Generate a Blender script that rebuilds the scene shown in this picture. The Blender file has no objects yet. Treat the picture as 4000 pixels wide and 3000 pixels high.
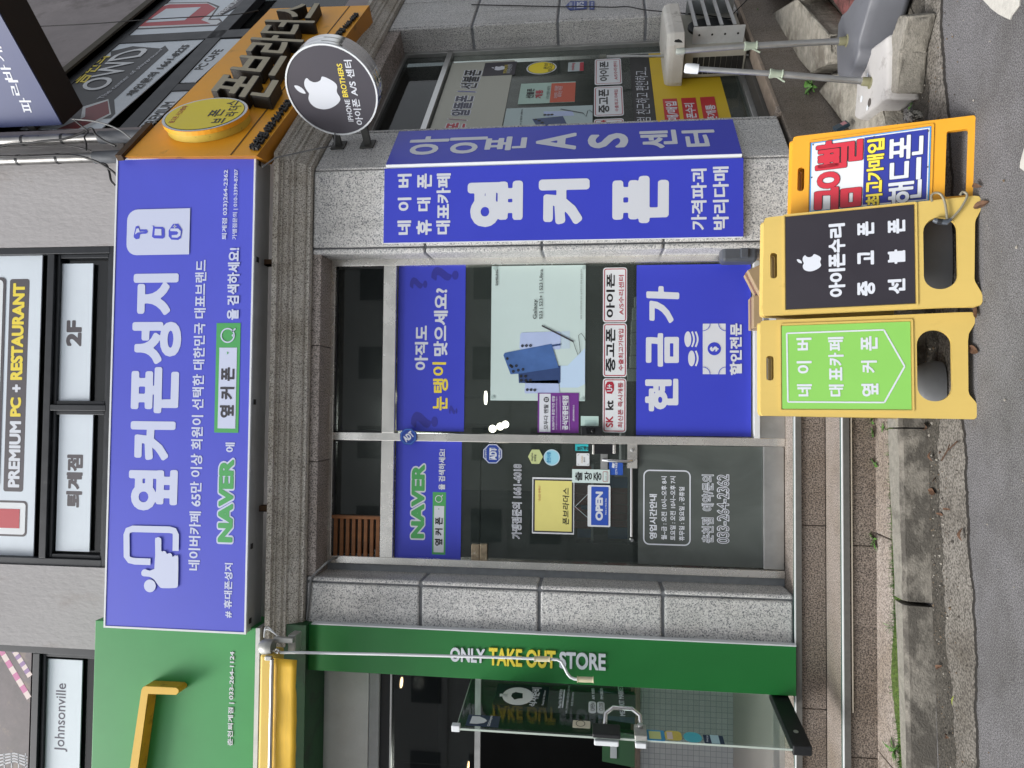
import bpy, bmesh, math, random
import numpy as np
from mathutils import Vector, Matrix
from mathutils.geometry import tessellate_polygon
random.seed(7)
SC = bpy.context.scene
COL = SC.collection
R = math.radians

# ---------------------------------------------------------------- camera
YAW, PITCH, ROLL = 0.03256927, 0.11519385, 0.00545501
CAM = np.array([0.0, -4.7, 1.75]); FPX = 2773.0
def _basis():
    f = np.array([math.sin(YAW)*math.cos(PITCH), math.cos(YAW)*math.cos(PITCH), math.sin(PITCH)])
    r = np.array([math.cos(YAW), -math.sin(YAW), 0.0]); u = np.cross(r, f)
    return f, r*math.cos(ROLL)+u*math.sin(ROLL), -r*math.sin(ROLL)+u*math.cos(ROLL)
FW, RT, UP = _basis()
cam = bpy.data.cameras.new('camera'); camo = bpy.data.objects.new('camera', cam); COL.objects.link(camo)
cam.sensor_fit = 'HORIZONTAL'; cam.sensor_width = 36.0; cam.lens = FPX/4000*36
cam.clip_start = .05; cam.clip_end = 500
m = Matrix.Identity(4)
for i in range(3):
    m[i][0] = -UP[i]; m[i][1] = RT[i]; m[i][2] = -FW[i]; m[i][3] = CAM[i]
camo.matrix_world = m            # the phone was held upright and the picture stored on its side
SC.camera = camo

# ---------------------------------------------------------------- light
w = bpy.data.worlds.new('World'); SC.world = w; w.use_nodes = True
nt = w.node_tree; bg = nt.nodes['Background']
sky = nt.nodes.new('ShaderNodeTexSky'); sky.sky_type = 'NISHITA'; sky.sun_disc = False
SUN_EL, SUN_AZ = R(54), R(232)    # azimuth: direction the sun stands in, clockwise from +y
sky.sun_elevation = SUN_EL; sky.sun_rotation = SUN_AZ; sky.dust_density = 4.0; sky.air_density = 1.0
hs = nt.nodes.new('ShaderNodeHueSaturation'); hs.inputs['Saturation'].default_value = .22
nt.links.new(sky.outputs[0], hs.inputs['Color']); nt.links.new(hs.outputs[0], bg.inputs[0])
bg.inputs[1].default_value = .15
sl = bpy.data.lights.new('sun', 'SUN'); sl.energy = 1.9; sl.angle = R(22); sl.color = (1, .97, .93)
so = bpy.data.objects.new('sun', sl); COL.objects.link(so)
sd = Vector((math.sin(SUN_AZ)*math.cos(SUN_EL), math.cos(SUN_AZ)*math.cos(SUN_EL), math.sin(SUN_EL)))
so.rotation_euler = sd.to_track_quat('Z', 'Y').to_euler()
SC.view_settings.view_transform = 'Standard'; SC.view_settings.look = 'None'
SC.view_settings.exposure = 0.5; SC.view_settings.gamma = 1; SC.view_settings.use_curve_mapping = False
SC.cycles.use_denoising = True
SC.cycles.max_bounces = 8; SC.cycles.transparent_max_bounces = 12

# ---------------------------------------------------------------- pixel -> place helpers (4000 x 3000 picture)
def ray(p):
    return FW*FPX + RT*((3000-p[1])-1500) - UP*(p[0]-2000)
class Plane:
    def __init__(s, o, e1, e2):
        s.o = np.array(o, float); s.e1 = np.array(e1, float); s.e1 /= np.linalg.norm(s.e1)
        s.e2 = np.array(e2, float); s.e2 /= np.linalg.norm(s.e2); s.n = np.cross(s.e1, s.e2)
    def uv(s, p):
        r = ray(p); t = ((s.o-CAM)@s.n)/(r@s.n); q = CAM+r*t-s.o
        return (q@s.e1, q@s.e2)
    def pt(s, a, b, d=0.0):
        return s.o+s.e1*a+s.e2*b+s.n*d
    def off(s, d):
        return Plane(s.o+s.n*d, s.e1, s.e2)
ANG = R(41.76)
E1 = np.array([math.cos(ANG), math.sin(ANG), 0]); NS = np.array([math.sin(ANG), -math.cos(ANG), 0]); ZV = np.array([0, 0, 1.0])
CORNER = np.array([1.635, 0, 0])
def FR(y): return Plane((0, y, 0), (1, 0, 0), (0, 0, 1))
def SI(d): return Plane(CORNER+NS*d, E1, ZV)
def GZ(p, z):
    r = ray(p); return CAM+r*((z-CAM[2])/r[2])
def S3(s, d, z): return CORNER+E1*s+NS*d+ZV*z
def K(c, r, a, b): return (1000*c+a/2.212, 750*r+b/2.212)
def Q(x0, y0, k, a, b): return (x0+a/k, y0+b/k)

# ---------------------------------------------------------------- materials
def lin(c):
    if isinstance(c, str): c = tuple(int(c[i:i+2], 16) for i in (0, 2, 4))
    o = []
    for v in c:
        v /= 255; o.append(v/12.92 if v <= .04045 else ((v+.055)/1.055)**2.4)
    return tuple(o)
MATS = {}
def mat(name, col, rough=.5, metal=0.0, var=0.0, vscale=8.0, bump=0.0, bscale=60.0, emit=0.0, spec=.5, stretch=None, dirt=None):
    if name in MATS: return MATS[name]
    M = bpy.data.materials.new(name); M.use_nodes = True; MATS[name] = M
    n = M.node_tree.nodes; L = M.node_tree.links; b = n['Principled BSDF']
    c = lin(col); b.inputs['Base Color'].default_value = (*c, 1); b.inputs['Roughness'].default_value = rough
    b.inputs['Metallic'].default_value = metal; b.inputs['Specular IOR Level'].default_value = spec
    tc = n.new('ShaderNodeTexCoord'); mp = n.new('ShaderNodeMapping'); L.new(tc.outputs['Object'], mp.inputs[0])
    if stretch: mp.inputs['Scale'].default_value = stretch
    last = None
    if var:
        t = n.new('ShaderNodeTexNoise'); t.inputs['Scale'].default_value = vscale; t.inputs['Detail'].default_value = 6; t.inputs['Roughness'].default_value = .65
        L.new(mp.outputs[0], t.inputs['Vector'])
        rp = n.new('ShaderNodeValToRGB'); L.new(t.outputs['Fac'], rp.inputs[0])
        rp.color_ramp.elements[0].position = .3; rp.color_ramp.elements[1].position = .7
        rp.color_ramp.elements[0].color = (*[x*(1-var) for x in c], 1); rp.color_ramp.elements[1].color = (*[min(1, x*(1+var)) for x in c], 1)
        last = rp.outputs[0]
        rr = n.new('ShaderNodeMapRange'); rr.inputs[3].default_value = max(0, rough-.12); rr.inputs[4].default_value = min(1, rough+.15)
        L.new(t.outputs['Fac'], rr.inputs[0]); L.new(rr.outputs[0], b.inputs['Roughness'])
    if dirt:
        t2 = n.new('ShaderNodeTexNoise'); t2.inputs['Scale'].default_value = dirt[1]; t2.inputs['Detail'].default_value = 8; t2.inputs['Roughness'].default_value = .7
        L.new(mp.outputs[0], t2.inputs['Vector'])
        r2 = n.new('ShaderNodeValToRGB'); r2.color_ramp.elements[0].position = dirt[2]; r2.color_ramp.elements[1].position = dirt[2]+.12
        L.new(t2.outputs['Fac'], r2.inputs[0])
        mx = n.new('ShaderNodeMix'); mx.data_type = 'RGBA'
        sc = n.new('ShaderNodeMath'); sc.operation = 'MULTIPLY'; sc.inputs[1].default_value = dirt[3] if len(dirt) > 3 else .8
        L.new(r2.outputs[0], sc.inputs[0]); L.new(sc.outputs[0], mx.inputs[0])
        if last: L.new(last, mx.inputs[6])
        else: mx.inputs[6].default_value = (*c, 1)
        mx.inputs[7].default_value = (*lin(dirt[0]), 1); last = mx.outputs[2]
    if last: L.new(last, b.inputs['Base Color'])
    if bump:
        t3 = n.new('ShaderNodeTexNoise'); t3.inputs['Scale'].default_value = bscale; t3.inputs['Detail'].default_value = 5
        L.new(mp.outputs[0], t3.inputs['Vector'])
        bp = n.new('ShaderNodeBump'); bp.inputs['Strength'].default_value = bump; bp.inputs['Distance'].default_value = .01
        L.new(t3.outputs['Fac'], bp.inputs['Height']); L.new(bp.outputs[0], b.inputs['Normal'])
    if emit:
        b.inputs['Emission Color'].default_value = (*c, 1); b.inputs['Emission Strength'].default_value = emit
    return M
def granite(name, light, mid, dark, scale=95.0, grime=None, rough=.7):
    if name in MATS: return MATS[name]
    M = bpy.data.materials.new(name); M.use_nodes = True; MATS[name] = M
    n = M.node_tree.nodes; L = M.node_tree.links; b = n['Principled BSDF']; b.inputs['Roughness'].default_value = rough
    tc = n.new('ShaderNodeTexCoord')
    t = n.new('ShaderNodeTexNoise'); t.inputs['Scale'].default_value = scale; t.inputs['Detail'].default_value = 3; t.inputs['Roughness'].default_value = .6
    L.new(tc.outputs['Object'], t.inputs['Vector'])
    rp = n.new('ShaderNodeValToRGB'); e = rp.color_ramp.elements
    e[0].position = .36; e[0].color = (*lin(dark), 1); e[1].position = .62; e[1].color = (*lin(light), 1)
    k = e.new(.47); k.color = (*lin(mid), 1)
    L.new(t.outputs['Fac'], rp.inputs[0]); last = rp.outputs[0]
    t2 = n.new('ShaderNodeTexNoise'); t2.inputs['Scale'].default_value = 2.3; t2.inputs['Detail'].default_value = 7; t2.inputs['Roughness'].default_value = .65
    L.new(tc.outputs['Object'], t2.inputs['Vector'])
    r2 = n.new('ShaderNodeValToRGB'); r2.color_ramp.elements[0].position = .42; r2.color_ramp.elements[1].position = .72
    L.new(t2.outputs['Fac'], r2.inputs[0])
    mx = n.new('ShaderNodeMix'); mx.data_type = 'RGBA'; mx.blend_type = 'MULTIPLY'; mx.inputs[7].default_value = (*(grime or (.72, .68, .6)), 1)
    L.new(r2.outputs[0], mx.inputs[0]); L.new(last, mx.inputs[6]); ge = n.new('ShaderNodeNewGeometry'); mr = n.new('ShaderNodeMapRange'); mr.inputs[3].default_value = .90; mr.inputs[4].default_value = 1.05; L.new(ge.outputs['Random Per Island'], mr.inputs[0])
    mp = n.new('ShaderNodeMapping'); mp.inputs['Scale'].default_value = (7, 7, .55); L.new(tc.outputs['Object'], mp.inputs[0])
    t4 = n.new('ShaderNodeTexNoise'); t4.inputs['Scale'].default_value = 1.6; t4.inputs['Detail'].default_value = 6; t4.inputs['Roughness'].default_value = .7; L.new(mp.outputs[0], t4.inputs['Vector'])
    m4 = n.new('ShaderNodeMapRange'); m4.inputs[1].default_value = .5; m4.inputs[2].default_value = .8; m4.inputs[3].default_value = 1; m4.inputs[4].default_value = .72; L.new(t4.outputs['Fac'], m4.inputs[0])
    q1 = n.new('ShaderNodeMath'); q1.operation = 'MULTIPLY'; L.new(mr.outputs[0], q1.inputs[0]); L.new(m4.outputs[0], q1.inputs[1])
    vm = n.new('ShaderNodeVectorMath'); vm.operation = 'SCALE'; L.new(mx.outputs[2], vm.inputs[0]); L.new(q1.outputs[0], vm.inputs['Scale']); L.new(vm.outputs[0], b.inputs['Base Color'])
    bp = n.new('ShaderNodeBump'); bp.inputs['Strength'].default_value = .25; bp.inputs['Distance'].default_value = .004
    L.new(t.outputs['Fac'], bp.inputs['Height']); L.new(bp.outputs[0], b.inputs['Normal'])
    return M
def glass(name, tint, opac, fcol=(.02, .025, .022), rough=0.02):
    M = bpy.data.materials.new(name); M.use_nodes = True; MATS[name] = M
    n = M.node_tree.nodes; L = M.node_tree.links
    for x in list(n):
        if x.type != 'OUTPUT_MATERIAL': n.remove(x)
    out = [x for x in n if x.type == 'OUTPUT_MATERIAL'][0]
    tr = n.new('ShaderNodeBsdfTransparent'); tr.inputs[0].default_value = (*tint, 1)
    df = n.new('ShaderNodeBsdfDiffuse'); df.inputs[0].default_value = (*fcol, 1)
    m1 = n.new('ShaderNodeMixShader')
    tc = n.new('ShaderNodeTexCoord'); mp = n.new('ShaderNodeMapping'); mp.inputs['Scale'].default_value = (1, 1, .45); mp.inputs['Rotation'].default_value = (0, .5, 0); L.new(tc.outputs['Object'], mp.inputs[0])
    ns = n.new('ShaderNodeTexNoise'); ns.inputs['Scale'].default_value = 2.6; ns.inputs['Detail'].default_value = 7; ns.inputs['Distortion'].default_value = 1.4; L.new(mp.outputs[0], ns.inputs['Vector'])
    mr = n.new('ShaderNodeMapRange'); mr.inputs[1].default_value = .3; mr.inputs[2].default_value = .7; mr.inputs[3].default_value = opac*.65; mr.inputs[4].default_value = min(.97, opac*1.35); L.new(ns.outputs['Fac'], mr.inputs[0]); L.new(mr.outputs[0], m1.inputs[0]); L.new(tr.outputs[0], m1.inputs[1]); L.new(df.outputs[0], m1.inputs[2])
    gl = n.new('ShaderNodeBsdfGlossy'); gl.inputs['Roughness'].default_value = rough
    ge = n.new('ShaderNodeNewGeometry'); dt = n.new('ShaderNodeVectorMath'); dt.operation = 'DOT_PRODUCT'; L.new(ge.outputs['Normal'], dt.inputs[0]); L.new(ge.outputs['Incoming'], dt.inputs[1])
    def mth(op, a, b=None):
        q = n.new('ShaderNodeMath'); q.operation = op
        for i, v in enumerate((a, b)):
            if v is None: continue
            if isinstance(v, (int, float)): q.inputs[i].default_value = v
            else: L.new(v, q.inputs[i])
        return q.outputs[0]
    fr = mth('ADD', mth('MULTIPLY', mth('POWER', mth('SUBTRACT', 1.0, mth('ABSOLUTE', dt.outputs['Value'])), 5.0), .5), .045)
    m2 = n.new('ShaderNodeMixShader'); L.new(fr, m2.inputs[0]); L.new(m1.outputs[0], m2.inputs[1]); L.new(gl.outputs[0], m2.inputs[2])
    L.new(m2.outputs[0], out.inputs[0]); return M

# ---------------------------------------------------------------- mesh building
def tess(loops):
    vs = [Vector((p[0], p[1], 0)) for l in loops for p in l]
    tr = tessellate_polygon([[Vector((p[0], p[1], 0)) for p in l] for l in loops])
    out = []
    for a, b, c in tr:
        ar = (vs[b]-vs[a]).cross(vs[c]-vs[a]).z
        if abs(ar) < 1e-12: continue
        out.append((a, b, c) if ar > 0 else (a, c, b))
    return vs, out
class MB:
    def __init__(s): s.v = []; s.f = []; s.mi = []; s.mats = []
    def mid(s, M):
        if M not in s.mats: s.mats.append(M)
        return s.mats.index(M)
    def add(s, vs, fs, M):
        b = len(s.v); s.v += [tuple(map(float, p)) for p in vs]; k = s.mid(M)
        for f in fs: s.f.append([b+i for i in f]); s.mi.append(k)
        return s
    def hexa(s, P8, M):           # bottom 4 (ccw from above) then top 4
        return s.add(P8, [(3, 2, 1, 0), (4, 5, 6, 7), (0, 1, 5, 4), (1, 2, 6, 5), (2, 3, 7, 6), (3, 0, 4, 7)], M)
    def box(s, lo, hi, M):
        x0, y0, z0 = lo; x1, y1, z1 = hi
        return s.hexa([(x0, y0, z0), (x1, y0, z0), (x1, y1, z0), (x0, y1, z0), (x0, y0, z1), (x1, y0, z1), (x1, y1, z1), (x0, y1, z1)], M)
    def pbox(s, pl, a0, b0, a1, b1, d0, d1, M):      # box in plane coords: a along e1, b along e2, d along the normal (d1 > d0)
        P = [pl.pt(a0, b0, d1), pl.pt(a1, b0, d1), pl.pt(a1, b0, d0), pl.pt(a0, b0, d0), pl.pt(a0, b1, d1), pl.pt(a1, b1, d1), pl.pt(a1, b1, d0), pl.pt(a0, b1, d0)]
        return s.hexa(P, M)
    def slab(s, pl, loops, d0, d1, M, side=None):
        vs, tr = tess(loops); n = len(vs)
        F = [pl.pt(p.x, p.y, d1) for p in vs]; B = [pl.pt(p.x, p.y, d0) for p in vs]
        s.add(F, tr, M)
        if d1-d0 < 1e-6: return s
        s.add(B, [(a, c, b) for a, b, c in tr], M); st = 0; sm = side or M
        for i, l in enumerate(loops):
            k = len(l); ar = sum(l[j][0]*l[(j+1) % k][1]-l[(j+1) % k][0]*l[j][1] for j in range(k))
            ccw = ar > 0; outer = inside_depth(loops, i) % 2 == 0
            fs = []
            for j in range(k):
                a = st+j; b2 = st+(j+1) % k
                q = (a, b2, n+b2, n+a)
                q = (n+a, n+b2, b2, a)
                if ccw != outer: q = q[::-1]
                fs.append(q)
            s.add(F+B, fs, sm); st += k
        return s
    def tube(s, path, r, M, seg=8, cap=True):
        path = [np.array(p, float) for p in path]; n = len(path); rr = r if isinstance(r, (list, tuple)) else [r]*n
        base = None; V = []
        for i, p in enumerate(path):
            t = (path[min(i+1, n-1)]-path[max(i-1, 0)]); t /= (np.linalg.norm(t)+1e-12)
            if base is None:
                base = np.cross(t, (0, 0, 1.0)) if abs(t[2]) < .9 else np.cross(t, (1.0, 0, 0))
            base = base-t*(base@t); base /= np.linalg.norm(base); c2 = np.cross(t, base)
            for k in range(seg):
                a = 2*math.pi*k/seg; V.append(p+(base*math.cos(a)+c2*math.sin(a))*rr[i])
        F = [(i*seg+k, i*seg+(k+1) % seg, (i+1)*seg+(k+1) % seg, (i+1)*seg+k) for i in range(n-1) for k in range(seg)]
        if cap: F += [tuple(range(seg))[::-1], tuple((n-1)*seg+k for k in range(seg))]
        return s.add(V, F, M)
    def lathe(s, o, axis, prof, M, seg=24):           # prof: (radius, along axis)
        axis = np.array(axis, float); axis /= np.linalg.norm(axis)
        a = np.cross(axis, (0, 0, 1.0)) if abs(axis[2]) < .9 else np.cross(axis, (1.0, 0, 0)); a /= np.linalg.norm(a); b = np.cross(axis, a)
        V = [np.array(o)+axis*h+(a*math.cos(2*math.pi*k/seg)+b*math.sin(2*math.pi*k/seg))*r for r, h in prof for k in range(seg)]
        n = len(prof)
        F = [(i*seg+k, i*seg+(k+1) % seg, (i+1)*seg+(k+1) % seg, (i+1)*seg+k) for i in range(n-1) for k in range(seg)]
        F += [tuple(range(seg))[::-1], tuple((n-1)*seg+k for k in range(seg))]
        return s.add(V, F, M)
    def build(s, name, parent=None, loc=None, bevel=0.0, smooth=False, fix=False):
        o_ = np.array(loc) if loc is not None else (np.array(parent['_o']) if parent is not None else np.zeros(3))
        me = bpy.data.meshes.new(name); me.from_pydata([tuple(np.array(p)-o_) for p in s.v], [], s.f)
        for M in s.mats: me.materials.append(M)
        me.polygons.foreach_set('material_index', s.mi)
        if fix:
            b = bmesh.new(); b.from_mesh(me); bmesh.ops.remove_doubles(b, verts=b.verts, dist=1e-5); bmesh.ops.recalc_face_normals(b, faces=b.faces); b.to_mesh(me); b.free()
        if smooth:
            me.polygons.foreach_set('use_smooth', [True]*len(me.polygons))
            try: me.set_sharp_from_angle(angle=R(40))
            except Exception: pass
        me.update()
        o = bpy.data.objects.new(name, me); COL.objects.link(o); o['_o'] = [float(x) for x in o_]
        if parent is not None: o.parent = parent
        else: o.location = o_
        if bevel:
            b = o.modifiers.new('bevel', 'BEVEL'); b.width = bevel; b.segments = 2; b.limit_method = 'ANGLE'; b.angle_limit = R(50)
        return o
def inside_depth(loops, i):
    p = loops[i][0]; c = 0
    for j, l in enumerate(loops):
        if j == i: continue
        ins = False; k = len(l)
        for a in range(k):
            x1, y1 = l[a][:2]; x2, y2 = l[(a+1) % k][:2]
            if (y1 > p[1]) != (y2 > p[1]) and p[0] < (x2-x1)*(p[1]-y1)/(y2-y1)+x1: ins = not ins
        c += ins
    return c
def tag(o, label=None, cat=None, group=None, kind=None):
    if label: o['label'] = label
    if cat: o['category'] = cat
    if group: o['group'] = group
    if kind: o['kind'] = kind
    return o
def thing(name, label, cat, loc=(0, 0, 0), group=None):
    o = bpy.data.objects.new(name, None); COL.objects.link(o); o.location = tuple(map(float, loc)); o['_o'] = [float(x) for x in loc]
    o.empty_display_size = .1
    return tag(o, label, cat, group)
def rrect(a0, b0, a1, b1, r, n=5):
    out = []
    for cx, cy, s in ((a1-r, b1-r, 0), (a0+r, b1-r, 90), (a0+r, b0+r, 180), (a1-r, b0+r, 270)):
        for k in range(n+1):
            t = R(s+90*k/n); out.append((cx+r*math.cos(t), cy+r*math.sin(t)))
    return out
def ell(cx, cy, rx, ry, n=28, rot=0):
    return [(cx+rx*math.cos(t)*math.cos(rot)-ry*math.sin(t)*math.sin(rot), cy+rx*math.cos(t)*math.sin(rot)+ry*math.sin(t)*math.cos(rot)) for t in [2*math.pi*k/n for k in range(n)]]

# ---------------------------------------------------------------- lettering: font outlines thickened through a distance field
_OUT = {}
def outline(txt):
    if txt in _OUT: return _OUT[txt]
    c = bpy.data.curves.new('t', 'FONT'); c.body = txt; c.size = 1.0; c.fill_mode = 'NONE' if hasattr(c, 'fill_mode') else c.fill_mode
    c.resolution_u = 4
    o = bpy.data.objects.new('t', c); COL.objects.link(o)
    dg = bpy.context.evaluated_depsgraph_get(); me = o.evaluated_get(dg).to_mesh()
    v = np.array([(p.co.x, p.co.y) for p in me.vertices]); nx = {}
    for e in me.edges: nx.setdefault(e.vertices[0], []).append(e.vertices[1]); nx.setdefault(e.vertices[1], []).append(e.vertices[0])
    seen = set(); loops = []
    for i in range(len(v)):
        if i in seen or i not in nx: continue
        l = [i]; seen.add(i); cur = i
        while True:
            k = [j for j in sorted(nx[cur]) if j not in seen]
            if not k: break
            cur = k[0] if (cur+1) not in k else cur+1
            seen.add(cur); l.append(cur)
        if len(l) > 2: loops.append(v[l])
    o.evaluated_get(dg).to_mesh_clear(); bpy.data.objects.remove(o); bpy.data.curves.remove(c)
    _OUT[txt] = loops; return loops
def fat(loops, bold, res=56):
    """loops -> list of [outer, hole, hole ...] groups after growing the shape by bold"""
    loops = [np.array(l) for l in loops]
    cl = []
    for l in sorted(loops, key=lambda q: q[:, 0].min()):
        if cl and l[:, 0].min() < cl[-1][1]+2*bold+.004: cl[-1][0].append(l); cl[-1][1] = max(cl[-1][1], l[:, 0].max())
        else: cl.append([[l], l[:, 0].max()])
    res_out = []
    for ls, _ in cl:
        A = np.concatenate(ls); B = np.concatenate([np.roll(l, -1, 0) for l in ls])
        pad = bold+2.5/res
        x0, y0 = A.min(0)-pad; x1, y1 = A.max(0)+pad
        nx_, ny_ = max(4, int((x1-x0)*res)+2), max(4, int((y1-y0)*res)+2)
        gx = np.linspace(x0, x1, nx_); gy = np.linspace(y0, y1, ny_)
        X, Y = np.meshgrid(gx, gy); P = np.stack([X.ravel(), Y.ravel()], 1)
        D = np.full(len(P), 1e9); W = np.zeros(len(P))
        for k in range(0, len(A), 64):
            a = A[k:k+64]; b = B[k:k+64]; d = b-a; L2 = (d**2).sum(1)+1e-15
            r = P[:, None, :]-a[None]; t = np.clip((r*d[None]).sum(2)/L2, 0, 1)
            D = np.minimum(D, (((r-d[None]*t[..., None])**2).sum(2)).min(1))
            up = (a[:, 1] <= P[:, None, 1]) & (b[:, 1] > P[:, None, 1]); dn = (a[:, 1] > P[:, None, 1]) & (b[:, 1] <= P[:, None, 1])
            cr = d[None, :, 0]*r[..., 1]-d[None, :, 1]*r[..., 0]
            W += (up & (cr > 0)).sum(1); W -= (dn & (cr < 0)).sum(1)
        F = (np.sqrt(D)*np.where(W != 0, 1, -1)+bold).reshape(ny_, nx_)
        res_out += contours(F, gx, gy)
    return res_out
def simp(l, tol):
    l = np.array(l); n = len(l)
    if n < 8: return [tuple(p) for p in l]
    keep = np.zeros(n, bool); far = int(np.argmax(((l-l[0])**2).sum(1))); keep[0] = keep[far] = True
    st = [(0, far), (far, n)]
    L = np.concatenate([l, l[:1]])
    while st:
        a, b = st.pop()
        if b-a < 2: continue
        d = L[b]-L[a]; nn = np.hypot(*d)+1e-12; q = L[a+1:b]-L[a]
        h = np.abs(d[0]*q[:, 1]-d[1]*q[:, 0])/nn; k = int(np.argmax(h))
        if h[k] > tol: keep[(a+1+k) % n] = True; st += [(a, a+1+k), (a+1+k, b)]
    return [tuple(p) for p in l[keep]]
def contours(F, gx, gy):
    ins = F > 0; ny, nx = F.shape; E = {}
    code = ins[:-1, :-1]*1+ins[:-1, 1:]*2+ins[1:, 1:]*4+ins[1:, :-1]*8
    js, is_ = np.nonzero((code > 0) & (code < 15))
    pts = {}
    def pe(j, i, h):
        k = (j, i, h)
        if k not in pts:
            if h: t = F[j, i]/(F[j, i]-F[j, i+1]); pts[k] = (gx[i]+t*(gx[i+1]-gx[i]), gy[j])
            else: t = F[j, i]/(F[j, i]-F[j+1, i]); pts[k] = (gx[i], gy[j]+t*(gy[j+1]-gy[j]))
        return k
    T = {1: [(3, 0)], 2: [(0, 1)], 3: [(3, 1)], 4: [(1, 2)], 5: [(3, 0), (1, 2)], 6: [(0, 2)], 7: [(3, 2)], 8: [(2, 3)], 9: [(2, 0)], 10: [(0, 1), (2, 3)], 11: [(2, 1)], 12: [(1, 3)], 13: [(1, 0)], 14: [(0, 3)]}
    for j, i in zip(js, is_):
        ed = [(j, i, 1), (j, i+1, 0), (j+1, i, 1), (j, i, 0)]
        for a, b in T[int(code[j, i])]:
            E.setdefault(pe(*ed[a]), []).append(pe(*ed[b]))
    loops = []
    while E:
        s = next(iter(E)); l = [s]; cur = s
        while cur in E:
            n = E[cur].pop()
            if not E[cur]: del E[cur]
            if n == s: break
            l.append(n); cur = n
        if len(l) > 3: loops.append(simp([pts[k] for k in l], .004))
    loops = [l for l in loops if len(l) > 2]
    outs = []; holes = []
    for i, l in enumerate(loops):
        (outs if inside_depth(loops, i) % 2 == 0 else holes).append(l)
    gr = [[o] for o in outs]
    for h in holes:
        best = None
        for g in gr:
            if inside_depth([h, g[0]], 0) == 1:
                ar = abs(sum(g[0][k][0]*g[0][(k+1) % len(g[0])][1]-g[0][(k+1) % len(g[0])][0]*g[0][k][1] for k in range(len(g[0]))))
                if best is None or ar < best[0]: best = (ar, g)
        if best: best[1].append(h)
    return gr
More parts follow.
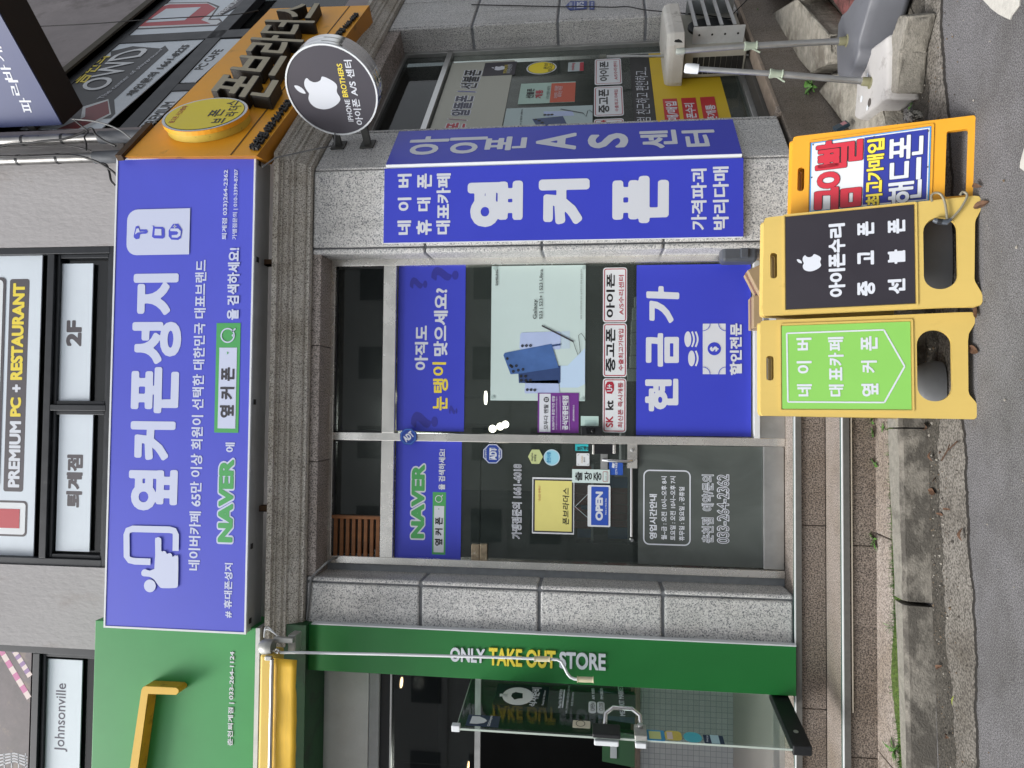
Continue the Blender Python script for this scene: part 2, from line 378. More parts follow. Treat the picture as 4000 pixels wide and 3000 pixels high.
class Ink:
    """flat printing or raised letters on a plane; every layer a little higher than the one below"""
    def __init__(s, pl, d=.0015): s.pl = pl; s.mb = MB(); s.d = d; s.step = .0015
    def _c(s, p): return s.pl.uv(p)
    def up(s, k=1): s.d += s.step*k; return s
    def loops(s, loops, M, th=0.0, dd=0.0):
        s.mb.slab(s.pl, loops, s.d+dd, s.d+dd+th, M); return s
    def rect(s, BL, TR, M, r=0.0, dd=0.0, th=0.0):
        a0, b0 = s._c(BL); a1, b1 = s._c(TR); r *= min(abs(a1-a0), abs(b1-b0))
        return s.loops([rrect(a0, b0, a1, b1, r) if r else [(a0, b0), (a1, b0), (a1, b1), (a0, b1)]], M, th, dd)
    def ring(s, BL, TR, wd, M, r=.1, dd=0.0):
        a0, b0 = s._c(BL); a1, b1 = s._c(TR); q = r*min(a1-a0, b1-b0)
        return s.loops([rrect(a0, b0, a1, b1, q), rrect(a0+wd, b0+wd, a1-wd, b1-wd, max(q-wd, 1e-4))], M, 0, dd)
    def poly(s, pts, M, dd=0.0, th=0.0):
        return s.loops([[s._c(p) for p in pts]], M, th, dd)
    def disc(s, c, e, M, dd=0.0, hole=0.0, n=28, th=0.0):      # c centre pixel, e a pixel on the rim to the right
        a, b = s._c(c); a1, b1 = s._c(e); r = math.hypot(a1-a, b1-b)
        return s.loops([ell(a, b, r, r, n)]+([ell(a, b, r*hole, r*hole, n)] if hole else []), M, th, dd)
    def stroke(s, pts, wd, M, dd=0.0):
        q = [np.array(s._c(p)) for p in pts]; return s.stroke2(q, wd, M, dd)
    def stroke2(s, q, wd, M, dd=0.0):
        L = []; Rr = []
        q = [np.array(p, float) for p in q]
        for i in range(len(q)):
            t = q[min(i+1, len(q)-1)]-q[max(i-1, 0)]; t /= np.linalg.norm(t)+1e-12; n = np.array((-t[1], t[0]))
            L.append(q[i]+n*wd/2); Rr.append(q[i]-n*wd/2)
        V = [s.pl.pt(*p, s.d+dd) for p in L]+[s.pl.pt(*p, s.d+dd) for p in Rr]; k = len(q)
        s.mb.add(V, [(i, k+i, k+i+1, i+1) for i in range(k-1)], M); return s
    def text(s, txt, BL, TR, M, bold=.02, rot=False, ol=None, olw=.05, th=0.0, shear=0.0, quad=None, flip=False, side=None):
        lp = outline(txt)
        if not lp: return s
        A = np.concatenate(lp); x0, y0 = A.min(0)-bold; x1, y1 = A.max(0)+bold
        if quad: C = [np.array(s._c(p)) for p in quad]
        else:
            a0, b0 = s._c(BL); a1, b1 = s._c(TR)
        def mp(p):
            a = (p[0]-x0)/(x1-x0); b = (p[1]-y0)/(y1-y0); a += shear*(b-.5)
            if flip: a = 1-a
            if quad:
                q = (C[0]*(1-a)+C[1]*a)*(1-b)+(C[3]*(1-a)+C[2]*a)*b; return (q[0], q[1])
            if rot: return (a0+b*(a1-a0), b0+a*(b1-b0))
            return (a0+a*(a1-a0), b0+b*(b1-b0))
        def put(bd, MM, dd):
            for g in fat(lp, bd): s.mb.slab(s.pl, [[mp(p) for p in l] for l in g], s.d+dd, s.d+dd+th, MM, side)
        if ol: put(bold+olw, ol, 0); put(bold, M, s.step)
        else: put(bold, M, 0)
        return s
    def apple(s, c, e, M, dd=0.0, rot=0.0):
        a, b = s._c(c); a1, b1 = s._c(e); k = math.hypot(a1-a, b1-b)
        body = [(0, .62), (.18, .70), (.42, .74), (.66, .66), (.80, .50), (.66, .38), (.57, .20), (.57, .0), (.66, -.2), (.84, -.34), (.74, -.60), (.58, -.84), (.42, -.98), (.26, -.99), (.08, -.92), (-.08, -.92), (-.26, -.99), (-.44, -.97), (-.64, -.76), (-.80, -.46), (-.89, -.12), (-.88, .2), (-.76, .5), (-.54, .69), (-.3, .73), (-.12, .66)]
        leaf = [(.0, .80), (.02, .98), (.12, 1.14), (.27, 1.25), (.43, 1.29), (.43, 1.12), (.34, .97), (.2, .85)]
        cr, sr = math.cos(rot), math.sin(rot)
        for l in (smooth_loop(body), smooth_loop(leaf)):
            s.loops([[(a+k*(x*cr-y*sr), b+k*(x*sr+y*cr)) for x, y in l]], M, 0, dd)
        return s
    def build(s, parent, name='lettering'): return s.mb.build(name, parent)
def smooth_loop(p, n=3):
    p = [np.array(q) for q in p]; k = len(p); out = []
    for i in range(k):
        p0, p1, p2, p3 = p[i-1], p[i], p[(i+1) % k], p[(i+2) % k]
        for j in range(n):
            t = j/n; out.append(tuple(.5*((2*p1)+(-p0+p2)*t+(2*p0-5*p1+4*p2-p3)*t*t+(-p0+3*p1-3*p2+p3)*t**3)))
    return out
def film(name, label, cat, pl, BL, TR, M, th=.001, r=0.0, group=None):
    """a flat printed sheet as a thing: returns (object, Ink for its lettering)"""
    a0, b0 = pl.uv(BL); a1, b1 = pl.uv(TR); mb = MB()
    q = r*min(a1-a0, b1-b0)
    mb.slab(pl, [rrect(a0, b0, a1, b1, q) if r else [(a0, b0), (a1, b0), (a1, b1), (a0, b1)]], 0, th, M)
    o = mb.build(name, None, loc=pl.pt((a0+a1)/2, b0, 0)); tag(o, label, cat, group)
    return o, Ink(pl, th+.001)

def decal(name, label, cat, I, group=None):
    """printing applied straight on glass: the lettering itself is the thing"""
    c = np.mean(np.array(I.mb.v), 0); return tag(I.mb.build(name, None, loc=c), label, cat, group)
# ================================================================ materials of the place
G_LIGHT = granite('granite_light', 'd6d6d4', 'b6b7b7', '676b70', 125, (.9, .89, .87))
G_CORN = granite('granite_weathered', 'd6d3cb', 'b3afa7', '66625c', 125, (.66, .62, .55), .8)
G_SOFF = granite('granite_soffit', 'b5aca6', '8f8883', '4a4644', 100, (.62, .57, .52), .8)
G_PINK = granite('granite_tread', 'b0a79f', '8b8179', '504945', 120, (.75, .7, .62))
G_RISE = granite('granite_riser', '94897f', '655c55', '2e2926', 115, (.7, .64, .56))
G_SIDE = granite('granite_side', '877e75', '6f675f', '48423d', 150, (.7, .66, .58), .8)
JOINT = mat('joint_mortar', '74777b', .8, var=.2, vscale=14, dirt=('3a3a3c', 9, .55, .7))
CAULK = mat('caulk', '8f9498', .7, var=.15, vscale=14)
STEEL = mat('stainless_steel', 'f0eee8', .24, .85, var=.08, vscale=5, bump=.05, bscale=4)
STEEL_D = mat('brushed_steel', 'c2c3c2', .34, .9, var=.1, vscale=9)
CHROME = mat('chrome', 'dcdcdc', .07, 1.0)
ALU = mat('aluminium', 'b9bbbb', .35, .85, var=.06, vscale=20)
BLACKM = mat('black_metal', '1d1f22', .4, .2, var=.2, vscale=20)
FRAMEB = mat('dark_window_frame', '24272b', .42, .3, var=.25, vscale=7, dirt=('5a5a58', 14, .62, .35))
STUCCO = mat('stucco', 'a5a3a4', .9, var=.1, vscale=1.6, bump=.5, bscale=34, stretch=(1, 1, .45), dirt=('8d8580', 3.2, .56, .5))
STUCCO2 = mat('stucco_band', 'a09c9a', .9, var=.1, vscale=3, bump=.4, bscale=60)
CONC_W = mat('side_wall_concrete', '8f898a', .9, var=.14, vscale=2.5, bump=.3, bscale=18, dirt=('5d5856', 2.2, .55, .5))
CONC = mat('kerb_concrete', '7b776f', .92, var=.25, vscale=20, bump=.5, bscale=120, stretch=(.7, 1, 1), dirt=('403d38', 7, .42, .8))
CONC_T = mat('kerb_top_concrete', '87847b', .92, var=.25, vscale=30, bump=.5, bscale=120, dirt=('4d4a43', 6, .54, .7))
WHITE = mat('white_vinyl', 'ced3dc', .45)
WHITEP = mat('white_paint', 'd5dade', .5, var=.04, vscale=5, dirt=('9a9c9b', 5, .7, .3))
LAV = mat('pale_vinyl', 'c3cbe4', .45)
BLUE = mat('blue_print', '464fc6', .5, var=.05, vscale=1.2, dirt=('3c3f9e', 3, .68, .5))
BLUE2 = mat('blue_panel', '3842bf', .42, var=.03, vscale=2)
BLUE_D = mat('blue_mark', '2c2f94', .45)
GREENN = mat('search_green', '48a05a', .45)
INK = mat('black_ink', '17181b', .5)
INKG = mat('charcoal_ink', '34323a', .5)
YEL = mat('yellow_vinyl', 'e3cf45', .45)
REDI = mat('red_ink', 'a51f33', .45)
PANEW = mat('white_window_film', 'ccd6df', .35, var=.03, vscale=2)
GREEN = mat('green_aluminium', '2f8c48', .42, var=.08, vscale=1.5, dirt=('1f5f31', 4, .66, .5))
GREEN_P = mat('green_cladding', '1c7233', .42, var=.1, vscale=1.2, dirt=('5d9a6d', 26, .72, .5))
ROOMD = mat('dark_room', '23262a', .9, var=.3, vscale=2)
GLASS = glass('shop_glass', (.84, .88, .86), .17, (.085, .105, .097))
GLASSD = glass('transom_glass', (.45, .48, .48), .14, (.045, .05, .05))
GLASSG = glass('door_glass', (.86, .92, .89), .06, (.06, .08, .07))
FROST = glass('frosted_film', (.3, .34, .33), .86, (.115, .133, .126), .25)
WOOD = mat('slat_wood', '8a5a34', .6, var=.3, vscale=22, stretch=(1, 1, .12))

# ================================================================ ground
def sheet(name, pts, z, M, kind='structure', label=None):
    mb = MB(); mb.add([(*p[:2], p[2] if len(p) > 2 else z) for p in pts], [tuple(range(len(pts)))], M)
    return tag(mb.build(name), kind=kind)
ASPH = granite('asphalt', '807f80', '5e5d5f', '3d3d40', 165, (.66, .65, .62), .93)
ASPH_D = granite('gutter_asphalt', '5d5952', '423f39', '282521', 110, (.5, .47, .42), .95)
ASPH_L = granite('worn_gutter', '8b8780', '6b6761', '4a4742', 90, (.5, .47, .43), .95)
CRACK = mat('crack_dirt', '2b2825', .97, var=.4, vscale=50)
sheet('road', [(-80, -90), (80, -90), (80, 60), (-80, 60)], 0, ASPH)
def ragged(name, A, B, wA, M, z, amp=.035, n=60, seed=1):
    """strip along the line A-B whose outer edge is ragged"""
    rnd = random.Random(seed); A = np.array(A, float); B = np.array(B, float); t = (B-A)/np.linalg.norm(B-A); nn = np.array((t[1], -t[0]))
    top = [A+(B-A)*i/n for i in range(n+1)]; ph = 0; bot = []
    oc = [(rnd.uniform(0, 9), f_, a_) for f_, a_ in ((1.3, 1.0), (3.1, .7), (7.7, .45), (19, .3), (41, .2))]
    for i, p in enumerate(top):
        ph = amp*sum(a_*math.sin(o_+f_*p[0]) for o_, f_, a_ in oc)*.7+rnd.uniform(-1, 1)*amp*.25; bot.append(p+nn*(wA+ph))
    mb = MB(); k = n+1
    mb.add([(*p, z) for p in top]+[(*p, z) for p in bot], [(i, k+i, k+i+1, i+1) for i in range(n)], M)
    return tag(mb.build(name), kind='structure')
GA, GB_ = (-8, -1.215), (3.2, -.49)
ragged('gutter_crack', GA, GB_, .392, CRACK, .0015, .022, 900, 3)
ragged('gutter_patch', GA, GB_, .372, ASPH_L, .003, .024, 900, 3)
ragged('gutter', GA, GB_, .165, ASPH_D, .0045, .035, 900, 5)
# torn white road markings
WMARK = mat('road_marking', 'b9b7b0', .85, var=.12, vscale=30, bump=.4, bscale=160, dirt=('77746e', 12, .62, .5))
for px in ([(3840, 0), (3860, 20), (3870, 32), (3900, 55), (3930, 70), (3946, 77), (3952, 60), (3968, 40), (3982, 20), (3984, -40)], [(4000, 580), (3986, 632), (3984, 655), (4000, 668), (4060, 690), (4060, 560)]):
    q = [GZ(p, .004) for p in px]
    mb = MB(); mb.slab(Plane((0, 0, 0), (1, 0, 0), (0, 1, 0)), [[(p[0], p[1]) for p in q]], .0005, .005, WMARK); tag(mb.build('road_marking'), kind='structure')
# red paving beyond the side kerb
RPAV = mat('red_paving', '7d4d4c', .95, var=.3, vscale=30, bump=.8, bscale=120, dirt=('3a2f2c', 5, .52, .8))
q = [S3(s, d, .012) for s, d in ((.95, .42), (3.6, .42), (3.6, .95), (1.9, 1.02), (1.25, .92), (.9, .7))]
mb = MB(); mb.slab(Plane((0, 0, 0), (1, 0, 0), (0, 1, 0)), [[(p[0], p[1]) for p in q]], .006, .014, RPAV); tag(mb.build('red_paving'), kind='structure')

# kerb: concrete stones along the steps
KA, KB = np.array((-6.0, -.93)), np.array((1.45, -.66)); kt = (KB-KA)/np.linalg.norm(KB-KA); kn = np.array((kt[1], -kt[0]))
def kerb_back(x): return .185-.047*min(max(-x, -.3), 1.9)
def tread_front(x): return -.479-.0588*min(max(-x, -1.4), 3.2)
def kerbstone(t0, t1, name='kerb_stone', label=None):
    mb = MB(); n = 14; rnd = random.Random(int(t0*100)); F = []; Bk = []
    prof = [(-.21, .0), (-.21, .128), (-.035, .132), (-.008, .118), (.015, .0)]
    V = []
    for i in range(n+1):
        p = KA+kt*(t0+(t1-t0)*i/n)
        for k, (o, z) in enumerate(prof):
            if k < 2: o = -kerb_back(p[0])
            j = rnd.uniform(-.004, .004) if 0 < k < 4 else 0
            q = p+kn*(o+j); V.append((q[0], q[1], z+(rnd.uniform(-.003, .003) if z > .1 else 0)))
    m5 = len(prof)
    for i in range(n):
        for k in range(m5-1):
            mb.add([V[i*m5+k], V[i*m5+k+1], V[(i+1)*m5+k+1], V[(i+1)*m5+k]][::-1], [(0, 1, 2, 3)], CONC_T if k == 1 else CONC)
    mb.add(V[:m5], [tuple(range(m5))[::-1]], CONC); mb.add(V[-m5:], [tuple(range(m5))], CONC)
    o = mb.build(name, None, fix=True); return tag(o, kind='structure')
def tk(p): return float((GZ(p, .1)[:2]-KA)@kt)
j1 = tk(K(3, 2, 1250, 380)); j2 = tk(K(3, 3, 1300, 275))
for a, b in ((0, 1.6), (1.606, j2-.01), (j2+.012, j1-.004), (j1+.004, j1+1.2)):
    kerbstone(a, b, 'kerb')
# moss in the joint between kerb and the lowest tread
# ---------------------------------------------------------------- granite steps in front of the shops
st = thing('granite_steps', 'speckled granite entrance steps with green and white nosing strips below both shops', 'steps', (-.5, -.2, 0))
X0, X1 = -7.0, 1.45
def course(name, x_cuts, y0, y1, z0, z1, M, gap=.004, bev=.004):
    mb = MB()
    for a, b in zip(x_cuts[:-1], x_cuts[1:]): mb.box((a+gap/2, y0, z0), (b-gap/2, y1, z1), M)
    return mb.build(name, st, bevel=bev)
YS1, YS2, YS3 = -.03, -.335, -.50
cut = lambda *px: [X0]+sorted([float(FR(-.2).uv(p)[0]) for p in px])+[X1]
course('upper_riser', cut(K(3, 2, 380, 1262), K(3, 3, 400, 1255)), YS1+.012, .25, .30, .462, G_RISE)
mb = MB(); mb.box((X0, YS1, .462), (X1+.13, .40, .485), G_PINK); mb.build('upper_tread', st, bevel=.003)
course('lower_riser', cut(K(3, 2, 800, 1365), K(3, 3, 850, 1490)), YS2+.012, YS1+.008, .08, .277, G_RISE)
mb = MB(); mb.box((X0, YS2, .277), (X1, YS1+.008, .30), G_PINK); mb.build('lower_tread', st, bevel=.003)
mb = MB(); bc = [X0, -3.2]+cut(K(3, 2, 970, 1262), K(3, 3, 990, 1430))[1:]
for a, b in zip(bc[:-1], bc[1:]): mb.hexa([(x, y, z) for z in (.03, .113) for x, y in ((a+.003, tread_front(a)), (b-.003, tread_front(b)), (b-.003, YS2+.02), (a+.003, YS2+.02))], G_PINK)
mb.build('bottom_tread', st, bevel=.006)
STRIPG = mat('nosing_green', '2f524c', .5, var=.15, vscale=30); STRIPW = mat('nosing_white', 'dfe3e4', .4); STRIPD = mat('nosing_grey', '5b5a57', .6, var=.15, vscale=40)
for y, z in ((YS1, .485), (YS2, .30)):
    mb = MB(); mb.box((X0, y+.008, z+.001), (X1, y+.034, z+.006), STRIPG); mb.box((X0, y-.004, z+.001), (X1, y+.008, z+.008), STRIPW)
    mb.box((X0, y-.006, z-.034), (X1, y-.0005, z+.0), STRIPD); mb.build('nosing_strip', st)
mb = MB(); mb.box((-1.75, YS2-.002, .250), (X1, YS2+.0105, .256), mat('beige_bead', 'b9b0a0', .7)); mb.build('bead', st)
# ---------------------------------------------------------------- side street plinth (ground rises to the right)
pl = thing('side_plinth', 'brown granite plinth along the side street below the yellow film window', 'plinth', tuple(S3(1.4, 0, 0)))
mb = MB(); scut = [-.35, .18, 1.62, 3.3, 5]
SO = SI(0)
for a, b in zip(scut[:-1], scut[1:]): mb.pbox(SO, a+.003, .0, b-.003, .462, -.2, .012, G_SIDE)
mb.build('riser', pl, bevel=.004)
mb = MB()
for a, b in ((.56, .66), (.663, 2.56), (2.563, 5)): mb.pbox(SO, a, .462, b, .487, -.3, .02, G_PINK if a < .6 else mat('sill_stone', '8c7f72', .8, var=.2, vscale=18, bump=.2, bscale=80, dirt=('8a6236', 3, .6, .6)))
mb.build('sill_slab', pl, bevel=.003)
mb = MB(); mb.pbox(SI(0), .565, .489, 2.55, .52, -.25, -.10, mat('dark_sill', '45433f', .7, var=.2, vscale=9)); mb.build('inner_sill', pl, bevel=.004)
# ---------------------------------------------------------------- broken kerb stones on the corner
def slabstone(name, top, zs, drop, M, jit=.006, seed=2, label=None, cat=None, sub=3):
    """irregular stone from a top outline (world xy), heights zs, dropping by drop"""
    b = bmesh.new(); n = len(top)
    tv = [b.verts.new((p[0], p[1], z)) for p, z in zip(top, zs)]
    c = np.mean([p[:2] for p in top], 0)
    bv = [b.verts.new((p[0]+(p[0]-c[0])*.03, p[1]+(p[1]-c[1])*.03, z-drop)) for p, z in zip(top, zs)]
    b.faces.new(tv); b.faces.new(bv[::-1])
    for i in range(n): b.faces.new((tv[i], bv[i], bv[(i+1) % n], tv[(i+1) % n]))
    bmesh.ops.recalc_face_normals(b, faces=b.faces)
    bmesh.ops.bevel(b, geom=list(b.edges), offset=.014, segments=2, affect='EDGES', profile=.6)
    bmesh.ops.triangulate(b, faces=[f for f in b.faces if len(f.verts) > 4])
    bmesh.ops.subdivide_edges(b, edges=list(b.edges), cuts=sub, use_grid_fill=True)
    rnd = random.Random(seed)
    for v in b.verts:
        v.co += Vector((rnd.uniform(-1, 1), rnd.uniform(-1, 1), rnd.uniform(-1, 1)))*jit*.5
    o_ = np.array((c[0], c[1], 0.0))
    for v in b.verts: v.co -= Vector(o_)
    me = bpy.data.meshes.new(name); b.to_mesh(me); b.free(); me.materials.append(M)
    me.polygons.foreach_set('use_smooth', [True]*len(me.polygons))
    o = bpy.data.objects.new(name, me); COL.objects.link(o); o.location = o_; o['_o'] = [float(x) for x in o_]
    tag(o, label, cat); return o
ROCK = mat('old_kerb_stone', '908c82', .95, var=.32, vscale=14, bump=.9, bscale=70, dirt=('5a5349', 4, .5, .7))
ROCKB = mat('rough_stone', '8a867d', .95, var=.25, vscale=60, bump=.5, bscale=140, dirt=('625e56', 6, .5, .6))
kz = lambda px, z: [GZ(p, z) for p in px]
def k2(a, b): return Q(2900, 0, 2.765, a, b)
slabstone('kerb', kz([k2(240, 210), k2(640, -20), k2(930, 375), k2(900, 690), k2(690, 790)], .19), [.22, .225, .19, .17, .165], .2, ROCK, .008, 3)
bpy.context.scene.objects[-1] if False else None
slabstone('kerb', kz([k2(850, 985), k2(1020, 800), k2(1420, 850), k2(1500, 1420), k2(1130, 1400)], .13), [.15, .16, .12, .1, .12], .14, ROCK, .008, 5)
slabstone('kerb', kz([k2(-60, -200), k2(640, -30), k2(980, -20), k2(800, -400), k2(200, -500)], .22), [.25, .24, .2, .24, .26], .24, ROCK, .008, 8)
for o in COL.objects:
    if o.name.startswith('kerb') and 'kind' not in o: o['kind'] = 'structure'
DIRT = mat('dark_dirt', '4a463f', .97, var=.35, vscale=30, bump=.9, bscale=90, dirt=('2b2724', 6, .5, .8))
q = [S3(s, d, 0) for s, d in ((-.3, .02), (3.8, .02), (3.8, .5), (1.2, .52), (.4, .9), (-.2, .8))]
mb = MB(); mb.slab(Plane((0, 0, 0), (1, 0, 0), (0, 1, 0)), [[(p[0], p[1]) for p in q]], .001, .011, DIRT); tag(mb.build('dirt_ground'), kind='structure')

# ================================================================ the building
BL_ = thing('corner_building', 'grey stucco and granite corner building holding the phone shop and its neighbours', 'building', (0, .3, .485))
def blocks(mb, pl_, a0, a1, d0, d1, cuts, M, gap=.02):
    for z0, z1 in zip(cuts[:-1], cuts[1:]): mb.pbox(pl_, a0, z0+gap/2, a1, z1-gap/2, d0, d1, M)
ZC = [.485, 1.301, 2.101, 2.899, 3.70]
F0 = FR(0)
def pillar(name, segs, core, label=None):
    mb = MB()
    for pl_, a0, a1, d0 in segs: blocks(mb, pl_, a0, a1, d0, 0, ZC, G_LIGHT)
    o = mb.build(name, BL_, bevel=.012)
    mb = MB()
    for pl_, a0, a1, d0, d1 in core: mb.pbox(pl_, a0, .485, a1, 3.7, d0, d1, JOINT)
    j = mb.build('joint_mortar', o)
    if label: o['label'] = label
    return o
pillar('pillar', [(F0, -1.495, -1.212, -.1), (F0, -1.200, -1.170, -.245)], [(F0, -1.49, -1.178, -.26, -.016)])
# corner pillar: front panel and side panel meet at the obtuse corner
mb = MB()
ca = math.tan(ANG/2)
for z0, z1 in zip(ZC[:-1], ZC[1:]):
    z0 += .006; z1 -= .006
    mb.pbox(F0, 1.045, z0, 1.080, z1, -.245, 0, G_LIGHT)
    t = .1; P = [(1.092, 0), (1.628, 0), (1.635-t*ca*.9, t), (1.092, t)]
    mb.hexa([(x, y, z0) for x, y in P]+[(x, y, z1) for x, y in P], G_LIGHT)
    P = [S3(.006, 0, 0), S3(.52, 0, 0), S3(.52, -t, 0), S3(t*ca*.95, -t, 0)]
    mb.hexa([(p[0], p[1], z0) for p in P]+[(p[0], p[1], z1) for p in P], G_LIGHT)
    mb.pbox(SO, .532, z0, .562, z1, -.245, 0, G_LIGHT)
cp = mb.build('pillar', BL_, bevel=.011)
mb = MB(); P = [(1.05, .02), (1.622, .02), tuple(S3(.55, -.018, 0)[:2]), tuple(S3(.55, -.25, 0)[:2]), (1.05, .25)]
mb.slab(Plane((0, 0, 0), (1, 0, 0), (0, 1, 0)), [P], .485, 3.7, JOINT); mb.build('joint_mortar', cp)
pillar('pillar', [(SO, 2.55, 2.585, -.245), (SO, 2.597, 3.25, -.1), (SO, 3.262, 3.9, -.1)], [(SO, 2.555, 3.9, -.26, -.016)])
# cornice, mitred round the corner
prof = [(0, 3.70), (.03, 3.705), (.034, 3.728), (.05, 3.732), (.058, 3.742), (.076, 3.775), (.082, 3.792), (.100, 3.797), (.103, 3.812), (.122, 3.822), (.132, 3.842), (.136, 3.850), (.150, 3.853), (.152, 3.868), (.176, 3.872), (.178, 3.905), (-.28, 3.910), (-.28, 3.70)]
mb = MB(); path = []
for o_, z in prof:
    c = np.array((1.635+o_*math.tan(ANG/2), -o_, 0))
    path.append([(-1.62, -o_, z), (-.16, -o_, z), (-.156, -o_-0, z), (c[0], c[1], z), tuple(S3(1.45, o_, z)), tuple(S3(3.9, o_, z))])
n = len(prof)
for i in range(n):
    j = (i+1) % n
    for k in range(5):
        mb.add([path[i][k], path[i][k+1], path[j][k+1], path[j][k]], [(0, 1, 2, 3)], G_CORN)
for k in (0, 5): mb.add([path[i][k] for i in range(n)], [tuple(range(n)) if k else tuple(range(n))[::-1]], G_CORN)
co = mb.build('cornice', BL_, fix=True)
mb = MB()
for x in (-.16, .63): mb.box((x, -.1785, 3.868), (x+.004, -.1, 3.912), BLACKM)
# lintel over the opening, with its soffit
mb = MB()
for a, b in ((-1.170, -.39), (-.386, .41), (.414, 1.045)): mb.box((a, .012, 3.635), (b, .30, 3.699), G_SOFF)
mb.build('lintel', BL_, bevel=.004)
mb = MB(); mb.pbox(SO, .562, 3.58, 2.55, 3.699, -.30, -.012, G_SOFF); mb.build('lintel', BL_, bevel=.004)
# upper walls
UW = FR(.30); SU = SI(.10)
wc = UW.uv((200, 512))[0]
def hole(pl_, BL, TR):
    a0, b0 = pl_.uv(BL); a1, b1 = pl_.uv(TR); return [(a0, b0), (a1, b0), (a1, b1), (a0, b1)]
w1 = hole(UW, (412, 2219), (-220, 971)); w2 = hole(UW, (430, 3420), (-220, 2507))
for w_ in (w1, w2):
    w_[2] = (w_[2][0], 6.75); w_[3] = (w_[3][0], 6.75)
mb = MB(); mb.slab(UW, [[(-7, 3.91), (wc, 3.91), (wc, 8.2), (-7, 8.2)], w1, w2], -.25, 0, STUCCO); mb.build('upper_wall', BL_)
mb = MB(); zb = w1[0][1]-.012; mb.box((-7, .288, zb-.05), (wc-.005, .2995, zb-.002), STUCCO2); mb.build('wall_band', BL_)
sa = SU.uv((200, 514))[0]
SWIN = [(sa+.02, 4.2), (4.6, 4.2), (4.6, 6.42), (sa+.02, 6.42)]
mb = MB(); mb.slab(SU, [[(sa-.05, 3.91), (6, 3.91), (6, 8.4), (sa-.05, 8.4)], SWIN], -.3, 0, CONC_W); mb.build('side_wall', BL_)
mb = MB(); mb.pbox(SU, sa, 6.42, 4.6, 6.50, -.05, .02, mat('olive_lintel', '4a463c', .8, var=.2, vscale=5)); mb.build('lintel_band', BL_)
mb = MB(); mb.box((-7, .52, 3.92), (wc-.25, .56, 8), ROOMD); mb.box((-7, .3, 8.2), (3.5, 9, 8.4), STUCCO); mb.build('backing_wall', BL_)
# upper windows on the front: frames with white backed panes
def frame_bars(pl_, rects, d0, d1, M, name, parent, bevel=.004):
    mb = MB()
    for a0, b0, a1, b1 in rects: mb.pbox(pl_, a0, b0, a1, b1, d0, d1, M)
    return mb.build(name, parent, bevel=bevel)
PG = FR(.36); PF = FR(.36)
def upper_window(w_, bar_px, mull_px, panes, up):
    a0, b0 = w_[0]; a1, b1 = w_[2]; fw = .055
    zb0 = UW.uv(bar_px[0])[1]; zb1 = UW.uv(bar_px[1])[1]
    rc = [(a0, b0, a1, b0+fw*.8), (a0, b1-fw, a1, b1), (a0, b0+fw*.8, a0+fw, b1-fw), (a1-fw, b0+fw*.8, a1, b1-fw), (a0+fw, min(zb0, zb1), a1-fw, max(zb0, zb1))]
    zt = min(zb0, zb1)
    if mull_px:
        m0 = UW.uv(mull_px[0])[0]; m1 = UW.uv(mull_px[1])[0]; rc.append((min(m0, m1), b0+fw*.8, max(m0, m1), zt))
    fo = frame_bars(FR(.30), rc, -.09, -.012, FRAMEB, 'window', BL_)
    # inner sash steps
    rc2 = []
    xs = [a0+fw, a1-fw] if not mull_px else [a0+fw, min(m0, m1), max(m0, m1), a1-fw]
    for i in range(0, len(xs), 2):
        x0, x1 = xs[i], xs[i+1]; zz0, zz1 = b0+fw*.8, zt; t = .03
        rc2 += [(x0, zz0, x1, zz0+t), (x0, zz1-t, x1, zz1), (x0, zz0+t, x0+t, zz1-t), (x1-t, zz0+t, x1, zz1-t)]
    frame_bars(FR(.33), rc2, -.07, -.008, FRAMEB, 'sash', fo)
    mb = MB(); mb.pbox(FR(.39), a0+.02, b0+.02, a1-.02, b1-.02, -.01, 0, GLASSD); mb.build('pane', fo)
    return fo
upper_window(w1, ((190, 1600), (163, 1600)), (K(0, 2, 700, 180), K(0, 2, 700, 232)), None, None)
upper_window(w2, ((143, 2800), (116, 2800)), None, None, None)
# side upper windows
SF = SI(.06)
def sd_rect(pa, pb): a0, b0 = SF.uv(pa); a1, b1 = SF.uv(pb); return (min(a0, a1), min(b0, b1), max(a0, a1), max(b0, b1))
mx0 = SF.uv(K(0, 0, 800, 385))[0]; mx1 = SF.uv(K(0, 0, 905, 315))[0]; zl0 = SF.uv(K(0, 0, 1765, 345))[1]; zl1 = SF.uv(K(0, 0, 1890, 345))[1]
a0, b0 = SWIN[0]; a1, b1 = SWIN[2]
pm = SF.uv(K(0, 0, 1490, 725))[0]; pm2 = SF.uv(K(0, 0, 1475, 785))[0]
fo = frame_bars(SF, [(a0, b0, a1, b0+.06), (a0, b1-.09, a1, b1), (a0, b0, a0+.06, b1), (a1-.06, b0, a1, b1), (mx0, b0, mx1, b1-.09), (a0+.06, zl1, a1-.06, zl0), (pm2, b0+.06, pm, zl1)], -.08, .0, FRAMEB, 'window', BL_)
mb = MB(); mb.pbox(SF, a0+.02, b0+.02, a1-.02, b1-.02, -.10, -.09, GLASSD); mb.build('pane', fo)
mb = MB(); mb.pbox(SF, a0-.1, b0-.1, a1+.1, b1+.1, -.42, -.40, ROOMD); mb.build('backing_wall', BL_)

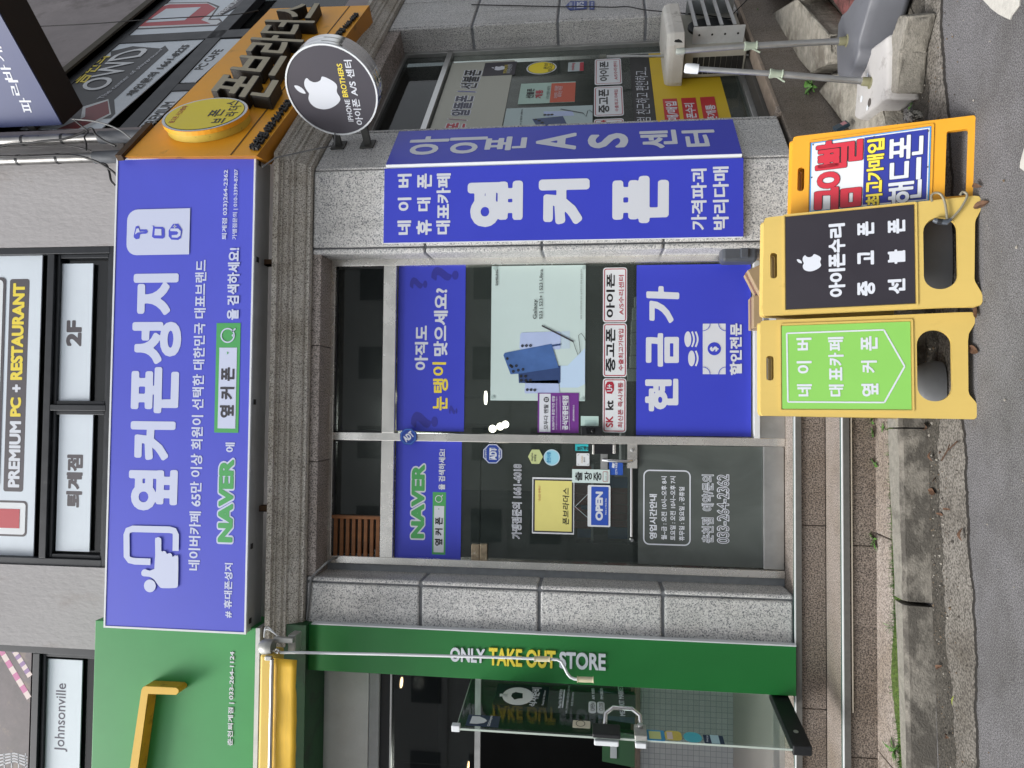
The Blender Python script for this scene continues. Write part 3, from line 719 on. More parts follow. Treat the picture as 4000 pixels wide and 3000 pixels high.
# ---------------------------------------------------------------- the glazed shop front
YG = .25; GP = FR(YG)
def X(y, x=2300): return GP.uv((x, y))[0]
def Zp(x, y=1500): return GP.uv((x, y))[1]
xl, xr = X(2228), X(1004); xm0, xm1 = X(1720, 1500), X(1690, 1500)
z_top = 3.635; zt1 = Zp(1500); zt0 = Zp(1549); zw0 = Zp(2936, 1400); z_st = .487
sf = thing('x', 'x', 'x'); bpy.data.objects.remove(sf)
mbf = MB()
for a0, b0, a1, b1, M in [(xl, z_st, xl+.05, z_top, STEEL), (xr-.05, z_st, xr, z_top, STEEL), (xl+.05, z_top-.03, xr-.05, z_top, STEEL), (xl+.05, zt0, xm0, zt1, STEEL), (xm1, zt0, xr-.05, zt1, STEEL), (xm0, z_st, xm1, z_top-.03, STEEL)]:
    mbf.pbox(GP, a0, b0, a1, b1, -.06, .045, M)
shop = mbf.build('shop_front', BL_, bevel=.003)
mb = MB(); mb.pbox(GP, xm1, Zp(2962, 1400), xr-.05, Zp(2940, 1400), -.05, .05, mat('white_rail', 'd3d6d6', .35)); mb.pbox(GP, xm1, z_st, xr-.05, Zp(2962, 1400), -.05, .043, STEEL_D); mb.build('sill_rail', shop, bevel=.002)
mb = MB()
for a0, a1 in ((xl-.06, xl), (xr, xr+.03)): MB().pbox(GP, a0, z_st, a1, z_top, -.03, .02, CAULK).build('sealant', shop)
xt = X(2008, 1400)
mb = MB(); mb.pbox(GP, xl+.05, zt1, xm0, z_top-.03, -.004, .004, GLASSD); mb.pbox(GP, xm1, zt1, xr-.05, z_top-.03, -.004, .004, GLASSD); mb.build('transom_pane', shop)
mb = MB()
for a0, b0, a1, b1 in [(xl+.05, zt1, xm0, z_top-.03), (xm1, zt1, xr-.05, z_top-.03)]:
    for r_ in ((a0, b0, a1, b0+.012), (a0, b1-.012, a1, b1), (a0, b0, a0+.012, b1), (a1-.012, b0, a1, b1)): mb.pbox(GP, *r_, .005, .02, BLACKM)
mb.build('gasket', shop)
mb = MB(); mb.pbox(GP, xm1, zw0, xr-.05, zt0, -.004, .004, GLASS); mb.build('window_pane', shop)
zd = Zp(1877, 2000)
mb = MB(); mb.pbox(GP, xl+.05, zd+.004, xm0, zt0, -.004, .004, GLASS); mb.build('window_pane', shop)
# wooden slats behind the left part of the transom
zs0, zs1 = zt1+.002, z_top-.032; xs0, xs1 = X(2182, 1400), X(2012, 1400)
mb = MB()
for a, b in ((xs0, xs0+.022), (xs1-.022, xs1)): mb.pbox(GP, a, zs0, b, zs1, .006, .04, WOOD)
ns = 8
for i in range(ns):
    z = zs0+(zs1-zs0)*(i+.15)/ns; mb.pbox(GP, xs0+.022, z, xs1-.022, z+(zs1-zs0)/ns*.58, .006, .03, WOOD)
mb.build('slat_grille', shop, bevel=.002)
# glass door
dz0 = Zp(2979, 2000)
door = MB().pbox(GP, xl+.055, z_st+.004, xm0-.004, dz0, -.02, .03, STEEL_D).build('door', BL_, bevel=.002)
MB().pbox(GP, xl+.055, dz0, xm0-.005, zd, -.005, .005, GLASS).build('door_pane', door)
ff0 = GP.off(.0055).uv((2979, 2225)); ff1 = GP.off(.0055).uv((2493, 1733))
MB().pbox(GP, xl+.057, dz0+.001, xm0-.006, ff1[1], .0056, .007, FROST).build('frosted_film', door)
# hinge patch, lock, handle, rail
def pb(mb, pl_, BL, TR, d0, d1, M): a0, b0 = pl_.uv(BL); a1, b1 = pl_.uv(TR); mb.pbox(pl_, a0, b0, a1, b1, d0, d1, M); return mb
BRASS = mat('worn_steel', '9a8c76', .45, .8, var=.3, vscale=30, dirt=('cfc9bb', 20, .55, .7))
mb = MB(); pb(mb, GP, (1904, 2200), (1876, 2123), -.012, .02, BRASS); pb(mb, GP, (1873, 2199), (1843, 2124), -.012, .02, BRASS); mb.build('hinge', door, bevel=.004)
mb = MB(); pb(mb, GP, (2405, 1773), (2315, 1734), .006, .045, BLACKM); pb(mb, GP, (2322, 1773), (2314, 1735), .006, .049, STEEL); pb(mb, GP, (2405, 1771), (2393, 1735), .006, .048, STEEL); mb.build('digital_lock', door, bevel=.004)
hp = GP.off(.05)
def w3(pl_, p, d=0): a, b = pl_.uv(p); return pl_.pt(a, b, d)
mb = MB(); pb(mb, GP, (2373, 1832), (2346, 1772), .006, .014, STEEL_D); pb(mb, GP, (2488, 1828), (2450, 1734), .006, .03, STEEL)
mb.tube([w3(GP, (2358, 1796), .01), w3(hp, (2357, 1797), 0), w3(hp, (2375, 1799), .012), w3(hp, (2450, 1802), .014), w3(hp, (2468, 1801), .0), w3(GP, (2470, 1801), .02)], .011, CHROME, 10)
mb.lathe(w3(GP, (2469, 1757), .03), (0, -1, 0), [(.013, 0), (.013, .012), (.008, .014)], STEEL_D, 16); mb.build('handle', door, smooth=True)
mb = MB(); mb.tube([w3(GP, (2466, 1828), .02), w3(GP, (2466, 2095), .02)], .009, CHROME, 10); mb.lathe(w3(GP, (2467, 2107), .006), (0, -1, 0), [(.016, 0), (.016, .02), (.012, .028)], CHROME, 16); mb.build('push_rail', door, smooth=True)
# side shop window
GS = SI(-.25)
s0, s1 = .562, 2.552
zs_b = GS.uv((2835, 400))[1]
za = GS.uv((1768, 217))[1]-.01
zb = GS.uv(K(1, 0, 1600, 720))[1]
mb = MB()
for a0, b0, a1, b1 in ((s0, .52, s0+.04, 3.58), (s1-.05, .52, s1, 3.58), (s0, 3.55, s1, 3.58), (s0, za, s1, za+.05), (s0, .52, s1, .56)): mb.pbox(GS, a0, b0, a1, b1, -.05, .04, STEEL_D)
ssf = mb.build('side_shop_front', BL_, bevel=.003)
MB().pbox(GS, s0+.04, .56, s1-.05, za, -.004, .004, GLASS).build('window_pane', ssf)
MB().pbox(GS, s0+.04, za+.05, s1-.05, 3.55, -.004, .004, GLASSD).build('transom_pane', ssf)
mb = MB(); mb.pbox(GS, s0+.05, 3.02, s1-.06, za-.01, -.5, -.45, ROOMD)
# interior shell
mb = MB()
IN = [(-1.17, .33), (1.05, .33), tuple(S3(.57, -.33, 0)[:2]), tuple(S3(2.5, -.33, 0)[:2]), (4.2, 5.2), (-1.17, 5.2)]
IW = mat('interior_wall', '5d615f', .9, var=.25, vscale=1.5); IFl = mat('interior_floor', '77736c', .6, var=.2, vscale=3)
h0, h1 = .44, 3.66
k = len(IN)
mb.slab(Plane((0, 0, 0), (1, 0, 0), (0, 1, 0)), [IN], h0-.03, h0, IFl); mb.slab(Plane((0, 0, 0), (1, 0, 0), (0, 1, 0)), [IN], h1, h1+.03, IW)
for i in (3, 4, 5):
    p, q_ = np.array(IN[i]), np.array(IN[(i+1) % k]); mb.add([(*p, h0), (*q_, h0), (*q_, h1), (*p, h1)], [(0, 1, 2, 3)], IW)
mb.add([(-1.17, .33, h0), (-1.17, .33, h1), (-1.17, 5.2, h1), (-1.17, 5.2, h0)], [(0, 1, 2, 3)], IW)
mb.build('interior_wall', BL_)
# ================================================================ main blue signboard
PS = FR(-.27)
sg = thing('signboard', 'long blue lightbox signboard with pale lettering and phone icon above the granite cornice', 'signboard', (.08, -.1, 3.99))
sx0, sz0 = PS.uv((966, 2476)); sx1, sz1 = PS.uv((455, 621)); sz0 = PS.uv((979, 1550))[1]; sz1 = PS.uv((432, 1550))[1]
SBOX = mat('sign_box_grey', 'a9adb0', .45, .3, var=.1, vscale=5, dirt=('6f7376', 16, .64, .5))
mb = MB(); mb.box((sx0, -.262, sz0), (sx1, -.05, sz1), SBOX); mb.build('box', sg, bevel=.004)
mb = MB(); mb.slab(PS, [[(sx0-.003, sz0-.003), (sx1+.003, sz0-.003), (sx1+.003, sz1+.003), (sx0-.003, sz1+.003)], [(sx0+.009, sz0+.009), (sx1-.009, sz0+.009), (sx1-.009, sz1-.009), (sx0+.009, sz1-.009)]], -.012, .004, WHITEP); mb.build('edge_trim', sg)
mb = MB(); mb.pbox(PS, sx0+.009, sz0+.009, sx1-.009, sz1-.009, -.01, 0, BLUE); mb.build('face', sg)
for x in (sx0+.05, -.95, .0, .95, sx1-.06): MB().box((x, -.23, sz0-.004), (x+.035, -.2, sz0-.001), BLACKM).build('drain_hole', sg)
for x in (-.72, .95): MB().box((x, -.12, sz0-.09), (x+.04, -.06, sz0-.001), mat('rusty_bracket', '5b4530', .8, var=.3, vscale=30)).box((x, -.12, 3.912), (x+.008, -.06, sz0-.001), MATS['rusty_bracket']).build('bracket', sg)
I = Ink(PS, .002)
tx = lambda s, bl, tr, M=LAV, b=.045, **k: I.text(s, K(*bl), K(*tr), M, b, **k)
tx('옆', (0, 2, 1530, 1100), (0, 2, 1117, 735), b=.042); tx('커', (0, 2, 1512, 662), (0, 2, 1132, 320), b=.05)
tx('폰', (0, 2, 1541, 255), (0, 1, 1140, 1512), b=.042); tx('성', (0, 1, 1562, 1487), (0, 1, 1147, 1123), b=.045); tx('지', (0, 1, 1538, 1063), (0, 1, 1158, 708), b=.05)
tx('네이버카페 65만 이상 회원이 선택한 대한민국 대표브랜드', (0, 2, 1728, 1612), (0, 1, 1690, 588), b=.025)
tx('# 휴대폰성지', (0, 3, 2003, 362), (0, 2, 1943, 1545), b=.03)
tx('NAVER', (0, 2, 2010, 1370), (0, 2, 1897, 650), GREENN, .055, ol=LAV, olw=.07)
tx('에', (0, 2, 2030, 590), (0, 2, 1950, 505), b=.03)
I.rect(K(0, 2, 2060, 422), K(0, 1, 1873, 1133), GREENN); I.rect(K(0, 2, 2035, 385), K(0, 1, 1898, 1345), LAV, dd=.0015)
I.up(2); tx('옆 커 폰', (0, 2, 2022, 292), (0, 1, 1910, 1515), INKG, .035)
I.poly([K(0, 1, 1965, 1405), K(0, 1, 1965, 1378), K(0, 1, 1980, 1391)], GREENN)
I.disc(K(0, 1, 1970, 1240), K(0, 1, 1970, 1175), LAV, hole=.82); I.stroke([K(0, 1, 2008, 1210), K(0, 1, 2038, 1180)], .009, LAV); I.disc(K(0, 1, 2015, 1240), K(0, 1, 2015, 1230), LAV)
tx('을 검색하세요!', (0, 1, 2065, 1105), (0, 1, 1975, 485), b=.035)
tx('퇴계점 033)264-2362', (0, 1, 1970, 412), (0, 0, 1932, 1470), b=.025); tx('가맹점문의 | 010-3399-8787', (0, 1, 2056, 412), (0, 0, 2022, 1465), b=.022)
# white card with the three network marks
a0, b0 = PS.uv(K(0, 1, 1637, 540)); a1, b1 = PS.uv(K(0, 1, 1105, 155)); r = .075
I.loops([[(a0, b0), (a1, b0)]+[(a1-r+r*math.cos(R(t)), b1-r+r*math.sin(R(t))) for t in range(0, 91, 15)]+[(a0+r+r*math.cos(R(t)), b1-r+r*math.sin(R(t))) for t in range(90, 181, 15)]], LAV)
I.up()
def kk(l, c=0, r_=1): return [K(c, r_, *p) for p in l]
I.poly(kk([(1160, 380), (1178, 300), (1200, 292), (1215, 325), (1270, 325), (1283, 345), (1270, 362), (1215, 366), (1208, 405), (1180, 410), (1162, 395)]), BLUE)
I.poly(kk([(1172, 370), (1186, 318), (1205, 316), (1213, 345), (1265, 345), (1212, 350), (1196, 352)]), LAV, dd=.0015)
I.poly(kk([(1315, 293), (1335, 292), (1342, 303), (1410, 303), (1428, 322), (1428, 390), (1412, 405), (1335, 402), (1318, 388), (1328, 300)]), BLUE)
I.poly(kk([(1345, 320), (1400, 322), (1402, 378), (1340, 376)]), LAV, dd=.0015)
I.poly(kk([(1462, 335), (1500, 278), (1545, 276), (1580, 330), (1568, 400), (1545, 416), (1485, 414), (1462, 385)]), BLUE)
I.poly(kk([(1490, 395), (1490, 375), (1535, 372), (1548, 355), (1535, 342), (1478, 340), (1478, 318), (1545, 318), (1568, 340), (1565, 378), (1540, 397)]), LAV, dd=.0015)
I.stroke(kk([(1500, 300), (1530, 300)]), .007, LAV, dd=.0018); I.stroke(kk([(1515, 285), (1515, 315)]), .007, LAV, dd=.0018)
# phone outline with a pointing hand
mm = lambda l: [PS.uv(K(0, 2, a, b)) for a, b in l]
for pts in ([(1305, 1535), (1170, 1530), (1125, 1520), (1100, 1490), (1098, 1300), (1110, 1265), (1150, 1250), (1470, 1258), (1510, 1268), (1524, 1300), (1522, 1440)],):
    I.stroke2(mm(pts), .043, LAV)
HD = [(1400, 1440), (1400, 1345), (1390, 1328), (1372, 1322), (1354, 1330), (1346, 1348), (1340, 1595), (1260, 1598), (1238, 1606), (1227, 1628), (1232, 1650), (1250, 1659), (1300, 1664), (1340, 1690), (1368, 1730), (1388, 1752), (1410, 1761), (1520, 1760), (1540, 1745), (1544, 1720), (1547, 1500), (1535, 1482), (1515, 1480), (1497, 1492), (1490, 1468), (1470, 1458), (1448, 1466), (1438, 1446), (1420, 1440)]
I.loops([smooth_loop(mm(HD), 2)], LAV, dd=.0015)
I.disc(K(0, 3, 1300, 83), K(0, 3, 1300, 28), LAV)
I.build(sg)

# ================================================================ pillar panels
def panel(name, label, cat, pl_, BL, TR, th, M, edge=None, group=None):
    a0, b0 = pl_.uv(BL); a1, b1 = pl_.uv(TR)
    t = thing(name, label, cat, pl_.pt((a0+a1)/2, b0, 0), group)
    mb = MB(); mb.pbox(pl_, a0, b0, a1, b1, -th, -.0008, edge or WHITEP); mb.build('board', t)
    mb = MB(); mb.slab(pl_, [[(a0, b0), (a1, b0), (a1, b1), (a0, b1)]], -.0008, 0, M); mb.build('face', t)
    return t, Ink(pl_, .0015)
pn, I = panel('pillar_sign', 'tall blue panel with three very large white syllables on the corner pillar front', 'sign', FR(-.03), (2904, 924), (1502, 659), .03, BLUE2)
for s, bl, tr in (('네', (1, 1, 1340, 370), (1, 1, 1222, 248)), ('이', (1, 1, 1342, 162), (1, 1, 1225, 50)), ('버', (1, 0, 1345, 1620), (1, 0, 1225, 1505)), ('휴', (1, 1, 1518, 370), (1, 1, 1385, 243)), ('대', (1, 1, 1510, 165), (1, 1, 1392, 50)), ('폰', (1, 0, 1520, 1628), (1, 0, 1395, 1502)), ('대표카페', (1, 1, 1678, 365), (1, 0, 1562, 1500))): tx(s, bl, tr, WHITE, .035)
tx('옆', (1, 1, 2304, 297), (1, 0, 1830, 1573), WHITE, .06); tx('커', (2, 1, 670, 275), (2, 0, 232, 1553), WHITE, .065); tx('폰', (2, 1, 1355, 265), (2, 0, 868, 1527), WHITE, .06)
tx('가격파괴', (2, 1, 1682, 328), (2, 0, 1548, 1460), WHITE, .03); tx('박리다매', (2, 1, 1873, 325), (2, 0, 1735, 1442), WHITE, .03)
I.build(pn)
PSD = SI(.035)
a0 = PSD.uv((2900, 603)); a1 = PSD.uv((1564, 509))
pn = thing('pillar_sign', 'narrow blue panel with white capitals A S on the angled side of the corner pillar', 'sign', PSD.pt(.3, .8, 0))
qd = [PSD.uv(p) for p in ((2901, 603), (2862, 470), (1564, 509), (1504, 642))]
xa = (qd[0][0]+qd[3][0])/2; xb = (qd[1][0]+qd[2][0])/2; za_ = (qd[0][1]+qd[1][1])/2; zb_ = (qd[2][1]+qd[3][1])/2
mb = MB(); mb.pbox(PSD, xa, za_, xb, zb_, -.03, -.0008, WHITEP); mb.build('board', pn)
mb = MB(); mb.slab(PSD, [[(xa+.004, za_), (xb, za_), (xb, zb_), (xa+.004, zb_)]], -.0008, 0, BLUE2); mb.build('face', pn)
I = Ink(PSD, .0015)
for s, bl, tr in (('아', (1, 0, 1635, 1332), (1, 0, 1345, 1185)), ('이', (1, 0, 1975, 1322), (1, 0, 1680, 1192)), ('폰', (2, 0, 118, 1295), (1, 0, 1995, 1188)), ('A', (2, 0, 552, 1292), (2, 0, 215, 1160)), ('S', (2, 0, 1008, 1275), (2, 0, 656, 1160)), ('센', (2, 0, 1438, 1278), (2, 0, 1098, 1132)), ('터', (2, 0, 1778, 1263), (2, 0, 1462, 1130))): tx(s, bl, tr, WHITE, .03)
I.build(pn)

# ================================================================ films and posters on the front glass
GF = GP.off(.0062)
DARKF = mat('dark_green_strip', '1f2a26', .5, var=.2, vscale=3)
o, I = film('window_film', 'blue film strip with a yellow word and dark question marks over the shop window', 'window film', GF, (1812, 1686), (1558, 1041), BLUE2)
tx('아직도', (1, 1, 1485, 1540), (1, 1, 1375, 1155), WHITE, .035); tx('눈', (1, 2, 1655, 228), (1, 2, 1530, 108), YEL, .03); tx('탱', (1, 2, 1660, 78), (1, 1, 1530, 1612), YEL, .03); tx('이', (1, 1, 1642, 1588), (1, 1, 1525, 1470), YEL, .03)
tx('맞으세요?', (1, 1, 1655, 1418), (1, 1, 1540, 832), WHITE, .035)
for bl, tr in (((1, 1, 1480, 835), (1, 1, 1330, 738)), ((1, 1, 1750, 765), (1, 1, 1515, 648)), ((1, 2, 1570, 380), (1, 2, 1340, 238))): tx('?', bl, tr, BLUE_D, .03)
tx('?', (1, 2, 1740, 262), (1, 2, 1668, 185), BLUE_D, .02)
I.build(o)
o, I = film('window_film', 'blue film strip with green outlined capitals and a search box over the glass door', 'window film', GF, (1799, 2189), (1548, 1722), BLUE2)
tx('NAVER', (1, 2, 1453, 1335), (1, 2, 1347, 695), GREENN, .055, ol=WHITE, olw=.07)
I.rect(K(1, 2, 1636, 1475), K(1, 2, 1528, 933), GREENN); I.rect(K(1, 2, 1622, 1455), K(1, 2, 1540, 1052), WHITE, dd=.0015); I.up(2)
tx('옆 커 폰', (1, 2, 1612, 1398), (1, 2, 1548, 1150), INK, .03); tx('을 검색하세요!', (1, 2, 1635, 915), (1, 2, 1582, 563), WHITE, .03)
I.disc(K(1, 2, 1580, 992), K(1, 2, 1580, 960), WHITE, hole=.8); I.stroke([K(1, 2, 1600, 975), K(1, 2, 1616, 958)], .006, WHITE); I.poly([K(1, 2, 1576, 1085), K(1, 2, 1576, 1072), K(1, 2, 1586, 1079)], GREENN)
I.build(o)
o, I = film('window_film', 'large blue film with a banknote and coins on the lower shop window', 'window film', GF, (2934, 1706), (2487, 1036), BLUE2)
tx('가', (2, 1, 1445, 1130), (2, 1, 1160, 815), WHITE, .045, shear=.04); tx('금', (2, 1, 1442, 1510), (2, 1, 1157, 1220), WHITE, .045); tx('현', (2, 2, 1437, 238), (2, 1, 1150, 1612), WHITE, .045)
def kell(cx, cy, rx, ry): a, b = I._c(K(2, 1, cx, cy)); c, d = I._c(K(2, 1, cx+rx, cy-ry)); return ell(a, b, abs(c-a), abs(d-b), 30)
for cx, cy, nn_ in ((1519, 1272, 2), (1551, 1438, 1)):
    I.loops([kell(cx, cy, 30, 68)], WHITE)
    for j in range(nn_):
        w_ = [K(2, 1, cx+26*(j)+(18 if j else 12)+23+18*math.sin(math.pi*t/12), cy+66-132*t/12) for t in range(13)]
        I.stroke(w_, .012, WHITE)
I.rect(K(2, 1, 1846, 1575), K(2, 1, 1648, 1138), WHITE); I.disc(K(2, 1, 1747, 1355), K(2, 1, 1747, 1299), BLUE2, dd=.0015); I.up(2); tx('$', (2, 1, 1785, 1378), (2, 1, 1708, 1335), WHITE, .03)
for cx, cy, s0_ in ((1648, 1138, 0), (1846, 1138, 1), (1846, 1575, 2), (1648, 1575, 3)):
    aa = {0: (0, 90), 1: (90, 180), 2: (180, 270), 3: (270, 360)}[s0_]
    I.stroke([K(2, 1, cx+62*math.cos(R(t)), cy+62*math.sin(R(t))) for t in np.linspace(aa[0], aa[1], 9)], .004, BLUE2)
tx('할인전문', (2, 1, 1985, 1583), (2, 1, 1880, 1135), WHITE, .04)
I.build(o)
# phone poster
POST = mat('poster_paper', 'bccfcd', .5, var=.03, vscale=2)
o, I = film('poster', 'pale poster of two blue phones and a stylus on the shop window', 'poster', GF, (2285, 1567), (1921, 1040), POST)
PB = mat('poster_blue', '41639c', .4, var=.2, vscale=5); PBL = mat('poster_pale_blue', 'a9b9dc', .4, var=.06, vscale=5); PBD = mat('poster_dark_blue', '2c4270', .4, var=.15, vscale=5); PCY = mat('poster_sky', 'b5cde6', .5)
kq = lambda l: [K(2, 1, *p) for p in l]
I.poly(kq([(410, 1500), (480, 1500), (630, 1350), (630, 1659), (570, 1690), (415, 1690)]), PCY)
I.poly(kq([(85, 1215), (410, 1205), (422, 1220), (420, 1352), (408, 1360), (72, 1358), (65, 1345), (72, 1228)]), PBL, dd=.001)
I.poly([(2048, 1546), (2235, 1560), (2235, 1430), (2052, 1408)] if False else kq([(425, 1205), (500, 1200), (500, 1352), (425, 1356)]), mat('poster_reflection', 'b2c6d3', .5))
for cy in (1328,): pass
I.up()
I.poly(kq([(55, 1570), (418, 1500), (418, 1640), (410, 1655), (60, 1650)]), PBD)
I.poly(kq([(-255, 1560), (-258, 1437), (-245, 1423), (342, 1312), (405, 1515), (395, 1522), (0, 1575)]) if False else [K(1, 1, 2138, 1410), K(1, 1, 2150, 1390), K(2, 1, 342, 1312), K(2, 1, 404, 1518), K(2, 1, 60, 1570), K(1, 1, 2200, 1575)], PB, dd=.0015)
I.poly([K(2, 2, 118, -25), K(2, 2, 400, -35), K(2, 2, 412, 75), K(2, 2, 118, 82), K(2, 2, 108, 70)], PBL)
I.up(2)
for a, b in ((90, 1330), (125, 1328), (160, 1328), (80, 1628), (120, 1628), (158, 1628), (12, 1550), (55, 1540), (95, 1533), (38, 1502), (0, 1510), (117, 1592), (78, 1592)): I.disc(K(2, 1, a, b), K(2, 1, a, b-12), INK, hole=.25, n=16)
for a, b in ((132, 50), (165, 50), (197, 52)): I.disc(K(2, 2, a, b), K(2, 2, a, b-12), INK, hole=.25, n=16)
for a, b in ((2172, 1440), (2200, 1500)): I.disc(K(1, 1, a, b), K(1, 1, a, b-12), INK, n=16)
I.stroke(kq([(258, 1155), (530, 1293)]), .010, INKG); I.stroke(kq([(530, 1293), (548, 1350), (570, 1408), (590, 1380), (582, 1300), (575, 1240), (598, 1222), (625, 1255), (633, 1285)]), .0035, INK); I.stroke(kq([(345, 1330), (418, 1318)]), .012, PBD)
tx('SAMSUNG', (1, 1, 2090, 810), (1, 1, 2072, 672), INK, .03); tx('Galaxy', (2, 1, 222, 1098), (2, 1, 182, 928), INK, .008); tx('S23 | S23+ | S23 Ultra', (2, 1, 272, 1097), (2, 1, 238, 670), INK, .008); tx('2030 부산세계박람회 유치, 삼성전자가 함께 응원합니다!', (2, 1, 605, 1100), (2, 1, 592, 668), INKG, .0)
GDOT = mat('poster_tack', 'a3b7b5', .4)
for p in ((2066, 658),): I.disc(K(1, 1, *p), K(1, 1, p[0], p[1]-16), GDOT, n=16)
for p in (K(2, 1, 622, 655), K(2, 2, 605, 130), K(1, 2, 2045, 115)): I.disc(p, (p[0], p[1]-7), GDOT, n=16)
I.build(o)
# white label signs
REDL = mat('label_red', 'a3263a', .45)
def label_sign(lbl, bl, tr, pl_=None, grp=None):
    o, I_ = film('label_sign', lbl, 'sign', pl_ or GF, bl, tr, WHITEP, r=.12, th=.0015)
    I_.ring((bl[0]-4, bl[1]-4), (tr[0]+4, tr[1]+4), .006, REDL, .1); return o, I_
o, I = label_sign('white red bordered label sign nearest the window jamb with round black syllables under the poster', (2449, 1259), (2356, 1046))
tx('아이폰', (2, 1, 887, 1085), (2, 1, 815, 705), INK, .03); tx('A/S수리센터', (2, 1, 966, 1062), (2, 1, 922, 718), REDL, .015); I.build(o)
o, I = label_sign('white red bordered label sign between two others in the row under the poster', (2448, 1473), (2356, 1263))
tx('중고폰', (2, 1, 892, 1555), (2, 1, 812, 1178), INK, .03); tx('수출최고가매입', (2, 1, 962, 1545), (2, 1, 920, 1183), REDL, .015); I.build(o)
o, I = label_sign('white red bordered label sign with red and black network marks beside the door post', (2446, 1690), (2355, 1478))
tx('SK', (2, 2, 873, 375), (2, 2, 810, 278), REDL, .03); tx('kt', (2, 2, 876, 225), (2, 2, 808, 142), INK, .03)
I.poly([K(2, 2, *p) for p in ((805, 45), (808, 5), (825, -20), (868, -22), (882, 5), (880, 55), (862, 85), (820, 82))], REDL); I.up(); tx('U+', (2, 2, 868, 65), (2, 2, 818, 2), WHITE, .03)
tx('최신폰 즉시개통', (2, 2, 956, 378), (2, 1, 915, 1645), REDL, .012); I.build(o)
PURP = mat('purple_print', '6c2f86', .45)
o, I = film('window_sticker', 'purple and white rental notice stuck over the corner of the phone poster', 'sticker', GP.off(.0095), (2260, 1692), (2101, 1534), PURP)
I.rect(K(2, 2, 332, 415), K(2, 2, 238, 83), WHITE); I.up(); tx('모두다 렌탈', (2, 2, 312, 392), (2, 2, 275, 175), INK, .012); I.disc(K(2, 2, 296, 135), K(2, 2, 296, 112), INK); I.up(); tx('킹', (2, 2, 312, 150), (2, 2, 282, 122), WHITE, .02)
tx('8,000가지 종합가전 렌탈', (2, 2, 370, 395), (2, 2, 346, 102), WHITE, .015); tx('CCTV 웹스 포스기 키오스크 인터넷+IPTV 윈도트 대행으로', (2, 2, 390, 392), (2, 2, 380, 108), WHITE, 0)
I.stroke([K(2, 2, 422, 398), K(2, 2, 415, 105)], .002, WHITE); tx('공식인증판매점', (2, 2, 485, 398), (2, 2, 435, 102), WHITE, .04); I.stroke([K(2, 2, 497, 398), K(2, 2, 490, 105)], .002, WHITE); tx('(주)비지파트너스', (2, 2, 543, 320), (2, 2, 525, 180), WHITE, .02); I.build(o)
o, I = film('paper_card', 'small pale green card beside the card reader by the door post', 'card', GF, (2338, 1664), (2269, 1625), mat('pale_card', 'b4cfc9', .6)); I.rect((2330, 1658), (2285, 1640), mat('card_tint', 'a5c2bd', .6)); I.build(o)
# card reader on the mullion
t = thing('card_reader', 'black card reader box fixed beside the door post', 'card reader', w3(GP, (2353, 1682), .03))
mb = MB(); pb(mb, GP, (2353, 1699), (2270, 1667), .006, .04, BLACKM); mb.build('case', t, bevel=.004)
mb = MB(); pb(mb, GP, (2322, 1694), (2291, 1671), .04, .044, mat('reader_window', '0b0c0e', .12)); a, b = GP.uv((2316, 1682)); mb.lathe(GP.pt(a, b, .044), (0, -1, 0), [(.012, 0), (.012, .004), (.008, .006)], MATS['reader_window'], 14); mb.build('sensor', t)
# ---- things on the door
GD = GP.off(.0085)
I = Ink(GD); tx('가맹점문의 1661-6018', (2, 2, 78, 1335), (2, 2, 8, 695), INK, -.018, ol=WHITE, olw=.066); decal('door_sticker', 'white outlined phone number line at eye height on the glass door', 'sticker', I)
def octo(c, r): return [(c[0]+r*math.cos(R(22.5+45*k)), c[1]+r*math.sin(R(22.5+45*k))) for k in range(8)]
ADTB = mat('alarm_blue', '1f3f94', .35)
def octa(name, lbl, pl_, c, r, rot=0):
    a, b = pl_.uv(c); a1, b1 = pl_.uv((c[0], c[1]-r)); q = a1-a; mb = MB(); mb.slab(pl_, [octo((a, b), q)], 0, .002, ADTB)
    o = mb.build(name, None, loc=pl_.pt(a, b-q, 0)); tag(o, lbl, 'sticker'); I_ = Ink(pl_, .003)
    I_.loops([octo((a, b), q*.97), octo((a, b), q*.9)], WHITE); return o, I_, a, b, q
o, I, a, b, q = octa('alarm_sticker', 'blue octagonal alarm sticker near the top of the glass door', GD, (1924.5, 1772.6), 41)
I.loops([[(a-.56*q, b-.25*q), (a+.56*q, b-.25*q), (a+.56*q, b+.32*q), (a-.56*q, b+.32*q)], [(a-.52*q, b-.21*q), (a+.52*q, b-.21*q), (a+.52*q, b+.28*q), (a-.52*q, b+.28*q)]], WHITE)
I.text('ADT', K(1, 2, 2080, 655), K(1, 2, 2018, 550), WHITE, .05); I.text('캡스경비구역', K(1, 2, 1993, 655), K(1, 2, 1978, 552), WHITE, .02); I.text('1588-6400', K(1, 2, 2112, 650), K(1, 2, 2095, 558), WHITE, .02); I.build(o)
HEXY = mat('hexagon_sticker', 'b9c48a', .5); SKYB = mat('sky_sticker', '8ec9dd', .5)
a, b = GD.uv((2091.8, 1784)); q = GD.uv((2091.8, 1752))[0]-a
mb = MB(); mb.slab(GD, [[(a+q*math.cos(R(90+60*k)), b+q*.92*math.sin(R(90+60*k))) for k in range(6)]], 0, .001, HEXY); o = tag(mb.build('door_sticker', None, loc=GD.pt(a, b-q, 0)), 'yellowish hexagonal sticker below the alarm sticker on the door', 'sticker'); I = Ink(GD, .002); tx('GangOan', (2, 2, 185, 665), (2, 2, 165, 595), INKG, .01); tx('모바일', (2, 2, 210, 670), (2, 2, 190, 610), INKG, .02); I.build(o)
a, b = GD.uv((2155.5, 1787)); q = GD.uv((2155.5, 1755))[0]-a
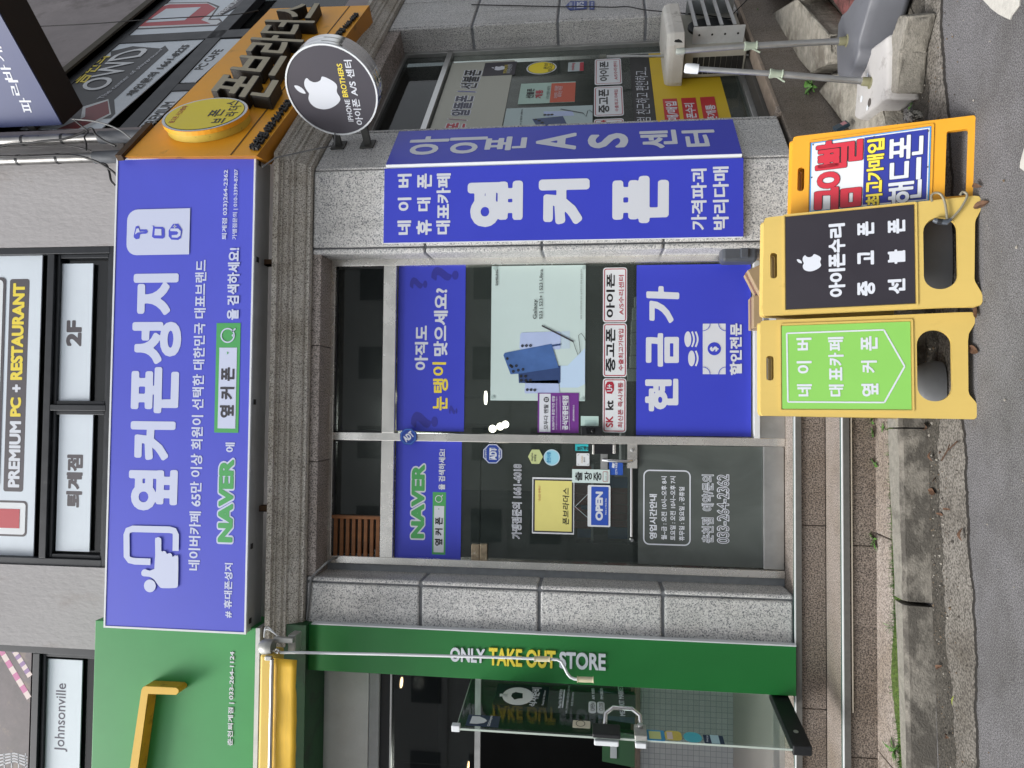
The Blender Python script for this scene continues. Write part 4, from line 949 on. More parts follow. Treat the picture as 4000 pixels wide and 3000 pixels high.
mb = MB(); mb.slab(GD, [ell(a, b, q, q)], 0, .001, SKYB); o = tag(mb.build('door_sticker', None, loc=GD.pt(a, b-q, 0)), 'round sky blue sticker under the hexagonal one on the door', 'sticker'); I = Ink(GD, .002); I.loops([ell(a, b, q*.97, q*.97), ell(a, b, q*.9, q*.9)], WHITE); tx('춘천사랑', (2, 2, 335, 680), (2, 2, 300, 588), mat('teal_ink', '2a86b5', .5), .03); I.build(o)
o, I = film('door_sticker', 'square white pay notice sticker beside the door lock', 'sticker', GD, (2302, 1820), (2252, 1770), WHITEP, r=.06)
for sx, sy in ((570, 698), (570, 610), (658, 610), (658, 698)):
    dx = 12 if sx < 600 else -12; dy = -12 if sy > 650 else 12
    I.stroke([K(2, 2, sx+dx, sy), K(2, 2, sx, sy)], .0018, INK); I.stroke([K(2, 2, sx, sy), K(2, 2, sx, sy+dy)], .0018, INK)
tx('카카오페이', (2, 2, 612, 685), (2, 2, 600, 622), mat('ochre_ink', 'b58b2f', .5), .01); tx('됩니다', (2, 2, 632, 675), (2, 2, 618, 632), INKG, .01); I.build(o)
TEAL = mat('teal_print', '2aa7b0', .5)
o, I = film('door_sticker', 'teal and black pull sticker above the digital door lock', 'sticker', GD, (2307, 1762), (2241, 1735), TEAL, r=.05)
I.rect((2307, 1762), (2298, 1735), INK); I.rect((2246, 1762), (2241, 1735), INK); I.up()
for i, ch in enumerate('당기세요'): I.text(ch, (2256+12.5*(i+1)-3, 1759), (2256+12.5*i-2, 1744), INK, .03)
I.build(o)
YPL = mat('pale_yellow_board', 'd9d27e', .5, var=.04, vscale=4)
o, I = film('door_plaque', 'square pale yellow plaque with black brush lettering on the glass door', 'plaque', GD, (2242, 2088), (2080, 1864), WHITEP, th=.003)
I.rect(K(2, 2, 528, 1288), K(2, 2, 185, 820), INKG); I.up(); I.rect(K(2, 2, 515, 1275), K(2, 2, 200, 832), YPL); I.up()
tx('폰브라더스', (2, 2, 492, 1215), (2, 2, 438, 895), INK, .012, shear=.02); tx('“손님은 형제다”', (2, 2, 247, 1015), (2, 2, 228, 875), REDI, .0)
I.build(o)
o, I = film('door_plate', 'small vertical white plate with three brush syllables beside the yellow plaque', 'plate', GP.off(.012), (2382, 1888), (2235, 1832), mat('pale_plate', 'c6d8d6', .5), r=.03, th=.003)
tx('출', (2, 2, 607, 838), (2, 2, 545, 757), INK, .02); tx('장', (2, 2, 690, 835), (2, 2, 625, 757), INK, .02); tx('중', (2, 2, 772, 838), (2, 2, 705, 760), INK, .02); I.ring(K(2, 2, 830, 845), K(2, 2, 785, 755), .003, REDL, .2); tx('1577-13', (2, 2, 822, 835), (2, 2, 810, 765), INKG, 0); I.build(o)
CBL = mat('camera_blue', '2550a8', .45)
o, I = film('door_sticker', 'blue camera notice sticker partly behind the door handle', 'sticker', GD, (2433, 1856), (2379, 1804), CBL); tx('CCTV 녹화중', (2, 2, 912, 782), (2, 2, 890, 678), WHITE, .02); I.poly([K(2, 2, *p) for p in ((862, 720), (868, 680), (888, 690), (884, 728))], WHITE); I.build(o)
o, I = film('open_sign', 'blue OPEN sign in a white frame hanging inside the glass door', 'sign', GP.off(.0105), (2384, 2059), (2296, 1894), WHITEP, r=.06, th=.003)
I.rect(K(2, 2, 833, 1222), K(2, 2, 685, 886), mat('open_blue', '2a4fae', .45), r=.04); I.up(); tx('OPEN', (2, 2, 785, 1180), (2, 2, 722, 928), WHITE, .055); tx('Have a Nice Day', (2, 2, 820, 1128), (2, 2, 805, 985), WHITE, .02); I.build(o)
mb = MB(); gq = GP.off(.009)
for p in (K(2, 2, 665, 1165), K(2, 2, 665, 942)): mb.tube([w3(gq, K(2, 2, 545, 1060)), w3(gq, p)], .0012, WHITEP, 5)
mb.build('string', o)
I = Ink(GP.off(.0075))
I.ring((2698, 2133), (2513, 1834), .009, WHITE, .13)
tx('영업시간안내', (2, 2, 1252, 1342), (2, 2, 1188, 950), WHITE, .035); tx('월~금 : 오전 10시~오후 8시', (2, 2, 1338, 1346), (2, 2, 1290, 797), WHITE, .025); tx('토요일 : 오전 10시~오후 7시', (2, 2, 1414, 1350), (2, 2, 1366, 797), WHITE, .025); tx('휴무일 : 일요일 , 공휴일', (2, 2, 1492, 1355), (2, 2, 1443, 888), WHITE, .025); decal('door_sticker', 'rounded white outline box of opening hours on the frosted lower door', 'sticker', I)
I = Ink(GP.off(.0075))
tx('춘천점  예약/문의', (2, 2, 1738, 1370), (2, 2, 1645, 785), INK, -.016, ol=WHITE, olw=.066); tx('033-264-2362', (2, 2, 1870, 1375), (2, 2, 1778, 785), INK, -.016, ol=WHITE, olw=.066); decal('door_sticker', 'black and white branch phone number at the foot of the frosted door', 'sticker', I)
# alarm plate on the mullion, tilted
pp = FR(.19); a, b = pp.uv(K(1, 2, 1315, 455)); q = pp.uv(K(1, 2, 1315, 378))[0]-a
t = thing('alarm_box', 'blue octagonal alarm box tilted on the steel post above the door', 'alarm box', pp.pt(a, b-q, 0))
mb = MB(); mb.slab(pp, [octo((a, b), q)], -.012, .0, ADTB); mb.slab(pp, [ell(a, b, q*.5, q*.5, 12)], -.035, -.012, BLACKM); mb.build('case', t, bevel=.003)
I = Ink(pp, .001); I.loops([octo((a, b), q*.9), octo((a, b), q*.83)], mat('alarm_rim', '4c7fd0', .3)); cr = R(38)
I.text('ADT', None, None, WHITE, .05, quad=[K(1, 2, 1308, 470+45), K(1, 2, 1385, 470-25), K(1, 2, 1345, 412), K(1, 2, 1268, 478)]) if False else I.text('ADT', None, None, WHITE, .05, quad=[K(1, 2, 1300, 505), K(1, 2, 1372, 448), K(1, 2, 1335, 402), K(1, 2, 1262, 462)])
I.build(t); MB().pbox(pp, a-.008, b-q-.05, a+.012, b-q*.8, -.03, -.02, ADTB).build('bracket', t)
# ---- inside the shop
BOXP = mat('pale_carton', 'c3ccc9', .6)
prev = None
for i, (y0, y1, xt_) in enumerate(((905, 995, 1058), (1000, 1108, 1040), (1113, 1208, 1032), (1215, 1308, 1030), (1316, 1408, 1028), (1415, 1518, 1022), (1526, 1630, 1000))):
    pl_ = FR(.36); a0, b0 = pl_.uv(K(2, 1, 1120, y1)); a1, b1 = pl_.uv(K(2, 1, xt_, y0))
    mb = MB(); mb.pbox(pl_, a0, b0-.02, a1, b1, -.07-.01*i, 0, BOXP); o = mb.build('phone_box', None, loc=pl_.pt((a0+a1)/2, b0-.02, 0), bevel=.002)
    tag(o, ['first', 'second', 'third', 'fourth', 'fifth', 'sixth', 'seventh'][i]+' white phone box from the window jamb in the row behind the blue film', 'box', 'white phone boxes lined up inside the window')
mb = MB(); pl_ = FR(.34); a0, b0 = pl_.uv(K(2, 1, 1120, 1659)); mb.pbox(pl_, a0-.2, b0-.06, 1.0, b0-.022, -.35, 0, ROOMD); tag(mb.build('display_shelf', None, loc=pl_.pt(.3, b0-.06, 0)), 'dark display shelf inside the window carrying the white phone boxes', 'shelf')
BULB = mat('lit_bulb', 'fff6e6', .4, emit=6)
def lamp_light(c, e, col, r=.05):
    l = bpy.data.lights.new('lamp_light', 'POINT'); l.energy = e; l.color = col; l.shadow_soft_size = r; o = bpy.data.objects.new('lamp_light', l); COL.objects.link(o); o.location = tuple(c)
for i, (p, yy, r) in enumerate((((1924, 1675), 1.6, .034), ((1954, 1666), 1.75, .034), ((1974, 1658), 1.9, .034))):
    c = w3(FR(yy), p); t = thing('pendant_lamp', ['lit round bulb nearest the door post behind the shop glass', 'lit round bulb between two others behind the shop glass', 'lit round bulb lowest of the three behind the shop glass'][i], 'lamp', c, 'lit bulbs behind the shop glass')
    mb = MB(); mb.lathe(c-np.array((0, 0, r)), (0, 0, 1), [(r*math.sin(math.pi*k/8)+1e-4, r-r*math.cos(math.pi*k/8)) for k in range(9)], BULB, 16); mb.build('bulb', t, smooth=True)
    mb = MB(); mb.lathe(c+np.array((0, 0, r*.9)), (0, 0, 1), [(.014, 0), (.014, .05)], BLACKM, 12); mb.tube([c+np.array((0, 0, r+.04)), (c[0], c[1], 3.66)], .003, BLACKM, 5); mb.build('cord', t); lamp_light((c[0], 2.0+.3*i, 3.45), 14, (1, .97, .92), .25)
c = w3(FR(1.5), (1900, 1554)); mb = MB(); mb.lathe(c, (0, 0, 1), [(.06, 0), (.06, .012)], BULB, 20); mb.tube([c+np.array((0, 0, .012)), (c[0], c[1], 3.66)], .006, BLACKM, 6); tag(mb.build('ceiling_lamp', None, loc=c), 'flat lit disc lamp inside the shop above the phone poster', 'lamp')
# counter and shelves inside
mb = MB(); mb.box((-1.1, 2.2, .44), (.9, 2.7, 1.45), mat('counter_grey', '6f7476', .5, var=.15, vscale=3)); mb.box((-1.13, 2.17, 1.45), (.93, 2.73, 1.49), WHITEP); tag(mb.build('shop_counter', None, loc=(0, 2.45, .44)), 'grey counter standing inside the phone shop', 'counter')
t = thing('display_rack', 'rack of small accessories standing inside the glass door', 'rack', (-.9, 1.4, .44)); mb = MB()
for z in (.55, .85, 1.15, 1.45, 1.75): mb.box((-1.12, 1.25, z), (-.45, 1.55, z+.02), WHITEP)
for x in (-1.12, -.47): mb.box((x, 1.25, .44), (x+.02, 1.55, 1.9), BLACKM)
mb.build('shelf_frame', t); mb = MB(); rn = random.Random(4)
for z in (.57, .87, 1.17, 1.47, 1.77):
    x = -1.08
    while x < -.52:
        w_ = rn.uniform(.03, .09); h_ = rn.uniform(.08, .2); mb.box((x, 1.27, z), (x+w_, 1.27+rn.uniform(.05, .2), z+h_), mat('accessory_%d' % rn.randrange(5), ['c9cdd0', '3c6ea8', '9b3b3b', '44474a', 'b8a46a'][rn.randrange(5)], .5)); x += w_+.008
mb.build('stock', t)
# ================================================================ yellow side signboard with raised letters
ORG = mat('orange_panel', 'eea722', .5, var=.08, vscale=2, dirt=('8e6418', 7, .62, .55)); ORGS = mat('orange_return', 'b97a17', .55, var=.15, vscale=4, dirt=('6b4a15', 6, .55, .6))
LETB = mat('letter_side_black', '1b1a18', .6, var=.3, vscale=30, dirt=('4c4436', 25, .6, .4)); LETF = mat('letter_face_cream', 'a39c86', .6, var=.1, vscale=25, dirt=('6a6352', 40, .62, .6))
YS = SI(.25); ys = thing('signboard', 'orange signboard with raised brush style letters above the side window', 'signboard', YS.pt(1.2, 3.85, 0))
qd = [YS.uv(p) for p in ((1003, 609), (1443, 20), (1056, 33), (484, 613))]
sh = (.16, 0, 0, .16)
mb = MB(); mb.add([YS.pt(p[0], p[1], 0) for p in qd]+[YS.pt(p[0]+h_, p[1], -.15) for p, h_ in zip(qd, sh)], [(0, 1, 2, 3)], ORG); mb.add([YS.pt(p[0], p[1], 0) for p in qd]+[YS.pt(p[0]+h_, p[1], -.15) for p, h_ in zip(qd, sh)], [(7, 6, 5, 4), (0, 4, 5, 1), (1, 5, 6, 2), (2, 6, 7, 3), (3, 7, 4, 0)], ORGS); mb.build('panel', ys, bevel=.004, fix=True)
I = Ink(YS, .002); GRV = mat('panel_groove', '5f4313', .7)
I.stroke([K(0, 0, 1995, 1340), K(1, 0, 810, 52)], .012, GRV); I.build(ys, 'groove')
mb = MB(); a, b = YS.uv((480, 618)); a2, b2 = YS.uv((600, 490)); mb.slab(YS, [[(a+.005, b+.003), (a2, b2+.003), (a2, b2+.05), (a+.005, b+.05)]], -.02, .02, mat('rusty_angle', '4a3826', .85, var=.35, vscale=25)); mb.build('flashing', ys)
YL = SI(.345); I = Ink(YL, 0.0)
I.text('폰브라더스', None, None, LETF, .016, quad=[(1050, 392), (1272, 12), (1092, 12), (806, 360)], th=.0, side=LETB)
I.d = -.09; I.text('폰브라더스', None, None, LETB, .024, quad=[(1050, 392), (1272, 12), (1092, 12), (806, 360)], th=.089)
I.build(ys)
I = Ink(SI(.275), 0.0); I.d = -.02
I.text('춘천점 033-264-2362', None, None, LETB, .03, quad=[(1003, 580), (1146, 388), (1110, 386), (966, 574)], th=.02); I.text('가맹점 1661-6018', None, None, LETB, .03, quad=[(1318, 146), (1404, 50), (1380, 48), (1296, 142)], th=.02); I.build(ys)
# round yellow sign on it
rs = SI(.335); ca_, cb_ = rs.uv((801, 446)); rr = (rs.uv((617, 479))[1]-rs.uv((985, 407))[1])/2
YELS = mat('yellow_drum', 'cdb547', .55, var=.1, vscale=8, dirt=('57502c', 26, .6, .8)); YELF = mat('yellow_face', 'e6d322', .45, var=.03, vscale=3)
t = thing('round_sign', 'round yellow sign with black brush letters mounted on the orange signboard', 'sign', rs.pt(ca_, cb_-rr, -.08))
rx = rr*.84; mb = MB(); mb.slab(rs, [ell(ca_, cb_, rx*.97, rr*.97, 44)], -.083, -.03, YELS); mb.build('drum', t, smooth=True)
mb = MB(); mb.slab(rs, [ell(ca_, cb_, rx, rr, 44)], -.03, 0, ORG); mb.build('rim', t, bevel=.004)
I = Ink(rs, .002); I.loops([ell(ca_, cb_, rx*.995, rr*.995, 44)], WHITEP); I.loops([ell(ca_, cb_, rx*.93, rr*.93, 44)], INK, dd=.0015); I.loops([ell(ca_, cb_, rx*.915, rr*.915, 44)], YELF, dd=.003); I.up(3)
def loc_txt(s, x0, y0, x1, y1, M, b=.02): 
    lp = [(ca_+rx*x0, cb_+rr*y0), (ca_+rx*x1, cb_+rr*y1)]
    o_ = outline(s); A = np.concatenate(o_); mn = A.min(0)-b; mx = A.max(0)+b
    for g in fat(o_, b): I.loops([[(lp[0][0]+(p[0]-mn[0])/(mx[0]-mn[0])*(lp[1][0]-lp[0][0]), lp[0][1]+(p[1]-mn[1])/(mx[1]-mn[1])*(lp[1][1]-lp[0][1])) for p in l] for l in g], M)
loc_txt('폰', -.22, -.45, .22, -.12, INK, .02); loc_txt('브', -.62, -.62, -.32, -.34, INK, .02); loc_txt('라', -.24, -.82, .04, -.54, INK, .02); loc_txt('더', .12, -.78, .38, -.5, INK, .02); loc_txt('스', .42, -.62, .72, -.36, INK, .02); loc_txt('중고폰 사고/팔때', -.5, .58, .5, .72, REDI, .01)
I.build(t)

# ================================================================ round sign projecting from the pillar
AP = Plane(CORNER+E1*.25, NS, ZV); aa, ab = AP.uv((1296, 356)); ar = (AP.uv((1119, 356))[1]-AP.uv((1472, 356))[1])/2
ap = thing('projecting_sign', 'round dark sign with white apple logo and chrome drum projecting from the corner pillar', 'sign', AP.pt(.02, ab, 0))
mb = MB(); mb.lathe(AP.pt(aa, ab, -.17), -E1, [(ar*.96, 0), (ar*.985, .004), (ar*.985, .05), (ar*.97, .054), (ar*.97, .058), (ar*.985, .062), (ar*.985, .11), (ar*.97, .114), (ar*.97, .118), (ar*.985, .122), (ar*.99, .165)], CHROME, 48); mb.build('drum', ap, smooth=True)
mb = MB(); mb.slab(AP, [ell(aa, ab, ar, ar, 48), ell(aa, ab, ar*.965, ar*.965, 48)], -.012, .006, WHITEP); mb.build('rim', ap)
DKF = mat('dark_face', '38353f', .4, var=.05, vscale=3); mb = MB(); mb.slab(AP, [ell(aa, ab, ar*.968, ar*.968, 48)], -.01, .001, DKF); mb.build('face', ap)
I = Ink(AP, .003); I.apple(Q(1000, 0, 2.212, 556, 800), Q(1000, 0, 2.212, 400, 812), LAV if False else WHITE)
c10 = lambda *l: [K(1, 0, *p) for p in l]
I.text('IPHONE', None, None, WHITE, .02, quad=c10((846, 1048), (808, 858), (764, 858), (800, 1048))); I.text('BROTHERS', None, None, YEL, .02, quad=c10((800, 838), (742, 548), (696, 548), (752, 838))); I.text('아이폰 A/S 센터', None, None, WHITE, .02, quad=c10((934, 1078), (828, 516), (757, 516), (870, 1078))); I.build(ap)
BRK = mat('bracket_grey', '4a4b49', .6, .3, var=.2, vscale=14)
mb = MB()
for z in (AP.uv((1312, 590))[1], AP.uv((1428, 590))[1]):
    mb.pbox(AP, .001, z-.025, aa-ar+.08, z+.025, -.10, -.07, BRK); mb.pbox(AP, .001, z-.05, .012, z+.05, -.14, -.03, BRK)
z0_, z1_ = AP.uv((1428, 590))[1], AP.uv((1312, 590))[1]; mb.pbox(AP, .17, z0_, .20, z1_, -.11, -.085, BRK); mb.build('bracket', ap, bevel=.002)
cc = [AP.pt(.2+.03*math.cos(t), (z0_+.07)+.05*math.sin(t), -.06+.002*t) for t in np.linspace(0, 12, 40)]
mb = MB(); mb.tube(cc, .004, BLACKM, 6); mb.tube([S3(-.28, .19, 3.91), S3(-.2, .21, 3.84), S3(0, .16, 3.62), S3(.15, .10, 3.56), AP.pt(.18, z1_-.02, -.08)], .005, mat('grey_cable', '6d6f70', .6), 6); mb.build('cable', ap)

# ================================================================ box sign high on the side wall
BP = Plane(CORNER+E1*.6, NS, ZV); fa, fz = BP.uv((246, 490)); fb = fa+1.35; ft = fz+1.15
th = float((GZ((325, 414), fz)-CORNER)@E1)-.6
t = thing('projecting_sign', 'slate blue lightbox with thin white syllables and brown underside high on the side wall', 'sign', BP.pt(fa, fz, 0))
BRN = mat('brown_case', '2b2521', .6, .2, var=.25, vscale=6); SLATE = mat('slate_face', '36416b', .4, var=.06, vscale=1.5)
mb = MB(); mb.pbox(BP, fa, fz, fb, ft, -th, -.012, BRN); mb.build('case', t, bevel=.004)
mb = MB(); mb.pbox(BP, fa+.004, fz+.006, fb-.004, ft-.006, -.012, 0, SLATE); mb.build('face', t)
I = Ink(BP, .002)
for s_, q_ in (('파', ((302, 972), (260, 845), (158, 845), (198, 972))), ('리', ((195, 825), (155, 690), (70, 690), (108, 825))), ('바', ((137, 690), (82, 560), (-5, 560), (40, 690))), ('게', ((62, 530), (10, 400), (-80, 400), (-30, 530)))): I.text(s_, None, None, WHITE, .014, quad=[K(0, 0, *p) for p in q_])
I.build(t)
mb = MB(); mb.pbox(BP, fa-.08, fz+.3, fa+.01, fz+.36, -.12, -.06, BRK); mb.pbox(BP, fa-.08, fz+.8, fa+.01, fz+.86, -.12, -.06, BRK); mb.build('bracket', t)

# ================================================================ pipes and cables at the upper corner
PIPE = mat('galvanised_pipe', '8d8c8a', .3, .9, var=.25, vscale=8, dirt=('4b4642', 6, .55, .5)); PVC = mat('grey_pvc', '55595f', .6, var=.12, vscale=8)
for y_, lbl, xe in ((536, 'grey metal conduit pipe at the wall corner wrapped in loose cables', 500), (614, 'shiny metal downpipe running beside the cable wrapped conduit', 480)):
    c0 = w3(FR(.22), (xe-80, y_)); c1 = w3(FR(.22), (-300, y_-2)); c1 = np.array((c0[0], c0[1], c1[2])); cb = np.array((c0[0], c0[1], 4.3))
    t = thing('pipe', lbl, 'pipe', cb); mb = MB(); mb.tube([c0, c1], .038, PIPE, 18); mb.build('tube', t, smooth=True)
    mb = MB(); mb.tube([cb, c0+np.array((0, 0, .06))], .047, PVC, 18); mb.build('collar', t, smooth=True)
    mb = MB()
    for k in range(4): z = c0[2]+.35+k*.33; mb.tube([c0*[1, 1, 0]+[0, 0, z], c0*[1, 1, 0]+[0, 0, z+.02]], .0405, BLACKM, 14)
    mb.build('strap', t)
CBK = mat('black_cable', '1b1b1d', .6)
def cable(lbl, pts, r=.006, M=None, name='cable'):
    P = [np.array(p, float) for p in pts]; Qs = []
    for i in range(len(P)-1):
        p0, p1, p2, p3 = P[max(i-1, 0)], P[i], P[i+1], P[min(i+2, len(P)-1)]
        for j in range(6):
            u = j/6; Qs.append(.5*((2*p1)+(-p0+p2)*u+(2*p0-5*p1+4*p2-p3)*u*u+(-p0+3*p1-3*p2+p3)*u**3))
    Qs.append(P[-1]); mb = MB(); mb.tube(Qs, r, M or CBK, 6); c = np.mean(P, 0)
    return tag(mb.build(name, None, loc=c, smooth=True), lbl, 'cable')
pc = lambda y, l: [w3(FR(y), K(0, 0, a, b)) for a, b in l]
cable('black cable looping loosely between the two corner pipes', pc(.15, [(-60, 1285), (70, 1250), (250, 1235), (420, 1215), (560, 1200), (700, 1150), (790, 1110), (830, 1165), (920, 1225), (1000, 1260)]), .008)
cable('long dark cable hanging in front of the metal downpipe', pc(.13, [(-60, 1350), (200, 1355), (480, 1342), (680, 1350), (830, 1395), (930, 1450), (990, 1495), (1010, 1520)]), .009)
cable('thin black cable sagging below the cable wrapped conduit', pc(.16, [(-60, 1275), (150, 1270), (400, 1262), (600, 1262), (740, 1288), (785, 1300)]), .006)
cable('black cable crossing from the slate box sign to the orange signboard', pc(.1, [(640, 1035), (700, 1085), (760, 1135), (730, 1180), (745, 1240), (745, 1300)]), .006)
cable('short black cable dropping behind the top of the blue signboard', pc(.15, [(880, 1410), (920, 1425), (945, 1490), (960, 1560), (995, 1600)]), .008)
cable('grey cable running from the slate box sign over the conduit', pc(.1, [(625, 1030), (800, 1045), (950, 1085), (1060, 1140), (1150, 1215)]), .006, MATS['grey_cable'])
cable('thin overhead wire crossing in front of the upper side windows', [w3(SI(.4), K(0, 0, *p)) for p in ((330, 228), (800, 205), (1340, 165), (2000, 128))]+[w3(SI(.4), (1010, 40))], .004)
cable('thin black wire running down the face of the far granite pillar', [w3(SI(.012), K(2, 0, *p)) for p in ((-350, 40), (0, 48), (300, 55), (450, 58))]+[w3(SI(.03), K(2, 0, *p)) for p in ((560, 55), (860, 62), (1000, 58), (1150, 85), (1400, 108), (1700, 135), (1880, 160), (1920, 110))]+[w3(SI(.06), K(2, 0, 2000, 30)), w3(SI(.08), K(2, 0, 2060, -30))], .005)
cable('grey cable running along the cornice soffit beside the left pillar', [w3(FR(.235), K(1, 2, *p)) for p in ((1030, 1430), (1040, 1490), (1000, 1525), (720, 1500))]+[w3(FR(.0), K(1, 2, 640, 1525)), w3(FR(-.02), K(1, 2, 560, 1590)), w3(FR(-.008), K(1, 3, 480, 20)), w3(FR(-.008), K(1, 3, 465, 150)), w3(FR(-.008), K(1, 3, 440, 380))], .008, MATS['grey_cable'])

# ================================================================ printed panes in the upper windows
UP_ = FR(.37); GREY_T = mat('grey_print', '4f4b50', .45)
o, I = film('window_panel', 'large white window panel with dark yellow and white lettering band above the blue sign', 'window panel', UP_, (133, 2191), (-170, 998), PANEW, th=.01)
I.rect(K(0, 2, 208, 930), K(0, 1, 97, 755), GREY_T, r=.12); I.up(); tx('RESTAURANT', (0, 1, 203, 1625), (0, 1, 125, 790), YEL, .05); tx('+', (0, 2, 188, 72), (0, 2, 118, 4), WHITE, .05); tx('PC', (0, 2, 190, 282), (0, 2, 102, 115), YEL, .05); tx('PREMIUM', (0, 2, 178, 893), (0, 2, 97, 320), WHITE, .045)
I.rect(K(0, 2, 240, 1318), K(0, 2, -300, 995), GREY_T, r=.12, dd=-.0015); I.up(); I.rect(K(0, 2, 224, 1300), K(0, 2, -300, 1012), WHITEP, r=.1, dd=-.0015); I.up(); I.rect(K(0, 2, 178, 1245), K(0, 2, -300, 1066), mat('brick_red_print', 'b2464e', .45), dd=-.0015)
I.rect(K(0, 2, 5, 900), K(0, 1, -300, 745), GREY_T, r=.1, dd=-.0015); I.up(); I.rect(K(0, 2, -14, 880), K(0, 1, -300, 765), WHITEP, r=.1, dd=-.0015); I.build(o)
o, I = film('window_panel', 'white window panel reading 2F above the blue signboard', 'window panel', UP_, (352, 1578), (233, 1032), PANEW, th=.01); tx('2F', (0, 1, 710, 1335), (0, 1, 585, 1110), GREY_T, .05); I.build(o)
o, I = film('window_panel', 'white window panel with the three syllable branch name left of the 2F panel', 'window panel', UP_, (352, 2155), (237, 1606), PANEW, th=.01); tx('퇴계점', (0, 2, 715, 1068), (0, 2, 590, 608), GREY_T, .05); I.build(o)
o, I = film('window_panel', 'white window panel with dark latin lettering above the green signboard', 'window panel', UP_, (312, 3060), (189, 2571), PANEW, th=.01); tx('Johnsonville', (0, 3, 590, 1515), (0, 3, 495, 920), mat('navy_print', '2b2c45', .45), .008); I.build(o)
PHO = mat('photo_print', '5d5558', .5, var=.6, vscale=3, dirt=('8f7f6e', 7, .55, .6))
o, I = film('window_panel', 'printed window photo of pink striped sticks above the green signboard', 'window panel', UP_, (112, 3060), (-170, 2516), PHO, th=.01)
PK = mat('pink_print', 'c06a9a', .5); PW = mat('cream_print', 'd8c8c4', .5); VI = mat('violet_print', '8d6f9f', .5)
for (x0, y0), (x1, y1), C2 in (((-10, 2508), (118, 2725), PK), ((45, 2516), (122, 2640), VI)):
    nn_ = 9
    for i in range(nn_):
        f0, f1 = i/nn_, (i+1)/nn_; I.stroke([(x0+(x1-x0)*f0, y0+(y1-y0)*f0), (x0+(x1-x0)*f1, y0+(y1-y0)*f1)], .045, C2 if i % 2 else PW)
for i in range(4): I.stroke([(-20+i*2, 2950+i*14), (60, 2940+i*10), (112, 2955+i*12)], .012, mat('chrome_print', 'b5b8bd', .3)); I.stroke([(20+i*28, 2940), (22+i*28, 3020)], .009, MATS['chrome_print'])
I.build(o)
# side
UQ = SI(.045)
def qfilm(lbl, px, M, pl_=UQ, name='window_panel', cat='window panel', th=.006):
    q = [pl_.uv(p) for p in px]; mb = MB(); mb.slab(pl_, [q], 0, th, M); c = np.mean(q, 0); o = mb.build(name, None, loc=pl_.pt(*c)); tag(o, lbl, cat); return o, Ink(pl_, th+.001)
c0 = lambda a, b: K(0, 0, a, b)
o, I = qfilm('white window panel with dark and yellow playground lettering beside the corner pipes', [c0(880, 1118), c0(1765, 345), c0(800, 385), c0(-80, 1125)], PANEW)
DK = mat('slate_print', '35373a', .45); DR = mat('dark_red_print', '7d2f34', .45)
I.poly([c0(640, 1050), c0(960, 1030), c0(1000, 990), c0(990, 870), c0(1130, 740), c0(1460, 440), c0(1430, 400), c0(1390, 425), c0(1150, 405), c0(960, 450), c0(960, 490), c0(830, 500), c0(540, 700), c0(500, 900)], DK); I.up()
I.poly([c0(480, 1128), c0(700, 1040), c0(720, 930), c0(940, 865), c0(965, 995), c0(720, 1128)], WHITEP); I.up(); I.poly([c0(500, 1125), c0(740, 1020), c0(745, 945), c0(935, 880), c0(950, 990), c0(680, 1122)], DR); I.up()
I.text('OWD', None, None, WHITEP, .01, quad=[c0(880, 800), c0(1330, 405), c0(1000, 470), c0(680, 780)]); I.text('음민의', None, None, YEL, .02, quad=[c0(735, 735), c0(960, 495), c0(850, 500), c0(590, 720)])
I.text('The center of playground', None, None, WHITE, .0, quad=[c0(910, 862), c0(1415, 438), c0(1385, 438), c0(838, 868)]); I.text('체인문의 1661-8225', None, None, INK, .03, quad=[c0(1155, 835), c0(1655, 398), c0(1575, 395), c0(1078, 838)]); I.build(o)
o, I = qfilm('white window panel with large red letter at the far end of the side windows', [c0(1862, 290), c0(2420, -200), c0(1560, -170), c0(905, 318)], PANEW)
I.poly([c0(1070, 235), c0(1110, 265), c0(1880, 230), c0(1930, 200), c0(1900, 165), c0(1820, 170), c0(1900, 60), c0(1800, 22), c0(1450, 28), c0(1330, 70)], GREY_T); I.up(); I.poly([c0(1085, 235), c0(1120, 255), c0(1875, 220), c0(1910, 195), c0(1890, 178), c0(1800, 182), c0(1880, 70), c0(1790, 30), c0(1460, 36), c0(1340, 76)], WHITEP); I.up()
I.poly([c0(1115, 240), c0(1820, 212), c0(1740, 180), c0(1870, 80), c0(1800, 40), c0(1470, 46), c0(1360, 80), c0(1240, 170)], mat('brick_red_print', 'b2464e', .45)); I.up(); I.poly([c0(1260, 205), c0(1600, 185), c0(1740, 70), c0(1440, 85)], PANEW); I.up(); I.poly([c0(1860, 150), c0(2060, -10), c0(2200, -10), c0(1905, 145)], GREY_T); I.up(); I.text('PREMIUM PC', None, None, WHITEP, .03, quad=[c0(1915, 142), c0(2150, -40), c0(2090, -40), c0(1868, 148)]); I.build(o)
o, I = qfilm('small white window panel with two dark latin words behind the raised letters', [c0(1692, 716), c0(2102, 340), c0(1885, 346), c0(1487, 722)], PANEW); I.text('PC CAFE', None, None, INK, .03, quad=[c0(1755, 608), c0(1940, 432), c0(1862, 435), c0(1675, 610)]); I.build(o)
o, I = qfilm('small white window panel half hidden by the round yellow sign', [c0(1290, 1108), c0(1650, 775), c0(1475, 785), c0(1130, 1112)], PANEW); I.text('PREMIUM', None, None, INK, .03, quad=[c0(1330, 1100), c0(1520, 885), c0(1430, 888), c0(1215, 1105)]); I.build(o)

